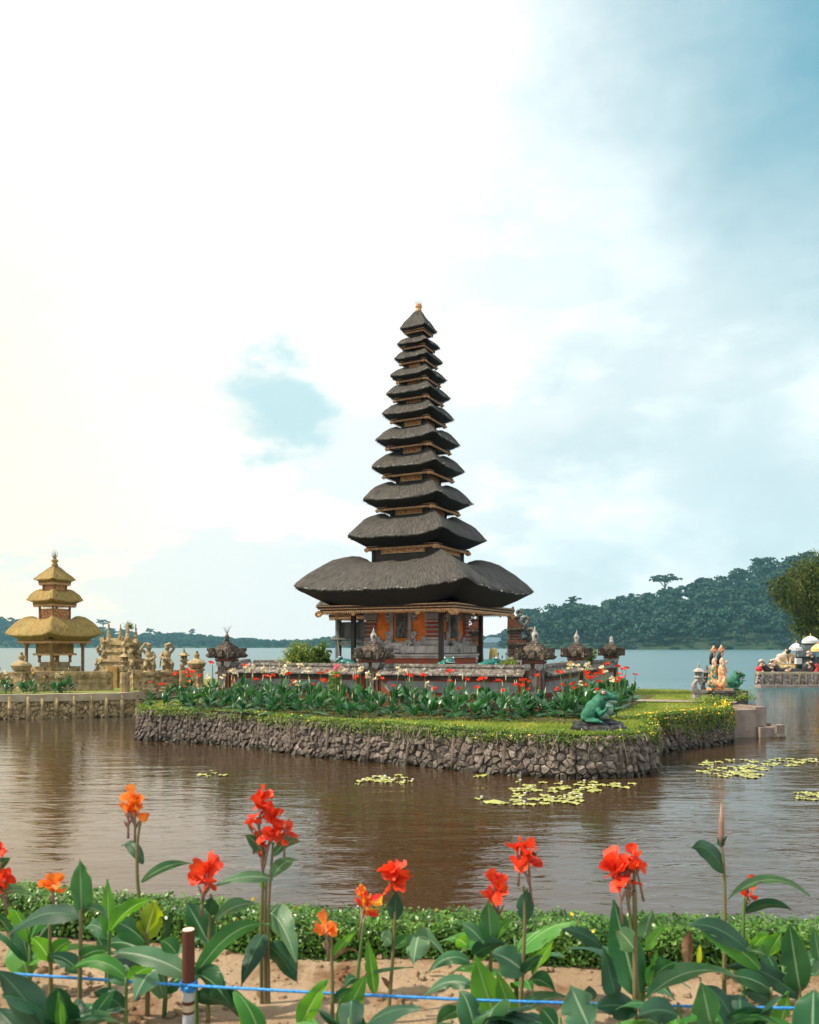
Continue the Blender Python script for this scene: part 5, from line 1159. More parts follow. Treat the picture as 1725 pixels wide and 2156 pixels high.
# ------------------------------------------------------------------ lanterns and statues
def lantern(loc, label, mat, kind='curl', scale=1.0, rz=0.0):
    t = thing('stone_lantern', label, 'lantern', loc, rz, 'stone lanterns'); t.scale = (scale,)*3; g = M[mat]
    if kind == 'curl':
        MB().box((0, 0, .17), (.44, .44, .36)).build('plinth_block', g, t); MB().box((0, 0, .37), (.48, .48, .06)).build('plinth_top', M['stone_dark'], t)
        MB().tube([(-.02, 0, .40), (-.16, 0, .52), (-.20, 0, .70), (-.10, 0, .88), (0, 0, .93)], [.15, .13, .12, .10, .11], 10, flat=.8).build('curved_stem', g, t, smooth=True)
        mb = MB(); scroll(mb, (.10, 0, .83), .10, 1.4, .05, .05, 1, 1); mb.build('curl', g, t, smooth=True)
    else:
        MB().lathe([(.23, -.05), (.22, .3), (.215, .9), (.20, .92)], 10).build('column', g, t)
        MB().tube([(0.03, 0, .92), (-.08, 0, 1.02), (-.10, 0, 1.14), (0, 0, 1.28), (0, 0, 1.32)], [.15, .13, .11, .10, .1], 10).build('curved_stem', g, t, smooth=True)
        mb = MB(); scroll(mb, (.08, 0, 1.22), .07, 1.3, .04, .04, 1, 1); mb.build('curl', g, t, smooth=True)
    z = .95 if kind == 'curl' else 1.32
    MB().lathe([(.12, z), (.21, z+.06), (.22, z+.10), (.13, z+.12)], 6).build('tray', g, t)
    for k in range(6): a = k*math.pi/3; MB().box((0, 0, 0), (.05, .05, .16)).build('light_post', g, t, (.12*math.cos(a), .12*math.sin(a), z+.20), a)
    MB().lathe([(.15, z+.28), (.27, z+.29), (.28, z+.31), (.17, z+.39), (.08, z+.45), (.07, z+.47)], 6).build('roof', g, t)
    MB().lathe([(.05, z+.46), (.07, z+.49), (.035, z+.52), (.055, z+.555), (.025, z+.58), (.035, z+.61), (.008, z+.69)], 8).build('finial', g, t, smooth=True)
    return t
lantern((10.2, 28.9, LAWN-.02), 'grey stone lantern with curved stem beside the painted figures', 'stone', 'curl', 0.86)
lantern((10.85, 29.9, LAWN-.02), 'dark stone lantern half hidden behind the painted figures', 'stone_dark', 'curl', 0.80)

def standing(name, loc, rz, label, h=1.5, mats=('skin', 'orange_cloth', 'orange_cloth')):
    """slender standing figure with tall tiered crown, hands folded at the breast, facing +x"""
    t = thing('figure_statue', label, 'statue', loc, rz); t.scale = (h*.86, h*.86, h)
    link('body', blobs('figure_body', [('e', (0, 0, .80), (.052, .055, .068)), ('e', (.046, 0, .79), (.014, .010, .016)), ('c', (0, 0, .70), (0, 0, .78), .032, .03), ('e', (0, 0, .62), (.072, .105, .10)), ('e', (.03, -.045, .63), (.05, .045, .045)), ('e', (.03, .045, .63), (.05, .045, .045)), ('e', (0, 0, .50), (.07, .085, .08)),
        ('c', (0, .11, .67), (.02, .14, .54), .036, .03), ('c', (.02, .14, .54), (.12, .03, .60), .03, .022), ('c', (0, -.11, .67), (.02, -.14, .54), .036, .03), ('c', (.02, -.14, .54), (.12, -.03, .60), .03, .022), ('e', (.13, 0, .61), (.035, .035, .04))], M[mats[0]], 0.011, 3), t)
    link('skirt', blobs('skirt', [('e', (0, 0, .46), (.095, .11, .07)), ('c', (0, -.02, .44), (0, -.03, .05), .10, .085), ('c', (0, .03, .44), (.02, .05, .05), .10, .075), ('c', (.09, 0, .45), (.13, 0, .38), .05, .03), ('e', (-.06, 0, .10), (.12, .11, .10)), ('c', (.06, .0, .40), (.10, -.02, .08), .04, .045)], M[mats[1]], 0.014, 3), t)
    link('sash', blobs('sash', [('c', (-.02, -.11, .44), (.06, -.13, .22), .035, .05), ('c', (.06, -.13, .22), (-.02, -.14, .06), .05, .07), ('c', (-.05, .10, .5), (-.1, .1, .12), .04, .06), ('c', (0, .02, .56), (.085, .0, .48), .05, .03)], M[mats[2]], 0.013, 2), t)
    cr = MB()
    for k, (r_, z) in enumerate(((.068, .845), (.075, .875), (.062, .91), (.055, .94), (.04, .965), (.02, .99))): cr.ball((-.004, 0, z), (r_, r_, .022), 10, 5)
    for k in range(8): a = k*.785; cr.ball((.07*math.cos(a), .07*math.sin(a), .89), (.018, .018, .035), 6, 4)
    cr.build('crown', M['orange_cloth'], t, smooth=True)
    hr = MB().tube([(-.035, 0, .83), (-.07, 0, .72), (-.085, 0, .55)], [.05, .055, .03], 8); hr.build('hair', M['black_paint'], t, smooth=True)
    for s in (-1, 1): MB().ball((.045, s*.02, .805), (.008, .010, .005), 6, 4).build('eye', M['black_paint'], t)
    return t
fp = thing('figure_pedestal', 'dark stepped stone pedestal under the pair of painted figures', 'pedestal', (11.1, 29.3, 0.55), rad(8))
for (w, d, z0, z1) in ((1.25, 1.1, 0, .32), (1.05, .95, .32, .42), (.86, .8, .42, .70), (.98, .9, .70, .78)): MB().box((0, 0, (z0+z1)/2), (w, d, z1-z0-.002)).build('stone_course', M['stone_dark'], fp)
for k in range(14): b_ = MB().ball((0, 0, 0), (R.uniform(.1, .2), R.uniform(.1, .2), R.uniform(.08, .15)), 8, 6); b_.build('boulder', M['rubble'], fp, (R.uniform(-.3, 1.0), R.uniform(-.75, -.2), R.uniform(-.1, .30)), R.random())
MB().box((0, 0, .05), (.72, .6, .10)).build('base_slab', M['orange_cloth'], fp, (0, 0, .76))
standing('a', (11.12, 29.2, 1.42), -rad(8), 'painted standing figure in golden orange robe with folded hands', 1.52, ('skin', 'orange_cloth', 'orange_cloth'))
standing('b', (10.92, 29.4, 1.42), -rad(8), 'painted standing figure in green patterned robe behind the orange one', 1.50, ('skin', 'multi_cloth', 'multi_cloth'))
frog((11.75, 29.9, 1.32), -rad(4), 0.74, 'green frog statue looking over the lake behind the painted figures', 'sit')
MB_ = MB().box((0, 0, .3), (.9, .8, 1.3)); tag(MB_.build('frog_pedestal', M['stone_dark'], None, (11.75, 29.9, .35)), 'dark stone block under the frog behind the painted figures', 'pedestal')
P_ = [(10.35+R.gauss(0, .3), 28.1+R.gauss(0, .22), LAWN+.05+abs(R.gauss(0, .09))) for _ in range(900)]
tag(leafcloud('low_shrub', P_, [(0, -.4, 1)]*900, .04, M['bush'], kind=None), 'small leafy shrub at the foot of the grey lantern', 'shrub')
P_ = [(11.75+R.gauss(0, .22), 28.9+R.gauss(0, .15), 1.0+abs(R.gauss(0, .16))) for _ in range(500)]
tag(leafcloud('low_shrub', P_, [(0, -.4, 1)]*500, .035, M['bush'], kind=None), 'yellowish plant growing over the boulders by the landing', 'shrub')

# concrete landing blocks in the water
def trough(name, loc, rz, size, wall, depth, label):
    t = thing(name, label, 'landing', loc, rz, 'concrete landing blocks'); w, d, h = size
    MB().box((0, 0, (h-depth)/2-.25), (w, d, h-depth+.5)).build('block', M['concrete'], t)
    for sx in (-1, 1): MB().box((sx*(w-wall)/2, 0, h-depth/2), (wall, d, depth)).build('side', M['concrete'], t)
    for sy in (-1, 1): MB().box((0, sy*(d-wall)/2, h-depth/2-.001), (w-2*wall-.002, wall, depth)).build('end', M['concrete'], t)
RL = rad(16)
trough('landing_block', (10.50, 26.75, 0), RL, (.82, 1.4, .88), .14, .12, 'high concrete landing block against the island wall')
trough('landing_block', (11.25, 27.25, 0), RL, (.42, 1.3, .93), .12, .10, 'narrow concrete block behind the high landing block')
trough('landing_block', (11.28, 26.55, 0), RL, (.56, .95, .32), .12, .14, 'low hollow concrete landing step nearest the open water')
trough('landing_block', (11.82, 26.95, 0), RL, (.30, 1.1, .36), .10, .10, 'outermost low concrete landing step')
b_ = MB().ball((0, 0, 0), (.2, .14, .1), 10, 7); tag(b_.build('boulder', M['rubble'], None, (11.75, 26.0, .02)), 'wet dark boulder at the foot of the landing steps', 'rock')

# ------------------------------------------------------------------ shrubs inside the court
def shrub(loc, r, n, leaf, mat, label, upright=0.5, name='shrub'):
    t = thing(name, label, 'shrub', loc); P_, N_ = [], []; rr = random.Random(n); st = MB()
    lob = [(Vector((rr.uniform(-.55, .55)*r[0], rr.uniform(-.5, .5)*r[1], rr.uniform(.45, 1.35)*r[2])), rr.uniform(.35, .6)) for _ in range(13)]
    for k in range(n):
        c, q = lob[k % len(lob)]; d = Vector((rr.gauss(0, 1), rr.gauss(0, 1), rr.gauss(0, 1))).normalized(); f = rr.uniform(.55, 1.05) if rr.random() < .9 else rr.uniform(1.05, 1.35)
        P_.append(tuple(c+Vector((d.x*r[0], d.y*r[1], d.z*r[2]))*q*f)); N_.append((d.x, d.y, d.z+upright))
    for c, q in lob: st.tube([(0, 0, -.3), c*.5+Vector((0, 0, -.05)), c], [.02, .014, .006], 5); 
    for _ in range(14):
        c, q = rr.choice(lob); d = Vector((rr.gauss(0, .5), rr.gauss(0, .5), 1)).normalized(); st.tube([c, c+d*r[2]*q*1.5], [.008, .003], 4)
        for k in range(7): P_.append(tuple(c+d*r[2]*q*(.9+.1*k)+Vector((rr.gauss(0, .03), rr.gauss(0, .03), 0)))); N_.append((d.x, d.y, .6))
    st.build('stems', M['bark'], t); tag(leafcloud('foliage', P_, N_, leaf, mat, t), kind='stuff')
shrub((-4.15, 30.3, 1.9), (.75, .6, .72), 4200, .045, M['bush'], 'rounded yellow-green bush behind the courtyard wall')
shrub((-3.38, 30.6, 1.9), (.48, .45, .62), 900, .085, M['bush_dark'], 'broad-leaved darker shrub between round bush and pavilion')
shrub((6.9, 31.5, 2.15), (.34, .3, .34), 420, .05, M['bush_dark'], 'small shrub behind the wall pillar with the spire')
shrub((5.55, 29.6, 2.12), (.30, .2, .12), 260, .04, M['bush_dark'], 'little green tuft on the receding wall cap', 1.0)
shrub((3.05, 25.6, 2.2), (.36, .2, .16), 420, .04, M['bush'], 'yellow-green plant on the wall beside the corner pillar', 1.0)

# ------------------------------------------------------------------ the small island with the three-tiered pagoda
ISLE2 = [(-32, 31.0), (-22, 32.3), (-16.6, 32.7), (-15.2, 32.9), (-13.6, 33.3), (-12.1, 33.9), (-10.8, 35.3), (-9.75, 37.4), (-9.6, 40), (-9.9, 50), (-32, 52)]
isle2 = smooth_path(ISLE2[:9], 4, False)+[Vector(p) for p in ISLE2[9:]]
sheet('small_island_ground', [tuple(p) for p in isle2], LAWN-.03, M['turf'])['label'] = 'grassy ground of the smaller temple island'
shore_wall('ribbed_island_wall', 'concrete-ribbed stone wall with sandy coping around the smaller island', smooth_path(ISLE2[1:9], 6, False), LAWN, .20, .16, .62, 8, 160, coping=.26, batter=.05, pile_r=.085, stone='warm_stone', pile='warm_stone')
m3 = thing('small_pagoda', 'small three-tiered thatched pagoda tinted with golden light on the smaller island', 'pagoda', (-17.75, 41.0, 0), TEMPLE_RZ)
for i, (a, z, H) in enumerate(((1.68, 3.60, .80), (.98, 5.25, .50), (.72, 6.27, .72))):
    last = i == 2; me, V, n, m = thatch_mesh('roof', a, H, 40+i, M['thatch_gold'], apex=last, n_side=34, inner=.30); rf = link('roof', me, m3, (0, 0, z)); straws(V, n, m, a, int(1500*a), M['straw_gold'], rf, 60+i, 9 if last else 11)
    bh = a*.70; zb = -.24*a; bm_ = MB(); frame_ring(bm_, bh, zb, .07, .09); bm_.build('eave_beam', M['ochre_wood'], rf); fretwork(bh+.02, zb-.07, .12, .07, 0).build('fretwork', M['gilt'], rf); MB().box((0, 0, zb+.03), (2*bh-.1, 2*bh-.1, .04)).build('soffit', M['ochre_wood'], rf)
    if i:
        b = (.48, .36)[i-1]; zl = ((3.60, 5.25)[i-1]+(.80, .50)[i-1]*.7)-z; hh = zb-zl; nk = MB().box((0, 0, zl+hh*.36), (2*b, 2*b, hh*.72)).build('neck', M['gilt_panel'], rf)
        for sx in (-1, 1):
            for sy in (-1, 1): MB().box((0, 0, 0), (.08, .08, hh)).build('neck_post', M['ochre_wood'], rf, (sx*(b+.01), sy*(b+.01), zl+hh/2))
fn = MB().lathe([(.12, -.05), (.17, .05), (.10, .12), (.18, .22), (.14, .3), (.06, .34)], 10).build('finial', M['straw_gold'], m3, (0, 0, 6.94), smooth=True)
ws = MB()
for k in range(34): a = k*.55; q = R.uniform(.04, .22); ws.tube([(0, 0, .2), (q*.5*math.cos(a), q*.5*math.sin(a), .4), (q*math.cos(a), q*math.sin(a), R.uniform(.45, .85))], [.012, .008, .003], 3)
ws.build('straw_wisps', M['straw_gold'], fn)
for sx in (-1, 1):
    for sy in (-1, 1):
        p = MB().box((0, 0, 0), (.11, .11, 1.75)).build('post', M['ochre_wood'], m3, (sx*.92, sy*.92, 2.35)); MB().stack([(.06, .5), (.11, .72), (.13, .86)]).build('bracket', M['ochre_wood'], p)
for (w, z0, z1, mt, nm) in ((.62, 2.55, 3.15, 'ochre_wood', 'cella'), (.72, 2.45, 2.55, 'gilt', 'cella_sill'), (.5, 1.9, 2.12, 'warm_stone', 'altar_step'), (.85, 1.55, 1.9, 'warm_stone', 'altar'), (1.15, 1.2, 1.55, 'warm_stone', 'plinth'), (1.35, .8, 1.2, 'warm_stone', 'plinth')): MB().box((0, 0, (z0+z1)/2), (2*w, 2*w, z1-z0-.002)).build(nm, M[mt], m3)
for sx in (-1, 1):
    for sy in (-1, 1): MB().lathe([(.08, 2.1), (.06, 2.3), (.10, 2.46)], 8).build('cella_leg', M['ochre_wood'], m3, (sx*.5, sy*.5, 0))

def low_wall(p, q, h, label, mat='warm_stone'):
    p, q = Vector(p), Vector(q); d = q-p; t = thing('low_stone_wall', label, 'wall', ((p.x+q.x)/2, (p.y+q.y)/2, LAWN-.05), math.atan2(d.y, d.x), 'low walls of the smaller island'); L_ = d.length; z = 0
    for k, (w, f) in enumerate(((.34, .22), (.26, .10), (.22, .30), (.28, .08), (.36, .10), (.30, .10), (.16, .10))):
        hh = h*f; n = 1 if k not in (2, 4) else max(3, int(L_/.7))
        for c in range(n): MB().box((-L_/2+L_*(c+.5)/n, 0, z+hh/2), (L_/n-.012*(n > 1), w*2*.6, hh-.002)).build('stone_course' if n == 1 else 'stone_block', M[mat], t)
        z += hh
low_wall((-22, 36.0), (-17.2, 36.2), .85, 'low stone wall in front of the small pagoda at the frame edge'); low_wall((-17.0, 36.2), (-13.4, 37.0), .88, 'low stone wall between small pagoda and ornate gate'); low_wall((-12.6, 37.2), (-10.0, 38.6), .90, 'low stone wall behind the guardian statues')
def isle_pillar(p, label, h=1.0):
    t = thing('stone_pillar', label, 'pillar', (p[0], p[1], LAWN-.05), -rad(20), 'pillars of the smaller island'); MB().stack([(.30, 0), (.30, .2), (.22, .22), (.22, h-.1), (.27, h-.08), (.27, h)]).build('shaft', M['warm_stone'], t)
    MB().lathe([(.25, h), (.34, h+.05), (.40, h+.16), (.44, h+.26), (.34, h+.36), (.24, h+.42), (.16, h+.46), (.10, h+.5), (.13, h+.58), (.14, h+.66), (.08, h+.72), (.05, h+.84)], 8).build('tiered_cap', M['warm_stone'], t)
isle_pillar((-9.95, 38.3), 'weathered pillar with rounded cap beside the channel', .95); isle_pillar((-17.1, 36.1), 'squat capped pillar in front of the small pagoda', .9)
# ornate gate with spiky crests
def ornate_gate(loc, rz, w, h, label, seed, spires, mat):
    t = thing('ornate_gate', label, 'gate', loc, rz); rr = random.Random(seed); z = 0; lv = []
    for k, (f, hh) in enumerate(((1.0, .10), (.90, .16), (.98, .04), (.80, .12), (.92, .05), (.74, .10), (.86, .04), (.66, .08), (.78, .04), (.56, .07))):
        MB().box((0, 0, z+hh*h/2), (w*f, w*.42*f, hh*h-.002)).build('stone_course', M[mat], t); z += hh*h
    q = []
    for k in range(90):
        zz = rr.uniform(.12, .8); lim = .5*(1-.42*zz)*w; s = rr.choice((-1, 1)); x = s*lim*rr.uniform(.55, 1.12); r_ = rr.uniform(.05, .12)
        q.append(('e', (x, -w*.20*rr.uniform(.6, 1.1), zz*h), (r_, r_*.8, r_*1.2)))
    for (x, z0, z1) in spires:
        for k in range(6): f = k/5; q.append(('e', (x*w, 0, (z0+(z1-z0)*f)*h), (.15*(1-.75*f), .12*(1-.7*f), .11)))
    link('carved_crest', blobs('crest', q, M[mat], .035, 1), t)
    mb = MB(); 
    for sx in (-1, 1):
        scroll(mb, (sx*w*.50, -.1, .30*h), .20, 1.3, .09, .05, sx, 1); scroll(mb, (sx*w*.44, -.1, .52*h), .17, 1.3, .08, .05, sx, 1); scroll(mb, (sx*w*.36, -.1, .70*h), .14, 1.3, .07, .05, sx, 1)
    mb.build('wing_scrolls', M[mat], t, smooth=True)
    MB().box((0, -w*.22, .17*h), (w*.24, .10, .34*h)).build('door_slab', M['ochre_wood'], t)
ornate_gate((-14.0, 39.8, LAWN-.05), -rad(24), 2.5, 3.0, 'ornate carved gate with four spiky crests on the smaller island', 5, ((-.32, .78, 1.06), (-.02, .78, 1.0), (.16, .80, 1.05), (.36, .70, 1.0)), 'warm_stone')
ornate_gate((-19.6, 38.0, LAWN-.05), -rad(24), 1.3, 2.15, 'carved gate pier left of the small pagoda', 9, ((0, .78, .98),), 'warm_stone')
P_ = [(-13.6+R.gauss(0, .12), 39.8, 3.75+abs(R.gauss(0, .16))) for _ in range(160)]
tag(leafcloud('fern_tuft', P_, [(0, -.5, .6)]*160, .09, M['bush'], kind=None, aspect=.2), 'fern tuft sprouting from the ornate gate crest', 'plant')
def guardian(loc, rz, label, arm, seed):
    t = thing('guardian_statue', label, 'statue', loc, rz, 'stone guardian statues'); g = M['warm_stone']
    MB().stack([(.34, -.05), (.34, .12), (.28, .16), (.28, .30), (.24, .34), (.23, .62), (.27, .66), (.30, .74), (.30, .82)]).build('pedestal', g, t)
    s = arm
    link('body', blobs('guardian_body', [('e', (0, 0, 1.86), (.11, .11, .13)), ('e', (0, 0, 1.99), (.12, .11, .07)), ('e', (.07*s, 0, 2.05), (.05, .05, .06)), ('e', (0, -.02, 1.55), (.17, .14, .19)), ('e', (0, -.04, 1.36), (.17, .15, .14)),
        ('c', (.16*s, 0, 1.66), (.30*s, -.05, 1.84), .065, .055), ('c', (.30*s, -.05, 1.84), (.14*s, -.08, 2.06), .055, .045), ('c', (-.16*s, 0, 1.66), (-.28*s, -.08, 1.48), .065, .055), ('c', (-.28*s, -.08, 1.48), (-.12*s, -.18, 1.38), .055, .05),
        ('c', (-.08, 0, 1.30), (-.13, -.14, 1.08), .10, .08), ('c', (-.13, -.14, 1.08), (-.12, -.02, .86), .08, .06), ('c', (.09, 0, 1.30), (.24, -.16, 1.16), .10, .085), ('c', (.24, -.16, 1.16), (.20, -.06, .86), .08, .06), ('c', (0, .1, 1.4), (0, .18, .84), .13, .15), ('e', (0, -.02, .84), (.26, .22, .05)), ('c', (-.30*s, -.10, 1.02), (-.22*s, -.12, 1.56), .035, .03)], g, .022, 2), t)
guardian((-11.1, 34.9, LAWN+.02), rad(6), 'stone guardian statue with raised arm nearer the ornate gate', -1, 1); guardian((-10.62, 35.9, LAWN+.02), rad(10), 'stone guardian statue with club next to the slim lantern', 1, 2)
lantern((-11.95, 34.4, LAWN), 'tall round-columned lantern in front of the ornate gate', 'warm_stone', 'column', .93); lantern((-10.05, 36.5, LAWN), 'slim round-columned lantern between guardian statue and channel', 'warm_stone', 'column', .95)
# ------------------------------------------------------------------ offering platform and bamboo on the right
def W(cx, cy, d=58.0): return sight(1568.7+.09063*cx, 1305.5+.09063*cy, d)
PL = [(24.6, 57.9), (40, 58.6), (52, 60.0)]
shore_wall('ribbed_platform_wall', 'ribbed stone wall of the offering platform out in the lake', [Vector(p) for p in smooth_path(PL, 6, False)], 1.05, .30, .22, .62, 21, 90, coping=.14, batter=.03, pile_r=.12, stone='stone')
shore_wall('platform_end_wall', 'short end wall of the offering platform facing the temple island', [Vector((28.6, 66)), Vector((26.6, 62)), Vector((24.6, 57.9))], 1.05, .30, .22, .62, 22, 30, coping=.14, batter=.03, pile_r=.12, stone='stone')
sheet('platform_deck', [(24.6, 57.9), (40, 58.6), (52, 60), (70, 62), (70, 90), (38, 84), (28.6, 66)], 1.07, M['concrete'])['label'] = 'paved deck of the offering platform'
MB().box((32, 58.0, .06), (15, 1.0, .25), rz=.045).build('platform_footing', M['concrete'])
bpy.data.objects['platform_footing']['kind'] = 'structure'
ng = thing('naga_statue', 'dark scaled serpent statue coiling along the offering platform', 'statue', tuple(W(300, 1210))); org = Vector(ng.location)
body = [(330, 1165), (345, 1080), (385, 1010), (430, 1060), (480, 1130), (540, 1150), (590, 1080), (630, 1000), (675, 1050), (720, 1130), (790, 1175), (950, 1170), (1150, 1175), (1350, 1190), (1500, 1205)]
sp_ = smooth_path([(p[0], p[1]) for p in body], 5, False); mb = MB(); mb.tube([W(p.x, p.y, 59.0)-org for p in sp_], [.14+.09*math.sin(math.pi*min(1, (i+6)/len(sp_))) for i in range(len(sp_))], 10); mb.build('body', M['naga'], ng, smooth=True)
mb = MB(); mb.tube([W(1530+135*math.cos(a), 1115-115*math.sin(a), 58.8)-org for a in [k*.35 for k in range(19)]], .20, 10); mb.build('coil', M['naga'], ng, smooth=True)
mb = MB(); mb.tube([W(1545+75*math.cos(a), 930-90*math.sin(a), 58.9)-org for a in [-1.2+k*.35 for k in range(12)]], .17, 10); mb.build('upper_coil', M['naga'], ng, smooth=True)
MB().ball(W(330, 1140, 58.8)-org, (.26, .24, .24)).build('red_tail_tip', M['red_paint'], ng, smooth=True)
for cx, cy in ((390, 1000), (640, 990), (625, 1060), (990, 1150), (1480, 1040), (1500, 790)): 
    b_ = MB()
    for k in range(7): b_.ball((R.uniform(-.16, .16), -.1, R.uniform(-.22, .22)), (.12, .14, .09), 7, 5)
    b_.build('gilt_band', M['skin'], ng, W(cx, cy, 58.8)-org, smooth=True)
mb = MB(); mb.tube([W(1535+150*math.cos(a), 1120-120*math.sin(a), 58.6)-org for a in [-.9+k*.25 for k in range(8)]], .12, 6); mb.build('red_crest', M['red_paint'], ng, smooth=True)
def beast(loc, rz, label, mats, s):
    t = thing('beast_statue', label, 'statue', loc, rz); t.scale = (s,)*3
    link('body', blobs('beast', [('e', (0, 0, .48), (.42, .26, .32), (0, .5, 0)), ('e', (.26, 0, .72), (.26, .24, .26)), ('e', (-.3, 0, .26), (.28, .28, .24)), ('c', (.30, -.13, .55), (.42, -.14, .06), .10, .08), ('c', (.30, .13, .55), (.42, .14, .06), .10, .08), ('c', (-.25, -.2, .2), (.02, -.24, .07), .12, .08), ('c', (-.25, .2, .2), (.02, .24, .07), .12, .08)], M[mats[0]], .03, 4), t)
    link('head', blobs('beast_head', [('e', (.42, 0, .98), (.19, .17, .18)), ('e', (.58, 0, .91), (.11, .11, .09)), ('e', (.34, .14, 1.1), (.05, .05, .08)), ('e', (.34, -.14, 1.1), (.05, .05, .08))], M[mats[1]], .025, 3), t)
    link('tail', blobs('beast_tail', [('c', (-.5, 0, .2), (-.62, 0, .4), .06, .04)], M[mats[0]], .02, 2), t)
p = W(850, 1000, 60); beast((p.x, p.y, 1.62), rad(-12), 'pale seated beast statue on the yellow-draped table', ('fur', 'orange_cloth'), .92)
p = W(1090, 1000, 60); beast((p.x, p.y, 1.62), rad(-150), 'second beast statue with dark head beside the white parasol', ('fur', 'black_paint'), .92)
tb = thing('offering_table', 'long stone offering table draped with yellow cloth', 'table', (W(940, 1100, 60).x, 60, 1.07)); MB().box((0, 0, .26), (2.6*0+ (W(1180, 0, 60).x-W(700, 0, 60).x), 1.1, .52)).build('table', M['stone_dark'], tb)
cw_ = W(1170, 0, 60).x-W(710, 0, 60).x; mb = MB(); n = 24; vs = []
for i in range(n+1):
    x = -cw_/2+cw_*i/n; sag = .10+.34*math.sin(math.pi*((i*2.0/n) % 1.0))**.8
    vs += [(x, -.58, .50), (x, -.60-.03*math.sin(i*2.1), .50-sag*.5), (x, -.585-.03*math.sin(i*2.1+.6), .50-sag)]
mb.add(vs, [(3*i+k, 3*i+3+k, 3*i+4+k, 3*i+1+k) for i in range(n) for k in range(2)]+[]); mb.add([(-cw_/2, -.585, .53), (cw_/2, -.585, .53), (cw_/2, .5, .53), (-cw_/2, .5, .53)], [(0, 1, 2, 3)]); mb.build('yellow_cloth', M['yellow_cloth'], tb, smooth=True)
tag(MB().box((0, 0, .21), (.40, .3, .42)).build('glass_case', M['white_cloth'], None, (W(1210, 0, 59.6).x, 59.4, 1.62)), 'small pale glass case next to the draped table', 'case')
tag(MB().box((0, 0, 0), (.36, .4, .55)).build('case_stand', M['black_paint'], None, (W(1210, 0, 59.6).x, 59.4, 1.345)), 'dark stand under the pale glass case', 'stand')
def parasol(loc, r, hp, mat, label):
    t = thing('parasol', label, 'parasol', loc, 0, 'ceremonial parasols'); MB().tube([(0, 0, 0), (0, 0, hp)], .03, 6).build('pole', M['black_paint'], t)
    MB().lathe([(r*1.02, hp-.28), (r, hp-.22), (r*.8, hp-.10), (r*.45, hp+.04), (.05, hp+.12), (.02, hp+.13)], 16).build('canopy', mat, t, smooth=True)
    mb = MB()
    for k in range(24): a = k*math.pi/12; mb.box((r*1.02*math.cos(a), r*1.02*math.sin(a), hp-.36), (.02, r*.24, .16), rz=a)
    mb.build('fringe', M['white_cloth'] if mat is not M['yellow_cloth'] else mat, t); MB().lathe([(.03, hp+.12), (.05, hp+.18), (.015, hp+.32)], 8).build('finial', M['gilt'], t)
pp = W(1240, 960, 60); parasol((pp.x, 60.3, 1.07), .48, 1.95, M['white_cloth'], 'white ceremonial parasol above the offering table')
pp = W(1600, 960, 61); parasol((pp.x, 61.5, 1.07), .58, 2.5, M['white_cloth'], 'taller white parasol behind the dark shrine'); pp = W(1730, 960, 59); parasol((pp.x, 59.2, 1.07), .45, 1.9, M['yellow_cloth'], 'golden yellow parasol at the frame edge')
ds = thing('dark_shrine', 'dark stone shrine wrapped in chequered grey cloth on the platform', 'shrine', (W(1450, 0, 60.5).x, 60.6, 1.07))
for (w, z0, z1, mt, nm) in ((.95, 0, .55, 'stone_dark', 'base'), (.72, .55, .95, 'stone_dark', 'plinth'), (.85, .95, 1.05, 'black_paint', 'ledge'), (.58, 1.05, 1.95, 'grey_cloth', 'wrapped_body'), (.72, 1.95, 2.05, 'black_paint', 'cornice')): MB().box((0, 0, (z0+z1)/2), (2*w, 1.2*w, z1-z0-.002)).build(nm, M[mt], ds)
MB().add([(-1.0, -.7, 1.1), (-.55, -.7, 1.1), (-.45, -.72, 1.95), (-.85, -.72, 1.98), (-1.0, -.6, 1.1), (-.55, -.6, 1.1), (-.45, -.62, 1.95), (-.85, -.62, 1.98)], [(0, 1, 2, 3), (7, 6, 5, 4), (0, 4, 5, 1), (1, 5, 6, 2), (2, 6, 7, 3), (3, 7, 4, 0)]).build('hanging_cloth', M['grey_cloth'], ds)
t = thing('dark_conifer', 'small dark conical shrub behind the chequered shrine', 'shrub', (W(1410, 0, 63).x, 63, 1.07)); MB().tube([(0, 0, 0), (0, 0, 1.2)], .07, 6).build('trunk', M['bark'], t)
P_, N_ = [], []
for _ in range(1800): a = R.uniform(0, 6.283); f = R.random()**.7; r_ = .62*(1-f*.72)*R.uniform(.7, 1.05); P_.append((r_*math.cos(a), r_*math.sin(a), .7+f*1.9)); N_.append((math.cos(a), math.sin(a), .4))
tag(leafcloud('crown', P_, N_, .07, M['bush_dark'], t), kind='stuff')

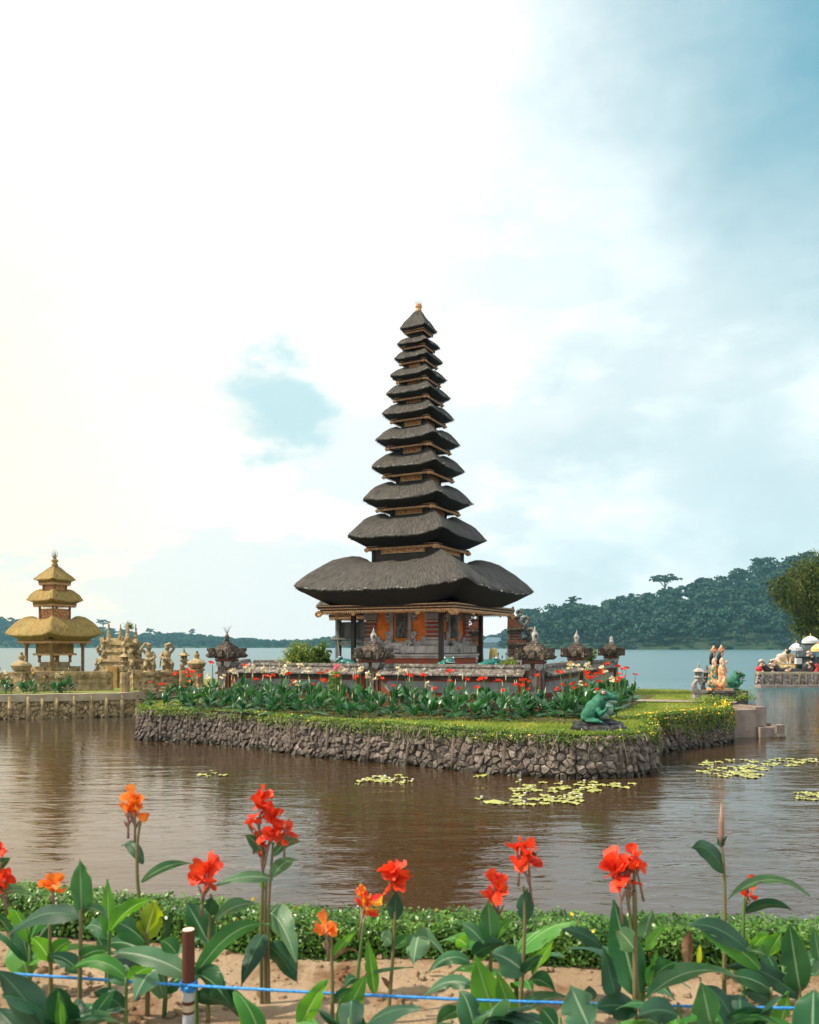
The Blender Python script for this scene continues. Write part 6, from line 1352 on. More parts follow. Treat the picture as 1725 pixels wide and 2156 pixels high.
def bamboo(loc, lobes, d, n, label):
    t = thing('bamboo_clump', label, 'tree', loc); o = Vector(loc); P0, P1, Wd = [], [], []; cu = MB(); rng = np.random.default_rng(3)
    for (u, v, r, dd) in lobes:
        c = sight(u, v, d+dd); R_ = r*d/1725
        cu.tube([(0, 0, 0), ((c-o).x*.25, (c-o).y*.3, (c-o).z*.55), tuple(c-o)], [.10, .07, .03], 6)
        for k in range(9):      # drooping sprays
            a = rng.uniform(0, 6.283); q = c-o+Vector((math.cos(a), math.sin(a), rng.uniform(-.6, .8)))*R_*.75; cu.tube([tuple(c-o), tuple((c-o).lerp(q, .6)+Vector((0, 0, R_*.2))), tuple(q)], [.03, .02, .008], 4)
        m = int(n*(r/45.0)**2)
        dv = rng.normal(size=(m, 3)); dv /= np.linalg.norm(dv, axis=1)[:, None]; rr = R_*rng.uniform(.45, 1.05, m)[:, None]
        lump = np.array([1+.75*mnoise.noise(Vector(x)*2.6+Vector((u, v, 0))) for x in dv])[:, None]
        p = np.array(c-o)+dv*rr*lump; P0.append(p)
        fall = dv*.5+rng.normal(0, .45, (m, 3)); fall[:, 2] -= .75; fall /= np.linalg.norm(fall, axis=1)[:, None]; P1.append(p+fall*rng.uniform(.22, .42, (m, 1)))
    P0, P1 = np.concatenate(P0), np.concatenate(P1); k = len(P0); s = np.cross(P1-P0, rng.normal(size=(k, 3))); s /= np.linalg.norm(s, axis=1)[:, None]; mid = (P0+P1)/2
    vv = np.stack([P0, mid+s*.045, P1, mid-s*.045], 1).reshape(-1, 3)
    cu.build('culms', M['bark'], t, smooth=True); tag(link('crown', np_mesh('crown', vv, np.arange(k*4).reshape(-1, 4), M['bamboo_leaf'], 4), t), kind='stuff')
bamboo((33.5, 66.0, 1.07), [(1642, 1238, 27, -1), (1672, 1222, 30, 0), (1700, 1205, 34, 1), (1735, 1195, 40, 0), (1660, 1262, 24, -1), (1690, 1255, 36, 0), (1705, 1290, 40, 0), (1697, 1322, 26, -.5), (1735, 1250, 55, 1), (1745, 1310, 50, 0), (1780, 1240, 60, 0)], 66.0, 1900, 'yellow-green bamboo clump drooping over the offering platform')

# ------------------------------------------------------------------ water lilies
def lily_patch(label, spots, seed, flowers=0):
    rr = random.Random(seed); u, v, r_ = spots[0]; d = 1725*EYE/(v-1361); c = sight(u, v, d)
    r_ *= .9; t = thing('water_lily', label, 'water lily', (c.x, c.y, 0), group='water lilies afloat near the island'); ms = []
    for k in range(4):
        mb = MB(); n = 12; vs = [(0, 0, .004)]
        for i in range(n+1): a = .16+(2*math.pi-.32)*i/n; q = 1+.05*math.sin(3*a+k); vs.append((q*math.cos(a), q*math.sin(a), .012*math.sin(a*4+k)))
        mb.add(vs, [(0, i+1, i+2) for i in range(n)]); ms.append(mb.mesh('pad', M['lily']))
    for (u, v, r_) in spots:
        d = 1725*EYE/(v-1361); p = sight(u, v, d); link('pad', ms[rr.randrange(4)], t, (p.x-c.x, p.y-c.y, .012+rr.uniform(0, .006)), rr.uniform(0, 6.28), scale=(r_, r_*rr.uniform(.85, 1.1), 1))
        if rr.random() < flowers:
            mb = MB().lathe([(.004, 0), (.022, .025), (.03, .05), (.006, .035)], 7); mb.build('blossom', M['white_paint'], t, (p.x-c.x+r_*.7, p.y-c.y, .012))
rr = random.Random(77)
def spread(n, u0, u1, v0, v1, r0, r1): return [(rr.uniform(u0, u1), rr.uniform(v0, v1), rr.uniform(r0, r1)) for _ in range(n)]
lily_patch('round clump of yellow-green lily pads nearest the middle of the wall', [(800+rr.gauss(0, 26), 1644+rr.gauss(0, 5), rr.uniform(.05, .11)) for _ in range(34)], 1, .2)
lily_patch('long band of lily pads at the wall foot below the large frog', spread(46, 1075, 1298, 1647, 1668, .05, .13)+[(1296, 1651, .12), (1332, 1651, .10), (1317, 1659, .11)], 2, .3)
lily_patch('looser lily pads drifting in front of the frog band', spread(32, 1085, 1225, 1671, 1696, .05, .14)+[(1040, 1690, .19), (1062, 1692, .09), (1008, 1683, .08), (1014, 1634, .13), (1020, 1632, .08), (1003, 1636, .07), (1215, 1680, .12), (1185, 1689, .13)], 3, .25)
lily_patch('bright lily pads off the right lobe of the island', spread(60, 1478, 1612, 1600, 1638, .06, .15)+spread(26, 1610, 1715, 1598, 1614, .06, .13), 4, .1)
lily_patch('few pale lily pads at the right frame edge', spread(14, 1676, 1730, 1668, 1692, .06, .13), 5)
lily_patch('scattered pads off the left tip of the island', [(424, 1632, .14), (452, 1629, .07), (470, 1633, .12), (438, 1635, .06), (445, 1624, .05)], 6)

# ------------------------------------------------------------------ cannas
def leaf_mesh(name, P0, P1, arch, width, side, mat, fold=.25, wav=.04, seed=0, nu=6, nv=10, tip=1.0):
    """one canna blade swept along a bent midrib, V-folded along the rib with a wavy margin"""
    rr = random.Random(seed); P0, P1, arch = Vector(P0), Vector(P1), Vector(arch); C = (P0+P1)/2+arch*2; side = Vector(side).normalized(); vs, uv = [], []; L_ = (P1-P0).length
    ph = rr.uniform(0, 6.28); tears = [(rr.choice((-1, 1)), rr.uniform(.25, .9), rr.uniform(.12, .45)) for _ in range(rr.choice((0, 0, 1, 2, 3)))]
    for j in range(nv+1):
        t = j/nv; c = P0*(1-t)**2+C*2*t*(1-t)+P1*t*t; T = ((C-P0)*(1-t)+(P1-C)*t).normalized(); s = (side-T*side.dot(T)).normalized(); n = s.cross(T)
        w = width*.5*(max(0.0, math.sin(math.pi*min(1.0, (t+.015))**.80))**.78)*(1-.25*t*t); w = max(w, .004)
        for i in range(nu+1):
            q = -1+2*i/nu; wv = wav*width*math.sin(t*9+ph+(2.0 if q < 0 else 0))*q*q
            nk = 1.0
            for sg, tt, dp in tears:
                if q*sg > .6: nk -= dp*math.exp(-((t-tt)/.035)**2)
            vs.append(c+s*(q*w*nk*(1-.12*fold*q*q))+n*(abs(q)*fold*w+wv)); uv.append((.5+.5*q, t))
    m = nu+1
    fs = [(j*m+i, j*m+i+1, (j+1)*m+i+1, (j+1)*m+i) for j in range(nv) for i in range(nu)]
    return MB().add(vs, fs, 0, uv).mesh(name, mat, True)
def petal_mesh(L_, w, curl, mat, seed):
    rr = random.Random(seed); vs = []; nu, nv = 4, 5
    for j in range(nv+1):
        t = j/nv; ww = w*.5*(t**.6)*(1.25-.55*t**4)
        for i in range(nu+1): q = -1+2*i/nu; vs.append((t*L_*math.cos(curl*t*.6)-.05*L_*abs(q)*t, q*ww, L_*t*math.sin(curl*t)*.6+.10*L_*math.sin(t*7+q*4+seed)*t+.10*w*abs(q)))
    m = nu+1
    return MB().add(vs, [(j*m+i, j*m+i+1, (j+1)*m+i+1, (j+1)*m+i) for j in range(nv) for i in range(nu)]).mesh('petal', mat, True)
PETALS = {k: [petal_mesh(.062, .056, c, M[k], s) for s, c in enumerate((.2, .7, -.4, 1.0, .45))] for k in ('petal_red', 'petal_orange', 'petal_mix', 'petal_dry')}
def flower_head(parent, pos, size, kind, n, seed, lean=(0, 0, 1), withered=0):
    rr = random.Random(seed); ax = Vector(lean).normalized(); st = MB(); base = Vector(pos)-ax*size*1.3
    st.tube([base-ax*size*1.2, base, Vector(pos)], [.006, .0055, .004], 6)
    for k in range(4): a = rr.uniform(0, 6.28); d = (ax+Vector((math.cos(a), math.sin(a), 0))*.5).normalized(); q = base+ax*size*rr.uniform(-.6, .8); st.tube([q, q+d*size*.5, q+d*size*.85], [.003, .006, .001], 6)
    f = link('flower', st.mesh('flower', M['calyx'], True), parent); out = []
    n = int(n*1.5)
    for k in range(n):
        a = 2.4*k+rr.uniform(-.4, .4); el = rr.uniform(-.75, 1.25); d = (Vector((math.cos(a), math.sin(a), 0))*math.cos(el)+ax*math.sin(el)).normalized(); o = Vector(pos)+ax*size*rr.uniform(-.75, .25)
        rot = (d.to_track_quat('X', 'Z') @ Euler((rr.uniform(-1.2, 1.2), 0, 0)).to_quaternion()).to_euler(); kk = 'petal_dry' if k < withered else kind
        link('petal', rr.choice(PETALS[kk]), f, o+d*.004, rot=rot, scale=size/.062*rr.uniform(.6, 1.05)*(.7 if k < withered else 1))
    return f

# --- island bed: a few plants built leaf by leaf, then copied
def bed_proto(seed, kind, h, flower):
    rr = random.Random(seed); t = link('canna_plant', None); st = MB(); top = Vector((rr.uniform(-.05, .05), rr.uniform(-.05, .05), h))
    st.tube([(0, 0, -.05), top*.5+Vector((.02, 0, 0)), top], [.016, .013, .008], 6); st.build('stem', M['stem_g'], t)
    n = rr.choice((7, 8, 9))
    for k in range(n):
        f = k/n; z = h*(.05+.48*f); a = k*2.4+rr.uniform(-.5, .5); el = rr.uniform(.55, 1.25) if f > .25 else rr.uniform(-.1, .8); L_ = rr.uniform(.40, .60)*(1-.35*f*f); d = Vector((math.cos(a)*math.cos(el), math.sin(a)*math.cos(el), math.sin(el)))
        p0 = Vector((0, 0, z)); p1 = p0+d*L_+Vector((0, 0, -.10*L_ if f > .4 else -.22*L_)); sd = Vector((-math.sin(a), math.cos(a), 0))
        link('leaf', leaf_mesh('leaf', p0, p1, Vector((0, 0, .06)), L_*rr.uniform(.36, .46), sd, M['bed_leaf'], .35, .06, seed*20+k, 4, 7), t)
    if flower:
        for q in range(1 if flower != 'petal_cream' else 2):
            mb = MB(); c = top+Vector((rr.uniform(-.05, .05)*q, rr.uniform(-.04, .04), .05-.10*q))
            for k in range(9):
                a = k*2.4; el = rr.uniform(-.4, 1.1); d = Vector((math.cos(a)*math.cos(el), math.sin(a)*math.cos(el), math.sin(el))); s = d.cross(Vector((rr.uniform(-1, 1), rr.uniform(-1, 1), .3))).normalized(); L_ = rr.uniform(.06, .10)
                mb.add([c, c+d*L_*.6+s*.036, c+d*L_+s*.015, c+d*L_-s*.020, c+d*L_*.55-s*.038], [(0, 1, 2, 3, 4)])
            mb.build('flower', M[flower], t)
    else: MB().lathe([(.010, h-.02), (.014, h+.06), (.003, h+.17)], 6, (top.x, top.y, 0)).build('bud', M['petal_cream'], t)
    remember(t); return t
PROTO = {}
for k, (fl, hs) in enumerate((('petal_red', (.80, .92, 1.0, 1.08, 1.2)), ('petal_cream', (1.08, 1.24, 1.34)), ('petal_yellow', (1.2,)), (None, (.7, .9, 1.0, 1.15)))): PROTO[fl] = [bed_proto(100+10*k+i, k, h, fl) for i, h in enumerate(hs)]
dirw = (PC-PA).normalized(); nrmw = Vector((dirw.y, -dirw.x)); dirr = (PE-PC).normalized(); nrmr = Vector((dirr.y, -dirr.x))
LAC = (PC-PA).length
bed = [PA-dirw*.5+nrmw*.3, PC+nrmw*.3+nrmr*.3, PE-dirr*2+nrmr*.3, PE-dirr*2.6+nrmr*2.2, PC+nrmr*2.4+dirr*1.0, PC+nrmw*3.4+nrmr*1.6, PC+nrmw*3.7, PA+dirw*LAC*.45+nrmw*4.4, PA+nrmw*3.1-dirw*.3]
sheet('bed_soil', [tuple(p) for p in bed], LAWN+.03, M['soil'])['label'] = 'dark soil of the canna bed below the wall'
used = set(); rr = random.Random(21)
ORD = 'first second third fourth fifth sixth seventh eighth ninth tenth eleventh twelfth'.split()
ROWS = ['in the row along the wall, ', 'in the second row, ', 'in the third row, ', 'in the fourth row, ', 'in the front row, ']
NAMES = {'petal_red': 'red', 'petal_cream': 'cream white', 'petal_yellow': 'yellow', None: 'unopened'}
COUNT = {}
def put_canna(p, fl, scale, where, row=''):
    pr = rr.choice(PROTO[fl])
    if pr.name not in used: used.add(pr.name); o = pr
    else: o = copy_tree(pr)
    o.location = (p.x, p.y, LAWN+.02); o.rotation_euler = (rr.uniform(-.16, .16), rr.uniform(-.16, .16), rr.uniform(0, 6.28)); scale *= rr.uniform(.78, 1.10); o.scale = (scale*rr.uniform(1.0, 1.35),)*2+(scale,)
    COUNT[row+where] = k = COUNT.get(row+where, 0)+1; nth = ORD[k-1] if k <= len(ORD) else str(k)+('st' if k % 10 == 1 else 'nd' if k % 10 == 2 else 'rd' if k % 10 == 3 else 'th')
    tag(o, nth+' canna'+(' with '+NAMES[fl]+' flower' if fl else ', in bud,')+' '+row+where, 'canna', 'cannas '+('in the bed below the courtyard wall' if row else where))
LAC = (PC-PA).length
spots = []
for row, frac in enumerate((0, .25, .5, .75, 1.0)):
    s = -.6 if row > 0 else .4
    while s < LAC+.5:
        f = s/LAC; spots.append((PA+dirw*(s+rr.uniform(-.15, .15))+nrmw*(1.0+frac*(lerp_table([(0, 3.0), (.45, 4.2), (1, 3.5)], f)-1.0)+rr.uniform(-.22, .22)), row, f)); s += rr.uniform(.44, .66)
for p, row, f in spots:
    x = rr.random(); wh = 'counted from the channel'
    if f < .06: fl = 'petal_red'
    elif row == 0: fl = 'petal_cream' if (x < .55 and f < .8) else 'petal_red'
    elif row == 4: fl = 'petal_red' if x < .35 else None
    else: fl = 'petal_red' if x < .5 else ('petal_cream' if x < .66 and f < .75 else None)
    put_canna(p, fl, rr.uniform(.92, 1.12)*(1.0, 1.0, .98, .92, .80)[row], wh, ROWS[row])
for k in range(26):
    f = k/26; p = PC+dirr*(-.5+6.2*f)+nrmr*rr.uniform(.9, 2.1); put_canna(p, 'petal_red' if f > .30 else rr.choice(('petal_cream', 'petal_cream', 'petal_yellow', 'petal_red')), rr.uniform(.9, 1.15) if f > .5 else rr.uniform(1.05, 1.3), 'from the corner pillar behind the large frog')
for k in range(16): p = Vector((3.0+2.6*k/16+rr.uniform(-.1, .1), rr.uniform(21.6, 23.3))); put_canna(p, rr.choice(('petal_red', 'petal_cream', 'petal_red', None)), rr.uniform(.85, 1.1), 'by distance along the corner pillar bed')
wh = 'around the small pagoda'
for k in range(44):
    f = k/44; p = Vector((-21+9*f+rr.uniform(-.2, .2), 34.6+rr.uniform(-.7, .5)+1.2*max(0, f-.7))) if k < 34 else Vector((-10.0+rr.uniform(-.5, .35), 37.2+rr.uniform(-.6, .9))); put_canna(p, rr.choice((None, None, 'petal_yellow', 'petal_cream')) if k < 34 else 'petal_red', rr.uniform(.55, .85), 'in front of the low wall by the small pagoda' if k < 34 else 'beside the channel on the smaller island')
# pink spider flower with ferny leaves
t = thing('spider_flower', 'feathery green plant with one pink flower head in the canna bed', 'plant', (-2.25, 24.9, LAWN)); P_, N_ = [], []
for k in range(1500): a = rr.uniform(0, 6.28); z = rr.random()**.7*1.05; r_ = (.50-.34*z)*rr.uniform(.3, 1); P_.append((r_*math.cos(a), r_*math.sin(a), .12+z)); N_.append((math.cos(a), math.sin(a), .7))
tag(leafcloud('foliage', P_, N_, .045, M['bush_dark'], t, aspect=.22), kind='stuff'); MB().tube([(0, 0, 0), (.02, 0, 1.25)], [.015, .006], 6).build('stem', M['stem_g'], t)
P_ = [(.02+rr.gauss(0, .045), rr.gauss(0, .045), 1.3+rr.gauss(0, .05)) for _ in range(140)]; leafcloud('flower', P_, [(0, -1, .5)]*140, .03, M['petal_pink'], t, kind=None)

# --- foreground cannas, surveyed leaf by leaf
C6 = (0.0, 1605.5, .3509); C7 = (579.0, 1710.8, .3509); C8 = (1158.0, 1684.5, .3286)
def fg_plant(C, d, stems, leaves, flowers, label, name='canna_plant', stem_mat='stem_p', group='cannas on the near bank'):
    g = sight(C[0]+C[2]*stems[0][0][0], 2000, d) if stems else sight(C[0]+C[2]*leaves[0][0], 2000, d)
    org = Vector((g.x, d, BANK)); t = thing(name, label, 'canna', tuple(org), group=group)
    def S(x, y, dd=0.0): return sight(C[0]+C[2]*x, C[1]+C[2]*y, d+dd)-org
    for pts in stems:
        P = [S(*p) for p in pts]; foot = Vector((P[0].x, P[0].y, -.03))
        if P[0].z > .02: P = [foot]+P
        P = smooth_path([tuple(p) for p in P], 4, False) if len(P) > 2 else P
        n = len(P); mb = MB().tube(P, [.0105-.005*i/(n-1) for i in range(n)], 8); mb.build('stem', M[stem_mat], t, smooth=True)
    for k, L_ in enumerate(leaves):
        bx, by, tx, ty, w, ar, roll, mt = L_[:8]; dz = L_[8] if len(L_) > 8 else R.uniform(-.10, .05)
        p0, p1 = S(bx, by), S(tx, ty, dz); T = (p1-p0).normalized(); s0 = T.cross(Vector((0, 1, 0))); s0 = s0.normalized() if s0.length > .05 else Vector((1, 0, 0)); n0 = T.cross(s0)
        sd = s0*math.cos(rad(roll))+n0*math.sin(rad(roll)); wm = w*C[2]*d/1725
        wm *= 1.06/max(.5, math.cos(rad(roll)))
        link('leaf', leaf_mesh('leaf', p0, p1, Vector((0, 0, ar*C[2]*d/1725)), wm, sd, M[mt], R.uniform(.12, .36), R.uniform(.03, .10), k+int(bx), 8, 20), t)
    for k, F in enumerate(flowers):
        x, y, s, kind, n = F[:5]; flower_head(t, S(x, y), s, kind, n, int(x+y), (R.uniform(-.25, .25), R.uniform(-.2, .1), 1), F[5] if len(F) > 5 else 0)
    return t
fg_plant(C6, 3.55, [[(885, 1110), (850, 900), (825, 700), (826, 480), (845, 350)]], [(858, 610, 728, 500, 62, 55, 35, 'leaf_dark'), (850, 720, 1168, 612, 62, 45, 30, 'leaf_pale'), (868, 1070, 940, 825, 150, 10, 10, 'leaf_yellow'), (880, 1090, 640, 960, 90, 40, 50, 'leaf')], [(812, 240, .070, 'petal_orange', 11), (770, 285, .05, 'petal_orange', 5)], 'tall orange-flowered canna reaching over the water nearest the frame edge')
fg_plant(C6, 3.45, [[(655, 1080), (655, 1010)]], [(655, 1070, 645, 700, 85, 0, 25, 'leaf_bright'), (655, 1020, 938, 828, 85, 55, 35, 'leaf_bright'), (655, 1060, 500, 1000, 80, 50, 40, 'leaf')], [], 'flowerless canna with one bright upright leaf', stem_mat='stem_g')
fg_plant(C6, 3.2, [[(478, 1540), (482, 1200), (488, 880), (492, 650)]], [(490, 915, 480, 575, 140, 0, 0, 'leaf'), (478, 930, 40, 1045, 95, 75, 45, 'leaf_dark'), (495, 890, 655, 950, 75, 40, 30, 'leaf_pale'), (482, 1180, 690, 1150, 95, 35, 40, 'leaf'), (482, 1260, 300, 1160, 85, 30, 40, 'leaf')], [], 'canna with a single broad pointed leaf standing straight up')
fg_plant(C6, 3.5, [[(305, 1285), (300, 1050), (305, 860)]], [(305, 1170, 430, 1080, 95, 25, 20, 'leaf_bright'), (300, 1190, 185, 1050, 90, 20, 30, 'leaf_bright'), (300, 1210, 445, 1205, 110, 20, 40, 'leaf'), (300, 940, 440, 870, 60, 30, 30, 'leaf_pale'), (300, 1250, 210, 1290, 45, 20, 20, 'leaf_dead')], [(318, 735, .058, 'petal_orange', 7)], 'short canna with a half-open orange bud')
fg_plant(C6, 3.3, [[(-25, 1300), (-20, 900), (-10, 720)]], [(-20, 660, 62, 578, 50, 20, 20, 'leaf'), (-20, 810, 222, 815, 65, 45, 35, 'leaf_pale'), (-20, 930, 80, 1080, 90, 30, 30, 'leaf')], [(0, 700, .062, 'petal_red', 8), (-2, 505, .05, 'petal_red', 5)], 'red canna cut off by the frame edge')
fg_plant(C6, 3.5, [[(1250, 1275), (1258, 1000), (1266, 790)]], [(1252, 1085, 1118, 838, 175, 5, 0, 'leaf'), (1290, 945, 1552, 850, 95, 35, 30, 'leaf_pale'), (1262, 915, 1275, 808, 95, 0, 0, 'leaf_dark'), (1255, 1100, 1215, 1230, 70, 20, 20, 'leaf_yellow')], [(1245, 650, .078, 'petal_red', 12)], 'red canna with full head left of the tall pair')
fg_plant(C6, 3.7, [[(1570, 1400), (1568, 1000), (1578, 620), (1548, 330)], [(1612, 1390), (1612, 900), (1640, 480)], [(1596, 1395), (1590, 1000), (1600, 700)]],
    [(1592, 570, 1468, 435, 65, 25, 30, 'leaf'), (1635, 690, 1790, 590, 85, 40, 30, 'leaf_pale'), (1640, 700, 1285, 745, 65, 35, 25, 'leaf_pale'), (1590, 1020, 1445, 1350, 115, 30, 20, 'leaf_dark', -.12), (1615, 900, 1780, 1200, 170, 60, 20, 'leaf_pale', -.1), (1610, 1100, 1790, 1330, 170, 30, 20, 'leaf_dark'), (1640, 560, 1820, 480, 70, 40, 30, 'leaf_pale'), (1600, 760, 1545, 700, 50, 10, 10, 'leaf_bright')],
    [(1565, 235, .075, 'petal_red', 11), (1640, 365, .082, 'petal_red', 11), (1710, 395, .06, 'petal_red', 6), (1510, 375, .055, 'petal_red', 5), (1555, 505, .045, 'petal_red', 4)], 'tallest canna clump with several red heads over the water')
fg_plant(C6, 3.35, [[(1180, 1420), (1178, 1290)]], [(1175, 1275, 1615, 972, 120, 95, 30, 'leaf'), (1150, 1290, 668, 1140, 125, 45, 25, 'leaf_pale'), (1190, 1275, 1395, 1485, 175, 40, 20, 'leaf'), (1180, 1420, 1560, 1600, 170, 60, 25, 'leaf_dark'), (1060, 1150, 960, 1070, 100, 20, 10, 'leaf')], [], 'low flowerless canna beside the bamboo stake', stem_mat='stem_g')
fg_plant(C6, 3.12, [[(755, 1560), (758, 1290)]], [(765, 1300, 428, 1245, 82, 80, 30, 'leaf_bright'), (930, 1240, 805, 1435, 160, 35, 15, 'leaf_pale', -.08), (780, 1300, 930, 1235, 90, 20, 30, 'leaf_bright'), (755, 1330, 640, 1210, 110, 20, 30, 'leaf'), (760, 1500, 560, 1380, 90, 30, 30, 'leaf_dark')], [], 'low yellowing canna with a leaf bent over the rope', stem_mat='stem_g')
fg_plant(C6, 2.95, [[(280, 1640), (278, 1600)]], [(280, 1610, -20, 1245, 185, 30, 20, 'leaf_dark'), (490, 1600, 745, 1580, 100, 55, 30, 'leaf_pale'), (370, 1640, 350, 1385, 60, 0, 10, 'leaf_bright'), (120, 1640, -30, 1480, 110, 20, 20, 'leaf_dark'), (560, 1530, 690, 1360, 85, 10, 20, 'leaf')], [], 'dark large-leaved canna in the near corner by the rope', stem_mat='stem_g')
fg_plant(C6, 3.9, [[(640, 1170), (640, 1140)]], [(870, 1140, 630, 1095, 125, 35, 25, 'leaf'), (700, 960, 800, 1030, 85, 25, 20, 'leaf_pale'), (970, 1100, 1040, 880, 45, 0, 0, 'leaf_dark'), (640, 1160, 560, 1010, 60, 10, 10, 'leaf')], [], 'broad pale canna leaves in front of the hedge', stem_mat='stem_g')
fg_plant(C7, 3.15, [[(345, 1260), (345, 1000), (336, 720)]], [(352, 865, 492, 712, 62, 15, 25, 'leaf_bright'), (358, 882, 512, 855, 26, 45, 20, 'leaf_dead'), (150, 1290, 315, 1005, 130, 15, 20, 'leaf_bright'), (390, 1290, 552, 962, 135, 0, 15, 'leaf_bright'), (345, 1150, 470, 1060, 60, 20, 30, 'leaf')], [(308, 675, .056, 'petal_orange', 8)], 'short canna with small orange flower left of the red and yellow one')
fg_plant(C7, 3.5, [[(495, 1010), (512, 850), (536, 640)]], [(500, 1000, 410, 1060, 60, 30, 30, 'leaf')], [(540, 540, .066, 'petal_mix', 9)], 'slim canna with red and yellow flower', stem_mat='stem_g')
fg_plant(C7, 3.6, [[(688, 1120), (705, 900), (720, 650), (722, 470)]], [(722, 645, 726, 478, 98, 0, 0, 'leaf_dark'), (700, 790, 640, 755, 90, 20, 30, 'leaf_pale'), (862, 735, 832, 915, 150, 25, 30, 'leaf_pale', -.05), (845, 750, 1015, 862, 105, 40, 30, 'leaf_pale'), (700, 830, 870, 745, 90, 20, 40, 'leaf'), (600, 1090, 558, 765, 82, 0, 15, 'leaf_bright'), (560, 970, 832, 930, 28, 8, 20, 'leaf_pale'), (690, 1060, 640, 990, 30, 10, 10, 'leaf_dead')], [(718, 370, .078, 'petal_red', 13)], 'red canna with round head over the open brown water')
fg_plant(C7, 3.4, [[(1290, 1000), (1300, 800), (1306, 520)]], [(1300, 790, 1278, 528, 135, 0, 0, 'leaf'), (1310, 765, 1432, 632, 62, 12, 25, 'leaf_bright'), (1245, 775, 1118, 665, 92, 15, 20, 'leaf'), (1190, 860, 1392, 785, 125, 20, 20, 'leaf_dark'), (1170, 900, 922, 962, 72, 60, 35, 'leaf'), (1200, 1050, 893, 1102, 72, 60, 35, 'leaf_pale'), (1150, 800, 1085, 760, 90, 10, 10, 'leaf_bright')], [(1330, 445, .072, 'petal_red', 9)], 'red canna with wide open flower left of the leaning head')
fg_plant(C7, 3.3, [[(1470, 1230), (1490, 900), (1500, 650), (1492, 440)]], [(1500, 650, 1512, 458, 112, 0, 0, 'leaf_dark'), (1500, 960, 1305, 845, 175, 20, 25, 'leaf_pale'), (1490, 980, 1605, 860, 90, 15, 25, 'leaf_dark'), (1548, 975, 1682, 755, 85, 10, 25, 'leaf_bright'), (1340, 1300, 1198, 855, 195, 0, 5, 'leaf_bright'), (1440, 1250, 1330, 960, 120, 0, 20, 'leaf_bright'), (1520, 1010, 1685, 1085, 110, 35, 30, 'leaf'), (1480, 1200, 1740, 1105, 125, 25, 25, 'leaf_pale'), (980, 1270, 1235, 1195, 105, 45, 25, 'leaf')], [(1515, 250, .078, 'petal_red', 11, 2), (1470, 215, .06, 'petal_red', 4)], 'red canna with leaning head on a thick purplish spathe')
fg_plant(C8, 3.1, [[(590, 1430), (560, 1200), (540, 950), (505, 680), (490, 560)], [(545, 700), (540, 560), (545, 400)]], [(560, 1255, 408, 640, 235, -5, 0, 'leaf'), (430, 1295, 345, 950, 130, 0, 20, 'leaf_dark'), (600, 890, 655, 698, 115, 0, 20, 'leaf_pale'), (620, 965, 738, 808, 95, 10, 25, 'leaf_bright'), (545, 960, 438, 838, 135, 10, 20, 'leaf_pale', -.12), (340, 945, 78, 828, 85, 25, 30, 'leaf_dark'), (660, 1135, 815, 1038, 135, 15, 20, 'leaf'), (605, 1285, 1195, 1140, 145, 110, 25, 'leaf_pale'), (640, 1200, 690, 960, 90, 0, 10, 'leaf_bright'), (560, 1340, 290, 1330, 150, 20, 30, 'leaf_dark'), (300, 1250, 205, 1260, 70, 20, 30, 'leaf_dark')], [(430, 440, .082, 'petal_red', 13, 3), (545, 385, .066, 'petal_red', 8), (500, 500, .05, 'petal_red', 4, 1)], 'biggest red canna head above broad grey-green leaves')
fg_plant(C8, 2.95, [[(1030, 1460), (1030, 1400)]], [(1035, 1450, 972, 1172, 195, 0, 5, 'leaf'), (250, 1450, 130, 1188, 250, 0, 20, 'leaf_pale'), (820, 1380, 560, 1390, 150, 40, 30, 'leaf_dark'), (1130, 1400, 1420, 1370, 70, 30, 25, 'leaf_dark'), (1150, 1450, 1420, 1430, 95, 35, 25, 'leaf'), (40, 1460, -60, 1330, 120, 10, 15, 'leaf')], [], 'low pointed canna leaves in front of the rope', stem_mat='stem_g')
fg_plant(C8, 3.6, [[(1118, 1090), (1122, 800), (1118, 480), (1103, 290)]], [(1125, 465, 908, 310, 125, 65, 30, 'leaf_dark'), (1138, 645, 1668, 618, 78, 120, 30, 'leaf_pale'), (1105, 305, 1075, 240, 40, 0, 20, 'leaf'), (1105, 305, 1132, 230, 30, 0, 20, 'leaf_dark'), (890, 1060, 895, 825, 95, 10, 20, 'leaf_dead'), (960, 1050, 960, 930, 45, 5, 20, 'leaf_yellow')], [], 'tall canna with a closed pointed bud and no open flower')
t_bud = bpy.data.objects[-1] if False else None
fg_plant(C8, 3.7, [[(1240, 900), (1242, 760), (1246, 610)]], [(1250, 725, 1548, 702, 88, 45, 25, 'leaf_dark'), (1150, 830, 1215, 880, 50, 20, 30, 'leaf_bright')], [(1285, 570, .058, 'petal_red', 6, 2)], 'slim canna with small nodding red flower near the frame edge', stem_mat='stem_g')
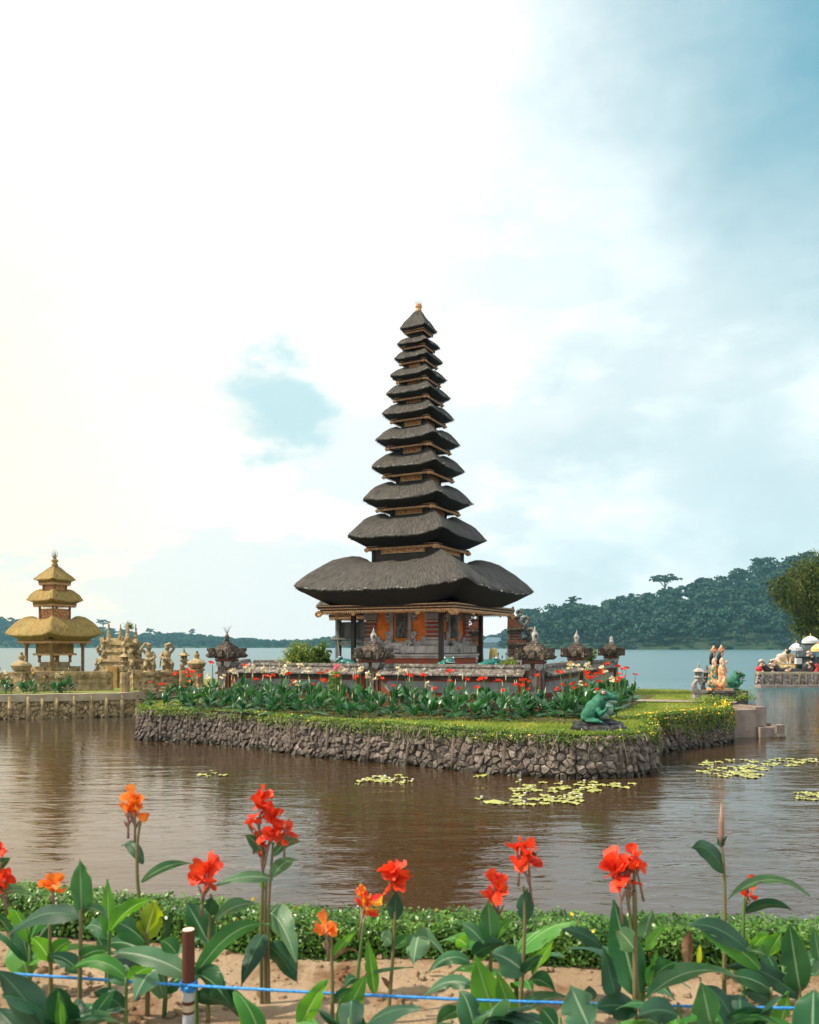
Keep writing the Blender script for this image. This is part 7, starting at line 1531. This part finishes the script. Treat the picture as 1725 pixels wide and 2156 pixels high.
fg_plant(C8, 3.3, [[(1605, 1430), (1600, 1270), (1600, 1000)], [(1410, 1430), (1420, 1200)]], [(1270, 965, 885, 800, 135, 55, 25, 'leaf_dark'), (1350, 1085, 955, 848, 135, 50, 20, 'leaf_bright'), (1605, 1275, 1135, 1065, 125, 65, 25, 'leaf_dark'), (1605, 1230, 1533, 792, 205, 0, 0, 'leaf'), (1400, 1005, 1495, 835, 140, 5, 20, 'leaf_bright'), (1300, 955, 1405, 845, 90, 10, 20, 'leaf_bright'), (1480, 1440, 1535, 1225, 140, 0, 15, 'leaf_bright'), (1730, 1030, 1690, 815, 100, 0, 15, 'leaf'), (1250, 980, 1395, 1000, 90, 20, 30, 'leaf_pale'), (1420, 1220, 1140, 1130, 110, 30, 30, 'leaf'), (1430, 1300, 1230, 1230, 100, 20, 25, 'leaf_dark'), (1700, 1130, 1780, 1000, 120, 10, 20, 'leaf_pale'), (1640, 1350, 1760, 1260, 130, 20, 20, 'leaf_dark'), (1680, 1440, 1760, 1380, 110, 20, 20, 'leaf')], [], 'leafy dark canna clump filling the right bank corner')
tgt = [o for o in bpy.data.objects if o.get('label') == 'tall canna with a closed pointed bud and no open flower'][0]
p = sight(C8[0]+C8[2]*1100, C8[1]+C8[2]*300, 3.6)-Vector(tgt.location); MB().lathe([(.006, 0), (.013, .05), (.012, .11), (.003, .19)], 8, tuple(p)).build('bud', M['calyx'], tgt, smooth=True)
# leafy young cannas filling the bed
FILL = [(60, 3.75), (150, 3.0), (345, 3.55), (560, 3.0), (735, 3.0), (1010, 3.05), (1085, 3.65), (1180, 3.0), (1350, 3.5), (1430, 3.05), (1560, 3.0), (1650, 3.65), (1710, 3.0)]
for q, (u, d) in enumerate(FILL):
    x = (u-862.5)*d/1725; rq = random.Random(500+q); t = thing('young_canna', ('bright' if q % 3 == 0 else 'dark' if q % 3 == 1 else 'pale')+' leafy young canna, '+(ORD[q] if q < 12 else str(q+1)+'th')+' along the near bank', 'canna', (x, d, BANK), group='young cannas without flowers on the near bank')
    hh = rq.uniform(.12, .30) if d > 3.3 else rq.uniform(.12, .26); MB().tube([(0, 0, -.03), (.01, 0, hh*.6), (.0, .01, hh+.05)], [.011, .010, .006], 7).build('stem', M['stem_g'], t, smooth=True)
    for k in range(rq.choice((5, 6, 7))):
        a = k*2.4+rq.uniform(-.5, .5); el = rq.uniform(.1, 1.0); L_ = rq.uniform(.22, .36); dv = Vector((math.cos(a)*math.cos(el), math.sin(a)*math.cos(el)*.6, math.sin(el))); p0 = Vector((0, 0, hh*rq.uniform(.3, 1)))
        link('leaf', leaf_mesh('leaf', p0, p0+dv*L_+Vector((0, 0, -.10*L_)), Vector((0, 0, .045)), L_*rq.uniform(.38, .48), Vector((-math.sin(a), math.cos(a), rq.uniform(-.3, .3))), M[rq.choice((('leaf_bright', 'leaf', 'leaf_bright'), ('leaf_dark', 'leaf_dark', 'leaf'), ('leaf_pale', 'leaf', 'leaf', 'leaf_dark'))[q % 3])], rq.uniform(.15, .35), rq.uniform(.03, .07), q*10+k, 8, 12), t)
# fallen dry leaves on the soil
for k in range(16):
    x, y = R.uniform(-1.9, 1.9), R.uniform(3.5, 4.25); z = bank_z(x, y)+.008; a = R.uniform(0, 6.28); L_ = R.uniform(.06, .16); d = Vector((math.cos(a), math.sin(a), .05))
    o = link('fallen_leaf', leaf_mesh('fallen_leaf', Vector((0, 0, 0)), d*L_, Vector((0, 0, .012)), L_*.22, Vector((-d.y, d.x, .2)), M['leaf_dead'], .5, .1, k, 4, 6), None, (x, y, z)); tag(o, 'dry curled leaf fallen on the sandy bed', 'leaf', 'dry leaves fallen on the sandy bed')

# ------------------------------------------------------------------ bamboo stake and rope
sx, sd_ = (397-862.5)*3.25/1725, 3.25
stake = thing('bamboo_stake', 'brown bamboo stake with painted bands holding the blue rope', 'stake', (sx, sd_, BANK))
zt = sight(397, 1958, 3.25).z-BANK; zr = sight(397, 2075, 3.25).z-BANK; r0 = .0245
for nm, a, b, mt, k in (('shaft', zr-.005, zt, 'post_brown', 1), ('grey_band', zr-.058, zr-.005, 'post_grey', .97), ('dark_ring', zr-.072, zr-.058, 'post_brown', 1.0), ('cream_band', zr-.098, zr-.072, 'post_cream', .98), ('dark_ring', zr-.108, zr-.098, 'post_brown', 1.0), ('grey_band', zr-.15, zr-.108, 'post_grey', .97), ('lower_shaft', -.08, zr-.15, 'post_cream', .99)): MB().lathe([(r0*k, a), (r0*k, b)], 20).build(nm, M[mt], stake, smooth=False)
MB().lathe([(r0*.94, zt), (r0*.92, zt+.003), (r0*.3, zt+.004)], 20).build('cut_end', M['post_cut'], stake)
rope = thing('blue_rope', 'thin blue nylon rope strung across the flower bed', 'rope', (sx, sd_, BANK+zr)); o_ = Vector(rope.location)
pts = [(-260, 2030, 3.35), (0, 2049, 3.27), (200, 2062, 3.24), (397, 2075, 3.218)]; mb = MB().tube([sight(*p)-o_ for p in pts], .0058, 8); mb.tube([sight(*p)-o_ for p in [(397, 2075, 3.218), (700, 2092, 3.19), (1000, 2106, 3.16), (1350, 2117, 3.13), (1725, 2124, 3.1), (2000, 2126, 3.1)]], .0058, 8); mb.build('strand', M['rope'], rope, smooth=True)
kn = MB()
for k, z in enumerate((-.012, 0, .011)): kn.tube([((r0+.005)*math.cos(a), (r0+.005)*math.sin(a), z+.004*math.sin(a*2+k)) for a in [q*math.pi/10 for q in range(21)]], .0052, 6)
kn.ball((.004, -r0-.008, 0), (.012, .008, .010)); kn.build('knot', M['rope'], rope, smooth=True)

# ------------------------------------------------------------------ haze: even pale air over the whole lake
hz = bpy.data.materials.new('haze_air'); hz.use_nodes = True; nt = hz.node_tree
nt.nodes.remove(nt.nodes['Principled BSDF']); pv = nt.nodes.new('ShaderNodeVolumePrincipled'); pv.inputs['Color'].default_value = (.32, .76, .95, 1); pv.inputs['Density'].default_value = HAZE; pv.inputs['Anisotropy'].default_value = 0.2
nt.links.new(pv.outputs[0], nt.nodes['Material Output'].inputs['Volume'])
hb_ = MB().box((0, 820, 124), (3300, 1900, 250)); haze = hb_.build('haze', hz); tag(haze, 'thin blue air between the viewer and the far shore', kind='stuff')
